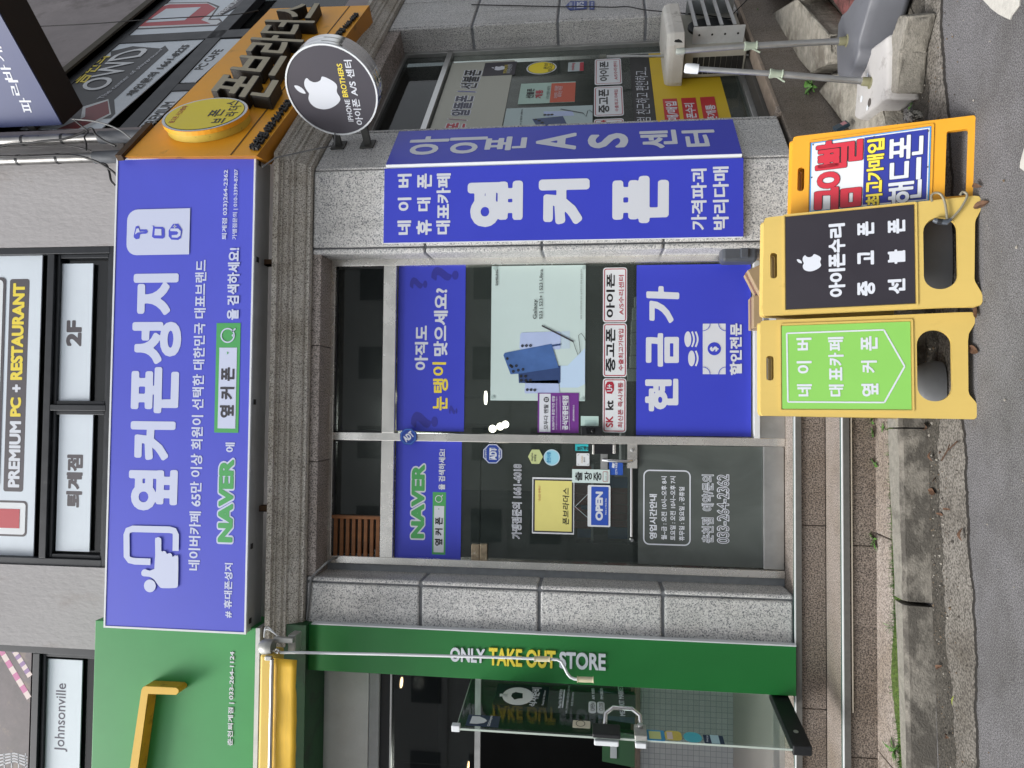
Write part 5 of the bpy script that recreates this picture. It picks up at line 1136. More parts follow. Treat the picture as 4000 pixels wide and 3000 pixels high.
# ================================================================ the green take-out shop on the left
GB = FR(-.20); gs = thing('signboard', 'green signboard with a raised yellow corner shaped letter left of the blue signboard', 'signboard', (-2.6, 0, 4.0))
ga1 = GB.uv((600, 2434))[0]; gb0 = GB.uv((993, 2800))[1]; gb1 = GB.uv((362, 2800))[1]
mb = MB(); mb.box((-5.5, -.20, gb0), (ga1, .05, gb1), GREEN); mb.build('panel', gs, bevel=.004)
mb = MB(); mb.box((-5.5, -.206, gb0-.03), (ga1-.0, -.02, gb0-.001), mat('rim_white', 'c2c6c8', .45, var=.1, vscale=8)); mb.build('bottom_rim', gs)
KP = FR(-.30); k3_ = lambda a, b: KP.uv(K(0, 3, a, b))
LP = [k3_(*p) for p in ((1222, 985), (1236, 960), (1255, 953), (1522, 966), (1543, 985), (1543, 1005), (1522, 1027), (1278, 1019), (1190, 1659), (1060, 2600), (1010, 2600), (1122, 1659))]
YLET = mat('yellow_letter', 'd9b03a', .4, var=.04, vscale=5); YSD = mat('yellow_letter_side', 'c79a2c', .5, var=.2, vscale=8, dirt=('5c4a1c', 12, .55, .6))
mb = MB(); mb.slab(KP, [LP], -.098, 0, YLET, YSD); mb.build('raised_letter', gs, bevel=.003)
I = Ink(GB, .002); tx('춘천퇴계점 | 033-264-1124', (0, 3, 2020, 1466), (0, 3, 1985, 650), WHITE, .022, th=.003); I.build(gs)
GD1 = mat('dark_green_beam', '164a26', .5, var=.15, vscale=3, dirt=('0f2a17', 5, .5, .7))
gc = thing('green_cladding', 'green metal cladding with downward lettering on the pillar between the two shops', 'cladding', (-1.65, 0, .49))
CL = FR(-.05); ca0 = CL.uv((3112, 2720))[0]; ca1 = CL.uv((3112, 2526))[0]; czt = CL.uv((1205, 2500))[1]
mb = MB(); mb.box((ca0, -.05, .49), (ca1, .30, czt), GREEN_P); mb.build('pillar_sheet', gc, bevel=.003)
mb = MB(); mb.box((ca1, -.053, .49), (ca1+.008, -.0, czt-.02), WHITEP); mb.build('edge_bead', gc)
mb = MB(); mb.box((-5.5, -.09, czt), (ca1+.005, .30, gb0-.02), GD1); mb.build('header', gc, bevel=.003)
I = Ink(CL, .002)
def word(s, x0, x1, yt, yb, M): I.text(s, (x0, yb), (x1, yt), M, .03, rot=True, th=.01)
word('ONLY', 1759, 1895, 2533, 2582, WHITE); word('TAKE OUT', 1910, 2171, 2540, 2597, YEL); word('STORE', 2185, 2366, 2552, 2609, WHITE); I.build(gc)
# awning
AWY = mat('awning_yellow', 'dcb12a', .6, var=.12, vscale=4, stretch=(1.2, 1, 9), dirt=('a97f1c', 3, .62, .6)); AWY2 = mat('awning_yellow_top', 'd8b95a', .6, var=.06, vscale=4)
aw = thing('awning', 'rolled yellow awning with aluminium winding gear under the green signboard', 'awning', (-2.6, -.2, 3.7))
def aw_x(p): return FR(-.40).uv(p)[0]
xr_ = FR(-.40).uv((1120, 2566))[0]; zt_ = FR(-.42).uv((1070, 2700))[1]; zb_2 = FR(-.42).uv((1166, 2600))[1]; zr = FR(-.45).uv((1062, 2700))[1]; zu = FR(-.38).uv((1016, 2700))[1]
nseg = 60; V = []; mb = MB()
for i in range(nseg+1):
    x = xr_-3.2*i/nseg
    for k in range(5):
        f = k/4; wv = .006*math.sin(i*.9)*f+.004*math.sin(i*2.3+1)*f
        V.append((x, -.43-wv-.01*f, zt_+(zb_2-zt_)*f+.004*math.sin(i*.55)*f))
mb.add(V, [(i*5+k, i*5+k+1, (i+1)*5+k+1, (i+1)*5+k) for i in range(nseg) for k in range(4)], AWY); va = mb.build('valance', aw, smooth=True); sm_ = va.modifiers.new('thick', 'SOLIDIFY'); sm_.thickness = .004
mb = MB(); mb.box((xr_-3.2, -.40, zr+.012), (xr_+.01, -.24, zu), AWY2); mb.build('rolled_fabric', aw, bevel=.02)
mb = MB(); mb.tube([(xr_, -.455, zr), (xr_-3.2, -.455, zr)], .013, STEEL_D, 12); mb.build('front_bar', aw, smooth=True)
AL = mat('gear_aluminium', 'a9aaa6', .45, .6, var=.15, vscale=18); q_ = lambda a, b: Q(1000, 2400, 2.765, a, b); WP = FR(-.36)
mb = MB(); pb(mb, WP, q_(380, 470), q_(300, 255), -.16, -.06, AL); pb(mb, WP, q_(205, 475), q_(130, 420), -.06, .05, AL); pb(mb, WP, q_(385, 330), q_(170, 258), -.05, -.02, AL); mb.build('gear_bracket', aw, bevel=.006)
mb = MB(); mb.lathe(w3(WP, q_(130, 350)), (0, 0, 1), [(.045, -.035), (.05, -.01), (.05, .03), (.035, .05), (.02, .06)], AL, 18); ring = [w3(WP, (q_(240, 385)[0]+9*math.cos(t), q_(240, 385)[1]+7*math.sin(t)), .02) for t in np.linspace(0, 2*math.pi, 16)]; mb.tube(ring, .005, CHROME, 6); mb.tube([w3(WP, q_(150, 375), .02), w3(WP, q_(225, 382), .02)], .006, AL, 8); mb.build('winding_gear', aw, smooth=True)
cable('thin white wire looped over the awning winding gear', [w3(FR(-.3), q_(*p)) for p in ((270, 262), (200, 205), (130, 160), (95, 180), (88, 250))]+[w3(FR(-.3), q_(100, 145)), w3(FR(-.28), q_(150, 150)), w3(FR(-.28), q_(250, 258))], .004, WHITEP)
cr = thing('awning_crank', 'white awning crank rod with two cream grips hanging in front of the green cladding', 'crank', w3(FR(-.36), (2149, 2574)))
CRP = FR(-.36); rod = [Q(1000, 2250, 2.212, *p) for p in ((180, 645), (215, 662), (320, 660), (1100, 676), (2212, 706))]+[K(2, 3, *p) for p in ((190, 715), (335, 718), (390, 722), (425, 740), (450, 785), (480, 845), (505, 875), (540, 890), (565, 892))]
mb = MB(); mb.tube([w3(CRP, p) for p in rod], .0085, WHITEP, 10); mb.build('rod', cr, smooth=True)
CREAM = mat('cream_plastic', 'cfc8a8', .5, var=.08, vscale=20)
for a, b in ((K(2, 3, 192, 716), K(2, 3, 330, 718)), (K(2, 3, 562, 893), K(2, 3, 705, 897))):
    p0, p1 = w3(CRP, a), w3(CRP, b); d_ = p1-p0; L_ = np.linalg.norm(d_); mb = MB(); mb.lathe(p0, d_, [(.019, 0), (.019, .004), (.0155, .006), (.0165, L_*.5), (.0155, L_-.006), (.019, L_-.004), (.019, L_)], CREAM, 16); mb.build('grip', cr, smooth=True)
# white air curtain under the header
AC_ = FR(.24); a, b = AC_.uv((1437, 2800)); a2, b2 = AC_.uv((1238, 2612))
ac = thing('air_curtain', 'dusty white air curtain unit under the dark green header', 'air curtain', (-2.6, .3, b))
SPK = mat('speckled_white', 'e3e6e6', .45, var=.1, vscale=3, dirt=('4a453c', 42, .66, .9))
mb = MB(); n_ = 8; pr = [(.24+.09-.09*math.sin(R(90*k/n_)), b2-.09+.09*math.sin(R(90*(1-k/n_))) if False else b2-.09*(1-math.cos(R(90*(1-k/n_))))) for k in range(n_+1)]
pr = [(.24+.10*(1-math.sin(R(90*k/n_))), b2-.10+.10*math.cos(R(90*k/n_))) for k in range(n_+1)]+[(.24, b), (.42, b), (.42, b2)]
mb.slab(Plane((-1.74, 0, 0), (0, 1, 0), (0, 0, 1)), [pr], -3.6, 0, SPK); mb.build('casing', ac, smooth=True)
mb = MB(); mb.box((-5.3, .25, b-.075), (-1.74, .40, b-.002), mat('grille_grey', 'b5b8bb', .5, var=.1, vscale=10)); mb.build('outlet', ac, bevel=.01)
# vent box on the header soffit
vt = thing('vent_box', 'small grey slotted vent box with rusty edge below the awning', 'vent', w3(FR(.05), q_(520, 1300)))
mb = MB(); pb(mb, FR(.0), q_(545, 1440), q_(475, 1100), -.05, .02, AL); mb.build('body', vt, bevel=.004); mb = MB(); pb(mb, FR(.02), q_(488, 1485), q_(470, 1160), .001, .01, mat('rust_mesh', '8a5a30', .9, var=.4, vscale=90)); mb.build('mesh_edge', vt)
# its shop front, interior, tiled counter
zf = FR(.30).uv((1480, 2800))[1]; zg = FR(.30).uv((1527, 2800))[1]
mb = MB(); mb.box((-5.4, .28, zg), (ca0, .40, zf), BLACKM); mb.box((-5.4, .27, zg-.012), (ca0, .30, zg), STEEL_D); mb.box((-5.4, .24, .487), (ca0, .40, .52), STEEL_D)
gf = mb.build('take_out_front', BL_)
zbar = FR(.30).uv((1866, 2900))[1]; mb = MB(); mb.box((-5.4, .285, zbar-.02), (ca0, .31, zbar+.02), STEEL_D); mb.build('transom_bar', gf)
mb = MB(); mb.box((-5.4, .292, zbar+.02), (ca0, .298, zg-.012), GLASSD); mb.build('transom_pane', gf)
mb = MB()
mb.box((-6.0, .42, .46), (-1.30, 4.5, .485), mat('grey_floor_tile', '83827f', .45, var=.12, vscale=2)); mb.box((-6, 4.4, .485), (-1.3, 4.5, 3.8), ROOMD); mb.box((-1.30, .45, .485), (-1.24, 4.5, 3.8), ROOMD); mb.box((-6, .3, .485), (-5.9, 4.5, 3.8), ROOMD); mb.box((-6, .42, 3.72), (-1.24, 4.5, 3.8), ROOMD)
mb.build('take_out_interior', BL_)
TILE = bpy.data.materials.new('white_wall_tile'); TILE.use_nodes = True; nn = TILE.node_tree.nodes; LL = TILE.node_tree.links; tb = nn['Principled BSDF']; tb.inputs['Roughness'].default_value = .25
tcc = nn.new('ShaderNodeTexCoord'); bk = nn.new('ShaderNodeTexBrick'); bk.offset = 0; bk.inputs['Scale'].default_value = 1; bk.inputs['Brick Width'].default_value = .05; bk.inputs['Row Height'].default_value = .05; bk.inputs['Mortar Size'].default_value = .0022
bk.inputs['Color1'].default_value = (*lin('a6aaad'), 1); bk.inputs['Color2'].default_value = (*lin('9fa3a6'), 1); bk.inputs['Mortar'].default_value = (*lin('7f8386'), 1)
mpp = nn.new('ShaderNodeMapping'); mpp.inputs['Rotation'].default_value = (R(90), 0, 0); LL.new(tcc.outputs['Object'], mpp.inputs[0]); LL.new(mpp.outputs[0], bk.inputs['Vector']); LL.new(bk.outputs[0], tb.inputs['Base Color'])
yb_ = 2.0; ztile0 = .485; ztile1 = FR(yb_).uv((2500, 2850))[1]
t = thing('tiled_counter', 'white tiled serving counter inside the take out shop', 'counter', (-3.2, yb_, .485))
mb = MB(); mb.box((-5.8, yb_, .485), (-1.6, yb_+.8, ztile1), TILE); mb.build('tiled_front', t); mb = MB(); mb.box((-5.8, yb_-.03, ztile1), (-1.55, yb_+.85, ztile1+.04), mat('brown_top', '6a5d55', .5, var=.15, vscale=6)); mb.build('counter_top', t, bevel=.004)
rn = random.Random(9)
for i, (x0, w_, h_, M, lbl) in enumerate(((-2.95, .26, .34, mat('leaflet_blue', '26384e', .5), 'blue leaflet stand on the tiled counter'), (-2.62, .20, .24, mat('leaflet_dark', '3a3f3c', .5), 'dark leaflet stand on the tiled counter beside the blue one'), (-2.38, .16, .28, mat('leaflet_white', 'b9c4c4', .5), 'white leaflet stand on the tiled counter'), (-3.35, .3, .3, mat('leaflet_green', '2d5e3c', .5), 'green packet stack on the tiled counter'))):
    mb = MB(); y_ = yb_+.12; mb.add([(x0, y_, ztile1+.04), (x0+w_, y_, ztile1+.04), (x0+w_, y_+.1, ztile1+.04), (x0, y_+.1, ztile1+.04), (x0, y_+.08, ztile1+.04+h_), (x0+w_, y_+.08, ztile1+.04+h_), (x0+w_, y_+.1, ztile1+.04+h_), (x0, y_+.1, ztile1+.04+h_)], [(3, 2, 1, 0), (4, 5, 6, 7), (0, 1, 5, 4), (1, 2, 6, 5), (2, 3, 7, 6), (3, 0, 4, 7)], M)
    mb.box((x0+w_*.2, y_-.002+.03, ztile1+.04+h_*.55), (x0+w_*.8, y_+.05, ztile1+.04+h_*.75), PANEW); tag(mb.build('leaflet_stand', None, loc=(x0, y_, ztile1+.04)), lbl, 'leaflet stand')
LAMP = mat('warm_lamp', 'ffcf9a', .4, emit=5)
for p, lbl in (((1569, 2666), 'small warm lit lamp nearest the green pillar inside the take out shop'), ((1830, 2996), 'small warm lit lamp low at the edge inside the take out shop')):
    c = w3(FR(1.6), p); mb = MB(); mb.lathe(c, (0, 0, 1), [(.046, 0), (.046, .006)], LAMP, 18); mb.lathe(c+np.array((0, 0, .007)), (0, 0, 1), [(.055, 0), (.055, .04), (.014, .07)], BLACKM, 18); mb.tube([c+np.array((0, 0, .05)), (c[0], c[1], 3.72)], .004, BLACKM, 5); tag(mb.build('pendant_lamp', None, loc=c), lbl, 'lamp'); lamp_light(c-np.array((0, 0, .15)), 15, (1, .93, .84))
o, I = film('poster', 'tall black poster board hanging behind the open take out door', 'poster', FR(.6), (2482, 2800), (1890, 2680), mat('black_backing', '17191c', .5, var=.2, vscale=4), th=.012)  # added board: black backing for the dark area behind the door lettering
# open glass door
hx, hy = -1.815, .02; fx, fy = -1.905, -.50; e_ = np.array((hx-fx, hy-fy, 0)); DL = np.linalg.norm(e_); DP = Plane((fx, fy, 0), e_, ZV)
dzb, dzt = .635, 2.548
gd = thing('glass_door', 'green tinted glass door of the take out shop standing open with black bottom rail', 'door', (fx, fy, .49))
mb = MB(); mb.pbox(DP, 0, dzb, DL, dzt, -.006, .006, GLASSG); mb.build('pane', gd)
EDGE = mat('glass_edge', 'a9b5ad', .2); mb = MB(); mb.pbox(DP, -.004, dzb, -.0005, dzt, -.006, .006, EDGE); mb.pbox(DP, 0, dzt+.0005, DL, dzt+.004, -.006, .006, EDGE); mb.build('polished_edge', gd)
mb = MB(); mb.pbox(DP, -.01, dzb-.105, DL+.02, dzb-.001, -.03, .03, BLACKM); mb.build('bottom_rail', gd, bevel=.006)
mb = MB(); c = DP.pt(.12, dzb-.05, .0305); mb.lathe(c, DP.n, [(.014, 0), (.014, .003)], STEEL_D, 14); mb.build('keyhole', gd)
mb = MB(); mb.pbox(DP, -.005, dzt-.02, .03, dzt+.03, -.02, .02, WHITEP); mb.build('top_clip', gd, bevel=.004)
dz = lambda p: DP.off(.007).uv(p)
mb = MB(); a, b = DP.uv(K(2, 3, 800, 1300)); _, b9 = DP.uv(K(2, 3, 1110, 1300)); mb.tube([DP.pt(.10, b, .008), DP.pt(.13, b-.005, .07), DP.pt(.16, b-.05, .09), DP.pt(.16, b9+.05, .09), DP.pt(.13, b9+.005, .07), DP.pt(.10, b9, .008)], .014, CHROME, 12); mb.build('handle', gd, smooth=True)
_, b1 = DP.uv(K(2, 3, 695, 1370)); _, b2 = DP.uv(K(2, 3, 935, 1370)); mb = MB(); mb.pbox(DP, -.02, b2, .085, b1, .008, .035, BLACKM); mb.pbox(DP, -.02, b2+.01, .085, b1-.01, -.04, -.008, WHITEP); mb.build('digital_lock', gd, bevel=.006)
_, b1 = DP.uv(K(2, 3, 1055, 1370)); _, b2 = DP.uv(K(2, 3, 1160, 1370)); mb = MB(); mb.pbox(DP, -.02, b2, .09, b1, .008, .04, AL); mb.pbox(DP, -.02, b2+.004, .085, b1-.004, -.04, -.008, WHITEP); mb.lathe(DP.pt(.06, (b1+b2)/2, .04), DP.n, [(.018, 0), (.018, .02)], STEEL_D, 14); mb.build('lower_lock', gd, bevel=.004)
I = Ink(DP.off(.0065), .0); c6 = lambda a, b: Q(1700, 2550, 3.687, a, b); c7 = lambda a, b: Q(2250, 2550, 3.687, a, b)
I.rect(c6(1612, 790), c6(905, 440), mat('navy_film', '101a26', .35)); I.up()
I.disc(c6(1190, 625), c6(1190, 500), WHITEP, hole=.0); I.stroke([c6(1050, 612), c6(930, 612)], .03, WHITEP); I.up(); I.poly([c6(1095, 630), c6(1110, 590), c6(1160, 570), c6(1200, 580), c6(1260, 590), c6(1260, 660), c6(1200, 665), c6(1140, 680)], MATS['navy_film'])
def dtx(s, q, M=WHITE, b=.02): I.text(s, None, None, M, b, quad=[c6(*p) for p in q] if q[0][0] < 5000 else None)
dtx('식사준비', [(1445, 785), (1535, 510), (1395, 505), (1345, 775)], b=.03); dtx('Ready for Dinner', [(1570, 760), (1605, 545), (1570, 545), (1530, 760)], b=.01); dtx('Meal Kit 밀키트란?', [(1818, 800), (1838, 535), (1795, 530), (1760, 800)], b=.03); I.stroke([c6(1832, 800), c6(1862, 535)], .008, WHITE)
dtx('누구나 간편하게 특별한 요리를 만들 수 있게 해주는', [(1905, 880), (1945, 475), (1915, 472), (1870, 880)], b=.0); dtx('원스톱 간편요리 패키지', [(1985, 770), (2000, 575), (1975, 572), (1950, 770)], b=.01)
for (x0, x1, s, s2) in ((182, 288, 'OPEN', 'AM 10:00'), (305, 412, 'CLOSE', 'PM 08:30')):
    I.rect(c7(x1, 880 if s == 'OPEN' else 886), c7(x0, 703 if s == 'OPEN' else 712), WHITEP, r=.4)
    I.up(); I.text(s, None, None, INK, .0, quad=[c7(x0+90, 845), c7(x0+88, 730), c7(x0+25, 728), c7(x0+28, 845)]); I.text(s2, None, None, WHITE, .02, quad=[c7(x0+90, 680), c7(x0+82, 520), c7(x0+40, 518), c7(x0+48, 680)])
I.text('MEAL KIT MARKET', None, None, WHITE, .02, quad=[c7(710, 920), c7(675, 490), c7(600, 488), c7(635, 920)]); decal('door_film', 'white lettering and pan logo film on the open take out door near its hinge', 'door film', I)
SHN = mat('navy_sticker', '1d2a4c', .4)
def dfilm(lbl, BL, TR, M, r=0.0): return film('door_sticker', lbl, 'sticker', DP.off(.0065), BL, TR, M, th=.001, r=r)
o, I = dfilm('navy shield sticker at the top of the open take out door', c6(905, 1075), c6(480, 890), SHN); I.poly([c6(495, 1020), c6(535, 915), c6(640, 920), c6(720, 955), c6(748, 985), c6(700, 1015), c6(600, 1028)], WHITEP); I.text('GiGAeyes', None, None, WHITE, .03, quad=[c6(800, 1060), c6(838, 910), c6(790, 912), c6(745, 1062)]); I.build(o)
o, I = dfilm('cream square sticker above the lock of the open take out door', c7(205, 1092), c7(-45, 972), mat('cream_sticker', 'cfc8b4', .5), .1); I.loops([ell(*I._c(c7(65, 1022)), .03, .028), ell(*I._c(c7(65, 1022)), .026, .024)], INK); I.build(o)
o, I = dfilm('blue and yellow pay sticker below the lower lock of the open door', c7(1285, 1275), c7(1005, 1108), mat('sky_check', '3b8fbf', .45), .06); I.rect(c7(1230, 1250), c7(1045, 1130), mat('pale_yellow_sticker', 'c8d28e', .5)); I.build(o)
o, I = dfilm('yellow hexagon sticker low on the open take out door', c7(1535, 1270), c7(1270, 1120), mat('hexagon_yellow', 'cdbb5a', .5), .3); I.rect(c7(1400, 1250), c7(1300, 1140), PW); I.build(o)
o, I = dfilm('teal round sticker low on the open take out door', c7(1830, 1300), c7(1535, 1138), mat('teal_round', '4fb3c4', .5), .48); I.build(o)
o, I = dfilm('navy and white shop sticker lowest on the open take out door', c7(2145, 1320), c7(1825, 1182), SHN); I.rect(c7(2080, 1318), c7(1925, 1186), mat('pale_cyan_sticker', 'a9c9d3', .5)); I.text('SHOP', None, None, WHITE, .02, quad=[c7(1905, 1290), c7(1905, 1195), c7(1880, 1193), c7(1880, 1288)]); I.build(o)
# ================================================================ films in the side window
GSF = GS.off(.0062); d0 = lambda a, b: K(1, 0, a, b); d1 = lambda a, b: K(2, 0, a, b)
CRM = mat('cream_film', 'a9aba0', .5, var=.03, vscale=2)
sl0 = s0+.045; sr0 = GSF.uv((2200, 226))[0]; zz = lambda p: GSF.uv(p)[1]
def sfilm(lbl, z0, z1, M, a0=None, a1=None, name='window_film', cat='window film'):
    a0 = sl0 if a0 is None else a0; a1 = sr0 if a1 is None else a1; mb = MB(); mb.slab(GSF, [[(a0, z0), (a1, z0), (a1, z1), (a0, z1)]], 0, .001, M); o = mb.build(name, None, loc=GSF.pt((a0+a1)/2, z0)); tag(o, lbl, cat); return o, Ink(GSF, .002)
o, I = sfilm('cream window film with outlined phone plan words along the top of the side window', zz((2012, 230)), zz((1775, 226)), CRM)
def st(s, q, M, b=.03): I.text(s, None, None, M, b, ol=WHITE, olw=.05, quad=[d0(*p) for p in q])
st('선불폰', [(1900, 772), (1955, 608), (1805, 605), (1760, 772)], INK); st('/', [(1900, 800), (1885, 783), (1745, 788), (1735, 800)], MATS['blue_mark'], .02); st('알뜰폰', [(1840, 1005), (1885, 828), (1728, 828), (1680, 1002)], MATS['navy_print']); st('/', [(1820, 1045), (1820, 1028), (1665, 1028), (1655, 1040)], DR, .02); st('유심폰', [(1770, 1290), (1815, 1065), (1650, 1062), (1560, 1290)], REDI)
I.build(o)
o, I = film('window_sticker', 'small black square sticker with apple logo beside the cream film', 'sticker', GSF.off(.002), (2010, 292), (1896, 246), INKG); I.apple(d0(2100, 590), d0(2050, 590), WHITE); I.text('IPHONE BROTHERS', (1979, 286), (1972, 254), YEL, 0); I.text('아이폰 A/S센터', (1996, 286), (1984, 252), WHITE, 0); I.build(o)
a, b = GSF.uv(d1(255, 587)); q = (zz(d1(125, 590))-zz(d1(385, 585)))/2
mb = MB(); mb.slab(GSF, [ell(a, b, q, q, 36)], 0, .001, WHITEP); o = tag(mb.build('window_sticker', None, loc=GSF.pt(a, b-q)), 'round yellow sticker near the right edge of the side window', 'sticker'); I = Ink(GSF, .002); I.loops([ell(a, b, q*.92, q*.92, 36), ell(a, b, q*.88, q*.88, 36)], INK); I.loops([ell(a, b, q*.88, q*.88, 36)], YELF); I.up()
I.text('폰브', d1(310, 600), d1(280, 548), INK, .01); I.text('라더스', d1(350, 620), d1(318, 545), INK, .01); I.build(o)
o, I = film('window_sticker', 'small grey and red rental sticker below the round yellow sticker', 'sticker', GSF, d1(618, 613), d1(487, 541), mat('pale_blue_sticker', 'a7b4b6', .5)); I.rect(d1(618, 613), d1(587, 541), REDI); I.text('mobing', d1(545, 608), d1(512, 548), REDI, .02); I.build(o)
o, I = film('flyer', 'mint and coral prepaid phone flyer taped inside the side window', 'flyer', GSF, d1(542, 882), d1(80, 725), mat('mint_paper', 'a3bfb4', .55))
I.rect(d1(542, 880), d1(342, 722), mat('coral_paper', 'b9573f', .55)); I.up(); I.text('선불폰', d1(185, 850), d1(130, 770), INK, .03); I.text('개통', d1(262, 850), d1(205, 782), REDI, .03); I.text('누구나 선불폰 사용가능', d1(322, 860), d1(305, 745), INK, 0); I.text('미성년자 · 신용불량', d1(395, 850), d1(370, 745), WHITE, 0); I.text('외국인 여권', d1(430, 840), d1(405, 750), WHITE, 0); I.build(o)
za1 = zz(K(1, 0, 2165, 940)); zb1 = zz(d1(697, 912)); ax1 = GSF.uv(d1(300, 925))[0]
o, I = sfilm('pale poster of blue phones inside the side window', zb1, za1, mat('poster_paper_side', 'a6b9ba', .5, var=.04, vscale=2), sl0, ax1, 'poster', 'poster')
I.poly([d1(175, 1030), d1(440, 1005), d1(480, 1085), d1(330, 1120), d1(230, 1120)], PBD); I.poly([d1(270, 965), d1(520, 960), d1(540, 1000), d1(290, 1008)], PBL, dd=-.0005); I.up()
for p in ((205, 1035), (235, 1045), (262, 1062), (285, 995), (315, 995), (345, 993)): I.disc(d1(*p), d1(p[0], p[1]-7), INK, n=14)
I.stroke([d1(420, 945), d1(615, 980)], .012, INKG); I.stroke([d1(615, 980), d1(640, 1010), d1(655, 960), d1(668, 952), d1(695, 975)], .005, INK); I.text('S23 | S23+ | S23 Ultra', None, None, INK, .01, quad=[d1(82, 1180), d1(97, 948), d1(78, 948), d1(58, 1180)]); I.build(o)
o, I = label_sign('white red bordered label sign nearest the thin pole in the side window', d1(952, 727), d1(716, 514), GSF); I.text('아이폰', d1(838, 700), d1(755, 535), INK, .03); I.text('A/S수리센터', d1(915, 690), d1(875, 535), REDL, .012); I.build(o)
o, I = label_sign('white red bordered used phone label sign in the side window beside the flyer', d1(968, 1000), d1(710, 752), GSF); I.text('중고폰', d1(842, 975), d1(748, 775), INK, .03); I.text('수출최고가매입', d1(922, 965), d1(882, 778), REDL, .012); I.build(o)
o, I = label_sign('white red bordered label sign half hidden by the narrow blue pillar panel', d1(978, 1290), d1(708, 1032), GSF); I.text('U+', d1(825, 1090), d1(760, 1040), REDL, .06); I.text('즉시개통', d1(938, 1200), d1(890, 1048), REDL, .012); I.build(o)
zk1 = zz(d1(1012, 445)); zk0 = zz((2531, 199)); zy0 = zz(d1(1795, 655))
o, I = sfilm('black window strip with white handwriting above the yellow film', zk0, zk1, mat('black_film', '1c1d20', .4))
I.text('처럼 친근하고 편안하고...', None, None, WHITE, -.005, quad=[d1(1205, 1110), d1(1168, 585), d1(1060, 585), d1(1080, 1110)]); I.build(o)
o, I = sfilm('yellow window film with red boxes below the black strip', zy0, zk0-.002, mat('yellow_film', 'c9ab1f', .5, var=.04, vscale=2)); RB = mat('red_box_print', 'b3232b', .45)
for q4, s, tq in (([(1485, 1240), (1424, 852), (1300, 857), (1345, 1240)], '판매/매입', [(1452, 1100), (1420, 880), (1322, 882), (1350, 1100)]), ([(1655, 1240), (1586, 846), (1460, 851), (1512, 1240)], '아이폰수리', [(1620, 1120), (1575, 895), (1485, 898), (1525, 1120)]), ([(1830, 1240), (1748, 838), (1622, 845), (1690, 1240)], '선불폰개통', [(1800, 1160), (1752, 910), (1665, 915), (1708, 1160)])):
    I.poly([d1(*p) for p in q4], RB); I.up(); I.text(s, None, None, WHITE, .025, quad=[d1(*p) for p in tq])
I.build(o)
# thin pole behind the air conditioner
t = thing('pole', 'thin aluminium pole with grey clip standing behind the air conditioner cover', 'pole', S3(1.98, -.12, .52)); pq = SI(-.10)
p0 = w3(pq, (2370, 221)); p1 = w3(pq, (2610, 219)); mb = MB(); mb.tube([p0, p1, p1+(p1-p0)*2.2], .011, ALU, 12); mb.build('tube', t, smooth=True); mb = MB(); mb.tube([w3(pq, (2342, 222)), w3(pq, (2368, 221))], .018, mat('clip_grey', '6d7068', .6), 10); mb.build('clip', t, smooth=True)
# ================================================================ air conditioner outdoor unit
ACB = mat('unit_grey', 'a29f94', .55, var=.12, vscale=5, dirt=('5b5850', 9, .58, .6)); GALV = mat('galvanised', 'b9bdbe', .4, .35, var=.12, vscale=7)
u0, u1, v0, v1, zb0 = 1.765, 2.50, -.235, .02, .522; LPN = Plane(CORNER+E1*u0, NS, ZV); FPN = SI(v1)
zt0_ = LPN.uv(Q(2500, 0, 3.687, 640, 800))[1]
au = thing('air_conditioner', 'dusty grey outdoor air conditioner with slatted deflector on the side street sill', 'air conditioner', S3(2.1, -.1, zb0))
mb = MB(); mb.pbox(SI(0), u0, zb0, u1, zt0_, v0, v1, ACB); mb.build('casing', au, bevel=.012)
mb = MB(); SLOT = mat('slot_dark', '1f1e1c', .9); g = lambda a, b: LPN.uv(Q(2500, 0, 3.687, a, b))
for i in range(9):
    x0 = 765+i*81; aL, bB = g(x0+58, 985-3*i if False else 950); aR, bT = g(x0, 810); mb.pbox(LPN, v0+.03, bB, v1-.085, bT, .0008, .002, SLOT)
mb.build('side_slots', au)
mb = MB(); mb.pbox(LPN, v0+.005, zb0+.01, v1-.005, zt0_-.012, .002, .0021, ACB) if False else None
aF, bF = g(1500, 660)
# deflector on the front: side plate and four tilted blades
mb = MB(); fz0, fz1 = zb0+.03, zt0_-.06; fu0, fu1 = u0+.06, u1-.02; dpt = .12
mb.pbox(SI(0), fu0, fz0, fu0+.004, fz1, v1+.001, v1+dpt, GALV); mb.pbox(SI(0), fu1-.004, fz0, fu1, fz1, v1+.001, v1+dpt, GALV); dfl = mb.build('deflector', au)
for i in range(4):
    z = fz0+(fz1-fz0)*(i+.12)/4; hz = (fz1-fz0)/4*.85
    P = [S3(fu0+.005, v1+.005, z), S3(fu1-.005, v1+.005, z), S3(fu1-.005, v1+.008, z+.004), S3(fu0+.005, v1+.008, z+.004), S3(fu0+.005, v1+dpt+.02, z+hz), S3(fu1-.005, v1+dpt+.02, z+hz), S3(fu1-.005, v1+dpt+.024, z+hz+.004), S3(fu0+.005, v1+dpt+.024, z+hz+.004)]
    mb = MB(); mb.add(P, [(0, 1, 5, 4), (3, 7, 6, 2), (0, 3, 2, 1), (4, 5, 6, 7), (0, 4, 7, 3), (1, 2, 6, 5)], GALV)
    Q0 = P[4:6]; mb.add([S3(fu0+.005, v1+dpt+.02, z+hz), S3(fu1-.005, v1+dpt+.02, z+hz), S3(fu1-.005, v1+dpt+.02, z+hz-.03), S3(fu0+.005, v1+dpt+.02, z+hz-.03)], [(0, 1, 2, 3)], GALV)
    mb.build('blade', dfl, fix=True)
mb = MB(); mb.lathe(S3(u0+.37, v1, (zb0+zt0_)/2), NS, [(.2, .0005), (.2, .02), (.18, .022)], BLACKM, 28); mb.build('fan_guard', au)
FLP = Plane(CORNER+E1*(fu0-.001), NS, ZV)
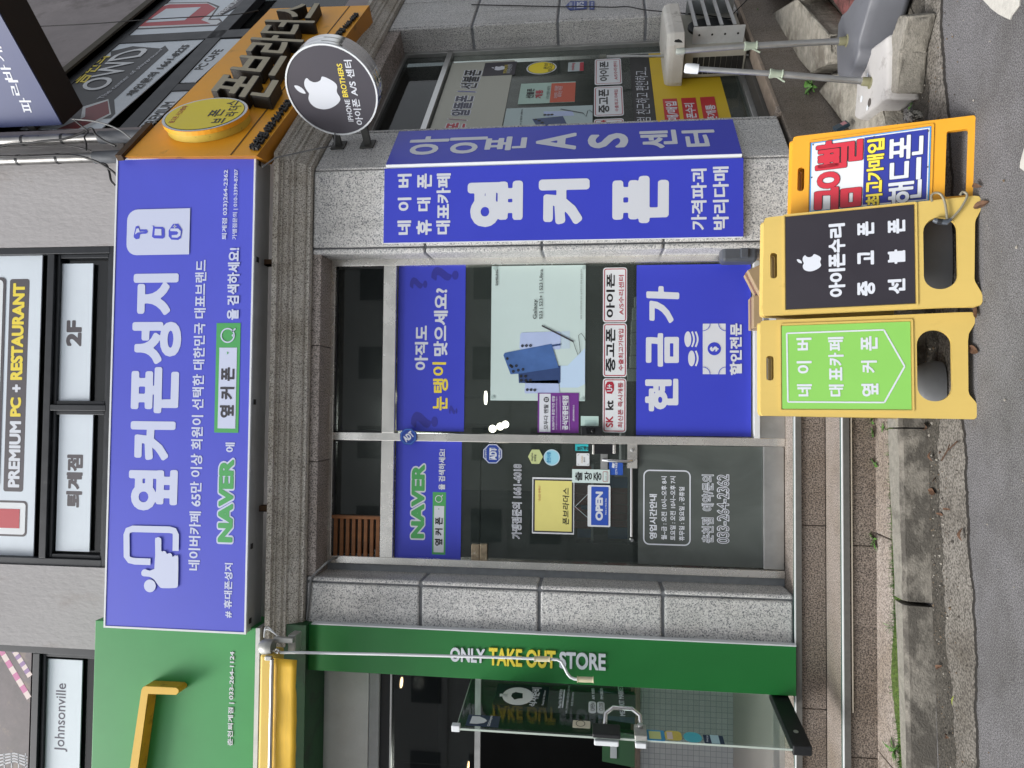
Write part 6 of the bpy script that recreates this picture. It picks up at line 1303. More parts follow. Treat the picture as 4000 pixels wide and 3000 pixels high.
mb = MB(); mb.pbox(FLP, v1+.0, fz0, v1+dpt+.015, fz1, .0, .003, GALV)
for i in range(4): mb.lathe(FLP.pt(v1+.07, fz0+(fz1-fz0)*(i+.5)/4, .003), -E1, [(.009, 0), (.009, .001)], BLACKM, 12)
mb.build('side_plate', au)
cv = thing('appliance_cover', 'torn off white plastic cover lying on top of the air conditioner', 'cover', S3(2.1, -.05, zt0_)); CVR = mat('weathered_plastic', 'c6c4bd', .6, var=.12, vscale=5, dirt=('6d685e', 8, .56, .6))
zc0, zc1 = zt0_+.015, zt0_+.155
b_ = bmesh.new(); lo = [(u0-.10, v0-.09), (u0-.13, v0+.02), (u0-.10, v1+.06), (u0-.02, v1+.13), (u1-.1, v1+.13), (u1-.02, v1+.05), (u1, v0)]
rows = []
for f, ins in ((0, 0), (.6, .0), (.85, .012), (1, .05)):
    cx, cy = np.mean(lo, 0); rows.append([b_.verts.new(tuple(S3(cx+(p[0]-cx)*(1-ins*2), cy+(p[1]-cy)*(1-ins*3), zc0+(zc1-zc0)*f))) for p in lo])
for r0, r1 in zip(rows[:-1], rows[1:]):
    for k in range(len(lo)): b_.faces.new((r0[k], r0[(k+1) % len(lo)], r1[(k+1) % len(lo)], r1[k]))
b_.faces.new(rows[-1]); b_.faces.new(rows[0][::-1]); bmesh.ops.recalc_face_normals(b_, faces=b_.faces)
for v in b_.verts: v.co -= Vector(cv.location)
me = bpy.data.meshes.new('shell'); b_.to_mesh(me); b_.free(); me.materials.append(CVR); o = bpy.data.objects.new('shell', me); COL.objects.link(o); o.parent = cv; m_ = o.modifiers.new('b', 'BEVEL'); m_.width = .008; m_.segments = 2
mb = MB(); pv = SI(v1+.131); a, b = pv.uv(Q(2500, 0, 3.687, 545, 590)); mb.slab(pv, [[(a-.04, b-.035), (a+.0, b-.028), (a+.035, b-.01), (a+.02, b+.02), (a-.015, b+.03), (a-.03, b+.01)]], 0, .0012, mat('tear_dark', '1b1a18', .9)); mb.build('tear', cv)
# ================================================================ banner stands with plastic bases
def plastic_base(name, parent, px, zt, zbot, M, flare=.06, rim=.02):
    top = [GZ(k2(*p), zt) for p in px]; top = [np.array((p[0], p[1])) for p in top]; c = np.mean(top, 0)
    top = [np.array(p) for p in smooth_loop(top, 2)]
    b_ = bmesh.new(); rows = []
    for s_, z in ((.90, zt+.003), (.965, zt), (1.0, zt-.01), (1.0+flare*.7, zt-.05), (1+flare*1.4, zbot+.03), (1+flare*1.4, zbot)):
        rows.append([b_.verts.new((*(c+(p-c)*s_), z)) for p in top])
    n_ = len(top)
    for r0, r1 in zip(rows[:-1], rows[1:]):
        for k in range(n_): b_.faces.new((r0[k], r1[k], r1[(k+1) % n_], r0[(k+1) % n_]))
    b_.faces.new(rows[0]); b_.faces.new(rows[-1][::-1]); bmesh.ops.recalc_face_normals(b_, faces=b_.faces)
    for v in b_.verts: v.co -= Vector(parent.location)
    me = bpy.data.meshes.new(name); b_.to_mesh(me); b_.free(); me.materials.append(M); me.polygons.foreach_set('use_smooth', [True]*len(me.polygons)); o = bpy.data.objects.new(name, me); COL.objects.link(o); o.parent = parent; return o
CLIPG = mat('clamp_plastic', '9aa594', .5, var=.06, vscale=20)
def clamp(parent, c, ax, r):
    mb = MB(); mb.lathe(c-ax*.035, ax, [(r*1.2, 0), (r*1.6, .004), (r*1.6, .008), (r*1.25, .012), (r*1.3, .05), (r*1.6, .07), (r*1.6, .078), (r*1.15, .08)], CLIPG, 16)
    s_ = np.cross(ax, (0, 1, 0)); s_ /= np.linalg.norm(s_); mb.tube([c+s_*r, c+s_*r*2.6-ax*.05], .005, CLIPG, 8); mb.build('clamp', parent, smooth=True)
def banner(lbl, base_px, zt, zbot, foot, top, jc, M, rcap, capM, capn):
    f = GZ(k2(*foot), zt); pl_ = FR(f[1]); tp = w3(pl_, top); j = w3(pl_, jc)
    t = thing('banner_stand', lbl, 'banner stand', (f[0], f[1], zbot)); plastic_base('base', t, base_px, zt, zbot, M)
    ax = (tp-f)/np.linalg.norm(tp-f)
    mb = MB(); mb.tube([f, j], .0185, ALU, 16); mb.tube([j, tp], .0155, ALU, 16); mb.build('pole', t, smooth=True)
    clamp(t, j, ax, .017)
    mb = MB(); mb.lathe(f-ax*.005, ax, [(.038, 0), (.038, .008), (.026, .012), (.024, .05), (.021, .055)], mat('olive_socket', '77755a', .6), 16); mb.build('socket', t, smooth=True)
    mb = MB(); mb.lathe(tp-ax*rcap*1.5, ax, [(rcap, 0), (rcap*1.05, rcap), (rcap, rcap*2.6), (rcap*.8, rcap*2.9)], capM, 14); mb.build(capn, t, smooth=True); return t
GBASE = mat('grey_plastic', '62646a', .5, var=.06, vscale=6, dirt=('494a4e', 5, .6, .5)); WBASE = mat('white_plastic', 'b3b1af', .6, var=.08, vscale=5, bump=.15, bscale=30, dirt=('7d7772', 9, .56, .7))
banner('banner pole on a grey plastic water base beside the old kerb stones', [(1030, 260), (1130, 110), (1290, -110), (1420, -140), (1265, 420), (1255, 580), (1150, 830), (1025, 815)], .235, .03, (1130, 440), (2657, 200), Q(2500, 0, 3.687, 1610, 660), GBASE, .019, mat('pole_end_grey', '8b918b', .5), 'end_cap')
banner('banner pole on a cracked white plastic base held down by a stone block', [(1240, 760), (1262, 740), (1325, 585), (1345, 560), (1545, 405), (1570, 420), (1575, 700), (1560, 1040), (1530, 1080), (1310, 1255), (1255, 1290), (1212, 1262), (1216, 1200), (1232, 1000)], .165, .0, (1385, 885), (2700, 268), Q(2500, 0, 3.687, 1975, 1065), WBASE, .028, WHITEP, 'taped_cap')
wb = bpy.data.objects['banner_stand.001']; I = Ink(Plane((0, 0, .169), (1, 0, 0), (0, 1, 0)), .001)
for p, r_, M in ((k2(1287, 1070), .020, WHITEP), (k2(1372, 1108), .024, mat('hole_dark', '4d4844', .9)), (k2(1350, 1165), .016, WHITEP), (k2(1352, 810), .013, WHITEP)): q = GZ(p, .169); I.loops([ell(q[0], q[1], r_, r_, 18)], M)
wb['_o'] = [float(x) for x in wb.location]; I.build(wb, 'label_dot')
slabstone('kerb_block', kz([k2(1565, 1000), k2(1590, 430), k2(1690, 165), k2(1790, 170), k2(1700, 560), k2(1665, 1010)], .145), [.145]*6, .14, ROCKB, .004, 11, 'rough grey kerbstone block lying on the edge of the white plastic base', 'stone block', 4)
slabstone('stone', kz([k2(1730, 1220), k2(1790, 1195), k2(1835, 1240), k2(1835, 1290), k2(1780, 1320), k2(1720, 1300)], .06), [.05, .07, .06, .05, .05, .06], .07, granite('rock_speckle', 'c9c7c0', '8e8c86', '3a3a38', 70), .012, 4, 'small pale speckled rock between the white base and the orange sign board', 'rock')
t = thing('cigarette_pack', 'crumpled dark blue cigarette pack on the kerb stone beside the orange sign board', 'cigarette pack', GZ(k2(1130, 1360), .15))
pc_ = GZ(k2(1140, 1330), .16); CGP = mat('pack_print', '23323d', .4, var=.4, vscale=60); mb = MB(); e1_ = np.array((math.cos(.9), math.sin(.9), .15)); e1_ /= np.linalg.norm(e1_); e2_ = np.array((-.3, .25, .9)); e2_ -= e1_*(e1_@e2_); mb.pbox(Plane(pc_, e1_, e2_), -.03, -.0, .03, .085, -.012, .012, CGP); mb.build('pack', t, bevel=.002); mb = MB(); mb.pbox(Plane(pc_, e1_, e2_), -.022, .01, .022, .04, .0123, .013, mat('pack_picture', 'a06f74', .5, var=.4, vscale=60)); mb.build('picture', t)

# ================================================================ folding sign boards on the road
YPLA = mat('yellow_plastic', 'ccb162', .5, var=.06, vscale=3, stretch=(1, 1, .4), dirt=('a98d45', 6, .58, .6)); OPLA = mat('orange_plastic', 'd99b22', .45, var=.05, vscale=3, dirt=('a87a22', 9, .68, .5))
def lean_plane(BL, BR, TL, TR):
    A_, B_ = GZ(BL, .0), GZ(BR, .0); W_ = np.linalg.norm(B_-A_); e = (B_-A_)/W_; nb = np.array((-e[1], e[0], 0)); best = None
    for ph in np.radians(np.arange(4, 32, .25)):
        pl_ = Plane(A_, e, ZV*math.cos(ph)+nb*math.sin(ph)); w_ = pl_.uv(TR)[0]-pl_.uv(TL)[0]
        if best is None or abs(w_-W_) < best[0]: best = (abs(w_-W_), pl_, ph)
    return best[1], best[2], W_
def a_board(lbl, corners, outer, slot, window, M, wave=True, face=None, faceM=None):
    pl_, ph, W_ = lean_plane(*corners); uv = pl_.uv
    t = thing('folding_sign', lbl, 'folding sign', pl_.pt(W_/2, 0, 0)); pf = pl_.off(.0)
    ol = [uv(p) for p in outer]; s0_, s1_ = uv(slot[0]), uv(slot[1]); w0, w1_ = uv(window[0]), uv(window[1])
    sl_ = rrect(s0_[0], s0_[1], s1_[0], s1_[1], min(s1_[1]-s0_[1], .03)*.48); wr = (w1_[1]-w0[1])*(.49 if wave else .12)
    wn = rrect(w0[0], w0[1], w1_[0], w1_[1], wr, 7)
    mb = MB(); mb.slab(pf, [ol, sl_, wn], -.035, 0, M); mb.build('front_panel', t, bevel=.007)
    f0, f1 = uv(face[0]), uv(face[1]); mb = MB(); r_ = .012
    mb.slab(pf, [rrect(f0[0]-r_, f0[1]-r_, f1[0]+r_, f1[1]+r_, .01), rrect(f0[0]-.004, f0[1]-.004, f1[0]+.004, f1[1]+.004, .004)], .0005, .006, M); mb.build('face_rim', t, bevel=.002)
    mb = MB(); mb.pbox(pf, f0[0], f0[1], f1[0], f1[1], .0004, .003, faceM); fo = mb.build('face', t)
    # rear leaf, hinged at the top
    topz = max(p[1] for p in ol); hinge = pl_.pt(0, topz, -.045); nb = np.array((-pl_.e1[1], pl_.e1[0], 0))
    pr = Plane(hinge, pl_.e1, ZV*math.cos(ph)-nb*math.sin(ph)*1.25); n2 = np.cross(pr.e1, pr.e2)
    oo = [(p[0], p[1]-topz) for p in ol]; mb = MB(); mb.slab(pr, [oo, [(p[0], p[1]-topz) for p in sl_], [(p[0], p[1]-topz) for p in wn]], -.035, 0, M); mb.build('rear_panel', t, bevel=.006)
    return t, Ink(pf, .0045), pf
def foot_outline(TL, TR, R_, L_):
    return TL+TR+R_+L_
c31 = lambda a, b: K(3, 1, a, b); c32 = lambda a, b: K(3, 2, a, b); c21 = lambda a, b: K(2, 1, a, b); d8 = lambda a, b: Q(2900, 450, 2.212, a, b)
# green faced board
gout = [c32(1520, 300), c32(1780, 305), c32(1800, 292), c32(1806, 270), c32(1802, 170), c32(1790, 150), c32(1740, 92), c32(1732, 60)]+[c31(1728, 1290), c31(1735, 1225), c31(1780, 1150), c31(1788, 1130), c31(1788, 1062), c31(1775, 1045), c31(1760, 1038), c31(1640, 1040)]+[Q(2700, 1000, 3.687, *p) for p in ((1030, 930), (1005, 945), (995, 970))]+[(2971, 1606), (2974, 1618), (2982, 1624)]
gb, I, pf = a_board('yellow plastic folding sign with green face, leftmost of three boards on the road', ((3816, 1633), (3808, 1225), (2973, 1623), (2966, 1254)), gout, (Q(3000, 1500, 2.212, 40, -20) if False else (3022, 1486), (2993, 1390)), ((3722, 1568), (3580, 1290)), YPLA, True, (K(3, 2, 1240, 220), K(3, 1, 118, 1158)), mat('leaf_green_print', '85c35c', .45, var=.03, vscale=2))
for s, bl, tr in (('네', c32(380, 108), c32(250, 2)), ('이', c31(378, 1568), c31(247, 1462)), ('버', c31(377, 1368), c31(245, 1262)), ('대', c32(655, 108), c32(525, 5)), ('표', c31(642, 1630), c31(528, 1515)), ('카', c31(655, 1500), c31(520, 1390)), ('페', c31(653, 1372), c31(517, 1255)), ('옆', c32(955, 108), c31(805, 1655)), ('커', c31(942, 1562), c31(803, 1458)), ('폰', c31(948, 1370), c31(800, 1248))): I.text(s, bl, tr, WHITE, .03)
pth = [c31(1000, 1192), c31(162, 1222), c32(172, 155), c32(1005, 160), c31(1180, 1508), c31(1000, 1192)]
for p, q in zip(pth[:-1], pth[1:]): I.stroke([p, q], .0075, WHITE)
I.build(gb)
# black faced board
b_out = [d8(2075, 1610), d8(2075, 1560), d8(2065, 1530), d8(2012, 1440), d8(2005, 1415), d8(2010, 930), d8(2018, 900), d8(2055, 830), d8(2060, 810), d8(2058, 720), d8(2045, 700), d8(2010, 695), d8(1900, 708)]+[d8(235, 880), d8(200, 888), d8(186, 912)]+[(2978, 1215), (2982, 1228), (2992, 1232)]+[c31(1545, 993), c31(1790, 990), c31(1840, 975)]
bb, I, pf = a_board('yellow plastic folding sign with black face and apple logo, between the other two boards', ((3838, 1190), (3830, 768), (2985, 1230), (2985, 852)), b_out, (d8(300, 1408), d8(240, 1188)), (d8(1865, 1495), d8(1560, 890)), YPLA, True, (d8(1495, 1625), d8(372, 880)), mat('black_face', '2e2b33', .4, var=.05, vscale=3))
I.apple(d8(588, 1275), d8(497, 1275), WHITE)
for s, bl, tr in (('아', d8(890, 1568), d8(745, 1450)), ('이', d8(890, 1440), d8(745, 1330)), ('폰', d8(890, 1312), d8(745, 1200)), ('수', d8(890, 1185), d8(745, 1078)), ('리', d8(888, 1055), d8(745, 945)), ('중', d8(1148, 1558), d8(992, 1440)), ('고', d8(1138, 1290), d8(992, 1180)), ('폰', d8(1140, 1038), d8(992, 928)), ('선', d8(1408, 1540), d8(1255, 1420)), ('불', d8(1408, 1280), d8(1255, 1168)), ('폰', d8(1408, 1018), d8(1255, 905))): I.text(s, bl, tr, WHITE, .045)
I.build(bb)
# orange board
o_out = [(3795, 826), (3803, 812), d8(2000, 690), d8(2012, 60), d8(2015, 20), d8(2005, 3), d8(1990, 2), d8(470, 182), d8(445, 190), d8(436, 212)]+[(3088, 855), (3092, 866), (3100, 868)]
ob, I, pf = a_board('orange plastic folding sign with red and blue lettering, right of the black faced sign', ((3798, 826), (3811, 452), (3090, 868), (3097, 536)), o_out, (d8(532, 652), d8(478, 455)), (d8(1930, 690), d8(1765, 140)), OPLA, False, (d8(1612, 745), d8(592, 240)), mat('sky_border', '3a90cf', .45))
a0, b0 = pf.uv(d8(1612, 745)); a1, b1 = pf.uv(d8(592, 240)); I.loops([[(a0+.006, b0+.006), (a1-.006, b0+.006), (a1-.006, b1-.006), (a0+.006, b1-.006)]], WHITEP)
I.up(); NV = mat('royal_print', '26318f', .45); a, b = pf.uv(d8(1580, 740)); a2, b2 = pf.uv(d8(1055, 210)); I.loops([[(a0+.012, b0+.012), (a1-.012, b0+.012), (a1-.012, b2), (a0+.012, b2)]], NV); I.up()
RD = mat('bright_red_print', 'c02a3c', .45)
for s, bl, tr in (('금', d8(1028, 810), d8(625, 640)), ('이', d8(900, 620), d8(630, 440)), ('빨', d8(1040, 420), d8(640, 240))): I.text(s, bl, tr, RD, .028 if s == '빨' else .045, ol=INK, olw=.012)
for s, bl, tr in (('최', d8(1210, 775), d8(1068, 690)), ('고', d8(1205, 665), d8(1072, 575)), ('가', d8(1220, 560), d8(1075, 450)), ('매', d8(1225, 440), d8(1078, 350)), ('입', d8(1228, 320), d8(1080, 218))): I.text(s, bl, tr, YEL, .035, ol=INK, olw=.03)
for s, bl, tr in (('핸', d8(1545, 755), d8(1262, 585)), ('드', d8(1540, 555), d8(1275, 395)), ('폰', d8(1560, 365), d8(1275, 195))): I.text(s, bl, tr, WHITE, .02, ol=INK, olw=.014)
for p in (d8(612, 258), d8(1138, 190), d8(1605, 140), d8(1600, 450), d8(600, 540)): I.disc(p, (p[0], p[1]-3), INKG, n=10)
I.build(ob)
# cable lock between the boards
LK = FR(-1.36); pts = [d8(*p) for p in ((1640, 745), (1632, 700), (1660, 672), (1710, 680), (1745, 740), (1762, 830), (1768, 900))]
t = thing('cable_lock', 'grey cable lock looped through the black and orange folding signs', 'lock', w3(LK, d8(1800, 860)))
def sp(P, k=6):
    P = [np.array(p, float) for p in P]; out = []
    for i in range(len(P)-1):
        p0, p1, p2, p3 = P[max(i-1, 0)], P[i], P[i+1], P[min(i+2, len(P)-1)]
        out += [.5*((2*p1)+(-p0+p2)*u+(2*p0-5*p1+4*p2-p3)*u*u+(-p0+3*p1-3*p2+p3)*u**3) for u in [j/k for j in range(k)]]
    return out+[P[-1]]
CBL_ = mat('lock_cable', '85806f', .5); bpl = lean_plane((3838, 1190), (3830, 768), (2985, 1230), (2985, 852))[0].off(.02)
P3 = sp([w3(bpl, p) for p in pts]); P4 = sp([w3(bpl, d8(*p)) for p in ((1880, 690), (1905, 662), (1938, 680), (1935, 720), (1890, 800), (1840, 860), (1800, 900))])
mb = MB(); mb.tube(P3, .0055, CBL_, 8); mb.tube(P4, .0055, CBL_, 8); mb.build('cable', t, smooth=True)
mb = MB(); mb.tube([w3(bpl, d8(1650, 905), .0), w3(bpl, d8(1680, 915)), w3(bpl, d8(1770, 925)), w3(bpl, d8(1800, 900))], [.010, .013, .013, .009], mat('lock_body', '4c535c', .4), 12); mb.build('barrel', t, smooth=True)
mb = MB(); mb.tube([w3(bpl, d8(1685, 915), .004), w3(bpl, d8(1725, 920), .004)], .0125, BLACKM, 12); mb.build('dial', t)
# dark water weights behind the boards
def weight(lbl, c, sx, sy, h, rot=0):
    t = thing('water_weight', lbl, 'weight', (c[0], c[1], 0)); mb = MB(); pr = [(1, 0), (1.02, .15), (.98, .45), (.85, .75), (.6, .93), (.25, 1)]; seg = 28; V = []
    for r_, z in pr:
        for k in range(seg):
            a = 2*math.pi*k/seg; x, y = sx*r_*math.copysign(abs(math.cos(a))**.7, math.cos(a)), sy*r_*math.copysign(abs(math.sin(a))**.7, math.sin(a)); V.append((c[0]+x*math.cos(rot)-y*math.sin(rot), c[1]+x*math.sin(rot)+y*math.cos(rot), .012+z*h))
    n_ = len(pr); mb.add(V, [(i*seg+k, i*seg+(k+1) % seg, (i+1)*seg+(k+1) % seg, (i+1)*seg+k) for i in range(n_-1) for k in range(seg)]+[tuple(range(seg))[::-1], tuple((n_-1)*seg+k for k in range(seg))], mat('weight_grey', '74777b', .5, var=.1, vscale=6, dirt=('6b6a68', 8, .6, .4))); mb.build('tank', t, smooth=True); return t
weight('dark grey plastic weight behind the black faced folding sign', (.78, -.93), .24, .10, .17)
weight('grey plastic weight behind the green faced folding sign', (.12, -.88), .13, .08, .13)
slabstone('stone', [(.05, -.79), (.26, -.80), (.28, -.70), (.06, -.69)], [.22, .21, .22, .23], .09, ROCKB, .006, 21, 'broken concrete lump on the kerb behind the green faced folding sign', 'stone block')

# ================================================================ boxes, junction box, address plate
CARD = mat('cardboard', 'a08b6c', .75, var=.08, vscale=12); TAPE = mat('brown_tape', '7e5f3c', .35)
def carton(lbl, c, sx, sy, sz, rot, tilt=0):
    t = thing('cardboard_box', lbl, 'box', c); M_ = Matrix.Rotation(rot, 4, 'Z') @ Matrix.Rotation(tilt, 4, 'Y'); t.matrix_world = Matrix.Translation(c) @ M_; t['_o'] = [0, 0, 0]
    mb = MB(); mb.box((-sx/2, -sy/2, 0), (sx/2, sy/2, sz), CARD); mb.build('carton', t, bevel=.003)
    mb = MB(); mb.box((-sx/2-.001, -.02, sz*.0+.002), (sx/2+.001, .02, sz+.001), TAPE); mb.build('tape', t); return t
t1 = carton('cardboard box with a shipping label on the step between the yellow folding signs', (.63, .10, .489), .21, .16, .24, .03)
mb = MB(); mb.box((-.09, -.0815, .10), (.09, -.0805, .185), mat('paper_label', 'c9cbcd', .6)); lb = mb.build('shipping_label', t1); mb = MB(); rn = random.Random(3); x = -.08
while x < -.03: w_ = rn.choice((.002, .003, .005)); mb.box((x, -.0825, .145), (x+w_, -.0818, .178), INK); x += w_+rn.choice((.002, .004))
x = .03
while x < .08: w_ = rn.choice((.002, .003, .005)); mb.box((x, -.0825, .11), (x+w_, -.0818, .135), INK); x += w_+rn.choice((.002, .004))
mb.box((-.02, -.0825, .15), (.025, -.0818, .178), mat('label_yellow', 'c4b766', .6)); mb.build('print', t1)
t2 = carton('tilted open cardboard box leaning under the grey junction box', (.90, .07, .50), .20, .14, .25, .12, R(-24))
mb = MB(); mb.box((-.05, -.0715, .05), (.07, -.0705, .14), mat('paper_label', 'c9cbcd', .6)); mb.build('shipping_label', t2)
jb = thing('junction_box', 'dark grey plastic junction box low on the corner pillar jamb', 'junction box', (1.03, .0, .75)); JBM = mat('junction_grey', '4b5058', .5, var=.08, vscale=8)
JP = FR(.12); a0, b0 = JP.uv((2948, 1030)); a1, b1 = JP.uv((2812, 972)); mb = MB(); mb.pbox(JP, a0, b0, a1+.02, b1, -.05, .09, JBM); mb.build('case', jb, bevel=.02); mb = MB(); mb.pbox(JP, a0+.02, b0+.06, a1-.01, b0+.11, .0905, .105, JBM); mb.build('latch', jb, bevel=.006)
AD = SI(.004); e0 = lambda a, b: AD.uv(K(2, 0, a, b)); mb = MB(); PLB = mat('plate_blue', '24408c', .35); mb.slab(AD, [[e0(645, 78), e0(650, 12), e0(505, 12), e0(462, 55), e0(500, 90)]], 0, .004, PLB)
t = mb.build('address_plate', None, loc=AD.pt(*e0(560, 50))); tag(t, 'blue pointed address plate numbered 175 on the far granite pillar', 'address plate'); I = Ink(AD, .005); I.text('175', K(2, 0, 620, 72), K(2, 0, 562, 22), WHITE, .03); I.text('퇴계로', K(2, 0, 520, 72), K(2, 0, 495, 25), WHITE, .01); I.stroke([K(2, 0, 540, 86), K(2, 0, 540, 14)], .003, WHITE); I.build(t)
mb = MB(); mb.slab(AD, [[e0(712, 82), e0(712, 12), e0(668, 12), e0(668, 82)]], 0, .004, PLB); t = mb.build('address_plate', None, loc=AD.pt(*e0(690, 50))); tag(t, 'small blue plate under the pointed address plate', 'address plate'); I = Ink(AD, .005); I.text('퇴계동', K(2, 0, 702, 75), K(2, 0, 682, 20), WHITE, .01); I.build(t)

# ================================================================ weeds, moss, litter
LEAF = mat('weed_leaf', '4f7a33', .55, var=.3, vscale=30); LEAF2 = mat('weed_leaf_dark', '3c6128', .55, var=.3, vscale=30)
def weed(lbl, c, n, ln, seed, up=.6, wd=.24, M=None):
    rn = random.Random(seed); mb = MB(); c = np.array(c, float)
    for i in range(n):
        a = 2*math.pi*i/n*1.9+rn.uniform(-.5, .5); L_ = ln*rn.uniform(.55, 1.1); el = rn.uniform(.15, up); d = np.array((math.cos(a)*math.cos(el), math.sin(a)*math.cos(el), math.sin(el))); s_ = np.cross(d, ZV); s_ /= np.linalg.norm(s_)
        P = []; w_ = L_*wd*rn.uniform(.7, 1.2)
        for k in range(6):
            f = k/5; p = c+d*L_*f+ZV*(-.45*L_*f*f+.12*L_*f); ww = w_*math.sin(math.pi*min(1, .12+f*.88))**.8*(.4+.6*f if f < .6 else 1.0)*.5
            P += [p-s_*ww+ZV*ww*.25, p, p+s_*ww+ZV*ww*.25]
        F = []
        for k in range(5):
            for j in range(2): b = k*3+j; F.append((b, b+1, b+4, b+3))
        mb.add(P, F, (M or LEAF) if rn.random() < .65 else LEAF2)
    return tag(mb.build('weed', None, loc=c), lbl, 'weed')
weed('broad leaved weed growing beside the banner poles on the side kerb', GZ(k2(770, 930), .2), 16, .13, 1, 1.0, .3)
weed('small weed sprouting by the far pillar foot', GZ(k2(190, 165), .3), 8, .10, 2, 1.1, .4)
weed('weed in the step joint just left of the green faced folding sign', w3(FR(-.33), K(3, 2, 905, 305)), 7, .055, 3, 1.0, .4)
weed('weed second from the green faced folding sign along the step joint', w3(FR(-.33), K(3, 2, 915, 415)), 8, .05, 4, 1.0, .4)
weed('narrow weed in the step joint below the middle of the tread', w3(FR(-.33), K(3, 2, 928, 690)), 7, .05, 5, 1.0, .4)
weed('largest weed tuft in the step joint below the door', w3(FR(-.33), K(3, 2, 925, 1340)), 13, .085, 6, 1.0, .26)
weed('weed between kerb and lowest tread beside the green faced sign', GZ(K(3, 2, 1010, 370), .11), 9, .05, 7, 1.0, .35)
weed('leafy weed at the foot of the white plastic base', GZ(k2(1500, 1320), .02), 12, .09, 8, .9, .35, LEAF2)
weed('tiny weed beside the black hole of the white base', GZ(k2(1825, 1150), .01), 6, .035, 9, 1.0, .5)
weed('lush grass clump at the left end of the kerb joint', GZ(K(3, 3, 1105, 1510), .11), 26, .10, 10, 1.1, .14)
weed('grass tuft in the kerb joint below the left pillar', GZ(K(3, 3, 1080, 440), .10), 24, .07, 11, 1.2, .07)
weed('thin grass tuft in the kerb joint under the green cladding', GZ(K(3, 3, 1095, 1000), .10), 18, .06, 12, 1.2, .07)
MOSS = mat('moss', '4d6026', .95, var=.5, vscale=60, bump=.8, bscale=160); rn = random.Random(5); mb = MB(); V = []
n_ = 160
for i in range(n_+1):
    x = -6+(1.2+6)*i/n_; yk = float((KA+kt*((x-KA[0])/kt[0]))[1])+kerb_back(x)-.003; h = .099+.018*max(0, math.sin(x*3.1)+.6*math.sin(x*7.7))+rn.uniform(0, .006)
    yf = tread_front(x); V += [(x, yf+.003, h), (x, (yf+yk)/2, h+rn.uniform(.0, .008)), (x, yk-.004, h-.008)]
mb.add(V, [(i*3+k, i*3+k+1, i*3+k+4, i*3+k+3) for i in range(n_) for k in range(2)], MOSS); tag(mb.build('moss'), kind='stuff')
gr = MB(); rn = random.Random(12)
for i in range(2600):
    x = rn.uniform(-3.2, -.75) if rn.random() < .8 else rn.uniform(-.75, 1.0); yk = float((KA+kt*((x-KA[0])/kt[0]))[1])+kerb_back(x); y = rn.uniform(yk, tread_front(x)); h = rn.uniform(.012, .045); a = rn.uniform(0, 6.28); dx, dy = math.cos(a)*.002, math.sin(a)*.002; lx, ly = rn.uniform(-.015, .015), rn.uniform(-.02, .01)
    gr.add([(x-dx, y-dy, .1), (x+dx, y+dy, .1), (x+lx, y+ly, .105+h)], [(0, 1, 2)], LEAF if rn.random() < .5 else LEAF2)
tag(gr.build('grass'), kind='stuff')
pg = MB(); rn = random.Random(77); GR_M = [mat('grit_%s' % n_, c_, .95) for n_, c_ in (('pale', '8f8b83'), ('dark', '4a4641'), ('brown', '6b5d4c'))]
for i in range(1100):
    x = rn.uniform(-3.2, 2.4); yb2 = -.70+.0657*x-.0; y = yb2-abs(rn.gauss(0, .13))-.01 if x < 1.3 else rn.uniform(-1.1, -.1)
    if rn.random() < .12: y -= rn.uniform(.2, 1.2)
    r_ = rn.uniform(.0015, .0055) if rn.random() < .93 else rn.uniform(.006, .011); a = rn.uniform(0, 6); P = [(x+r_*math.cos(a+k*1.57)*rn.uniform(.7, 1.3), y+r_*math.sin(a+k*1.57)*rn.uniform(.7, 1.3), .005) for k in range(4)]+[(x+r_*.2, y, .005+r_*rn.uniform(.7, 1.3))]
    pg.add(P, [(0, 1, 4), (1, 2, 4), (2, 3, 4), (3, 0, 4)], rn.choice(GR_M))
tag(pg.build('gravel'), kind='stuff')
DL_ = mat('dead_leaf', '5a4130', .8, var=.4, vscale=40)
def deadleaf(i, p, L_, a, lbl):
    c = GZ(p, .012); rn = random.Random(i); mb = MB(); P = []; d = np.array((math.cos(a), math.sin(a), 0)); s_ = np.array((-d[1], d[0], 0))
    for k in range(6):
        f = k/5; w_ = L_*.22*math.sin(math.pi*(.06+.9*f)); z = .004+.012*math.sin(f*3+i); P += [c+d*L_*(f-.5)-s_*w_+ZV*(z+w_*.5), c+d*L_*(f-.5)+ZV*z, c+d*L_*(f-.5)+s_*w_+ZV*(z+w_*.6)]
    mb.add(P, [(k*3+j, k*3+j+1, k*3+j+4, k*3+j+3) for k in range(5) for j in range(2)], DL_); o = mb.build('fallen_leaf', None, loc=c); so_ = o.modifiers.new('t', 'SOLIDIFY'); so_.thickness = .001; tag(o, lbl, 'leaf', 'dead leaves in the gutter')
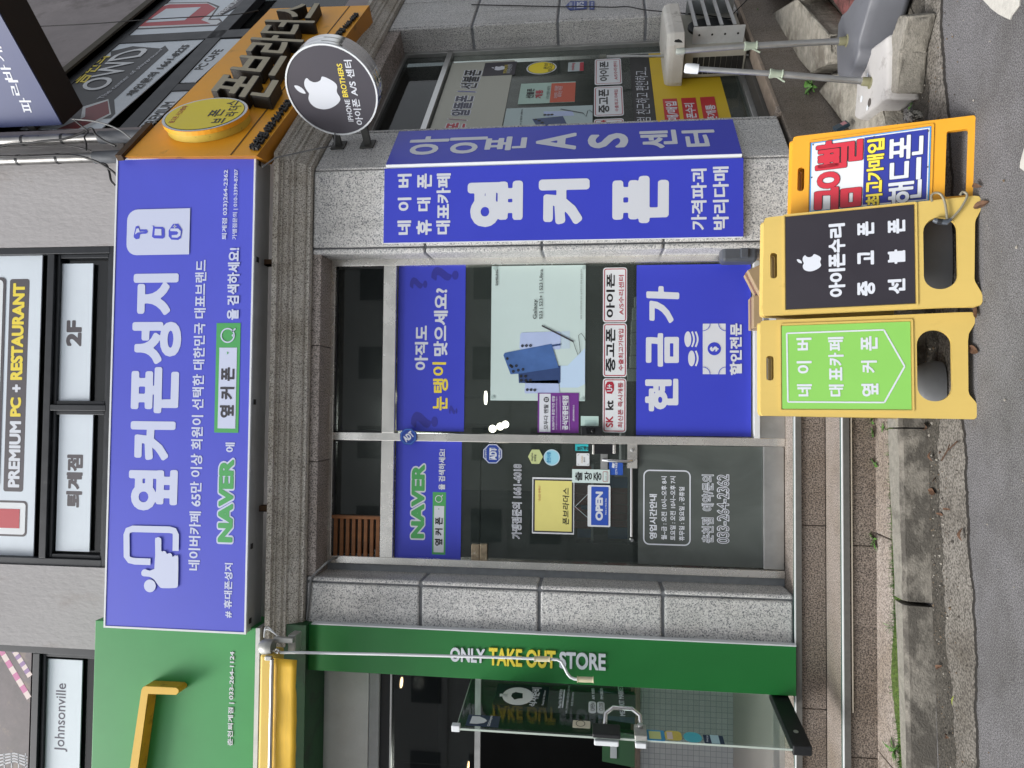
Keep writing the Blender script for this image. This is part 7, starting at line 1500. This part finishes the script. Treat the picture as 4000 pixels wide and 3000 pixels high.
LFS = [(K(3, 2, 1425, 625), .05, .2), (K(3, 2, 1505, 590), .03, 1.5), (K(3, 2, 1440, 828), .035, .9), (K(3, 2, 1418, 930), .085, 1.45), (K(3, 2, 1487, 1125), .035, 1.4), (K(3, 2, 1550, 1080), .025, 1.6), (K(3, 3, 1490, 790), .05, 2.2), (K(3, 3, 1565, 1385), .05, 1.7), (K(3, 2, 1370, 370), .09, 1.5), (K(3, 1, 1795, 1030), .08, .6), (K(3, 1, 1770, 1360), .09, 1.2), (K(3, 1, 1850, 110), .08, 1.6), (K(3, 0, 1820, 1600), .05, 1.0), (K(3, 2, 1690, 1300), .06, .2)]
for i, (p, L_, a) in enumerate(LFS): deadleaf(i, p, L_, a, 'small dead leaf lying curled in the gutter by the kerb')
o = weed('pale green leaf lying flat in the worn gutter below the green cladding', GZ(K(3, 3, 1595, 1120), .02), 1, .07, 30, .16, .25, mat('pale_leaf', '8f9a3c', .6))
tg = MB(); p0 = GZ(K(3, 2, 1635, 495), .02); p1 = GZ(K(3, 2, 1500, 660), .02); tg.tube([p0, (p0+p1)/2+ZV*.01, p1], .0035, mat('twig', '4a3628', .9), 6); tg.tube([(p0+p1)/2+ZV*.01, GZ(K(3, 2, 1570, 520), .02)], .0025, MATS['twig'], 6); tag(tg.build('twig', None, loc=p0), 'thin brown twig lying across the gutter', 'twig')

# ================================================================ the apartment block across the street, seen mirrored in the glass
ab = thing('apartment_block', 'pale apartment block across the street mirrored in the shop glass', 'building', (-4, -27, 0)); AW = mat('pale_facade', 'dcddd9', .8, var=.08, vscale=.6); AWN = mat('facade_window', '34404a', .15)
mb = MB(); mb.box((-26, -35, 0), (20, -27, 13.5), AW)
for k in range(5): mb.box((-26.1, -27.25, 2.9+k*2.7), (20.1, -26.9, 3.15+k*2.7), AW)
mb.build('wall', ab); w0_ = None
for r_ in range(4):
    for c_ in range(12):
        x = -24.5+c_*3.7; z = 3.9+r_*2.7
        if w0_ is None:
            mb = MB(); mb.box((-.75, -27.0, -.7), (.75, -26.93, .7), AWN); w0_ = mb.build('window', ab); w0_.location = (x-ab.location[0], 0, z)
            for p in w0_.data.vertices: p.co.y += 0
            w_ = w0_
        else:
            w_ = w0_.copy(); COL.objects.link(w_); w_.parent = ab; w_.location = (x-ab.location[0], 0, z)
for v in w0_.data.vertices: v.co.x += 4
for o in list(bpy.data.objects):
    if '_o' in o: del o['_o']
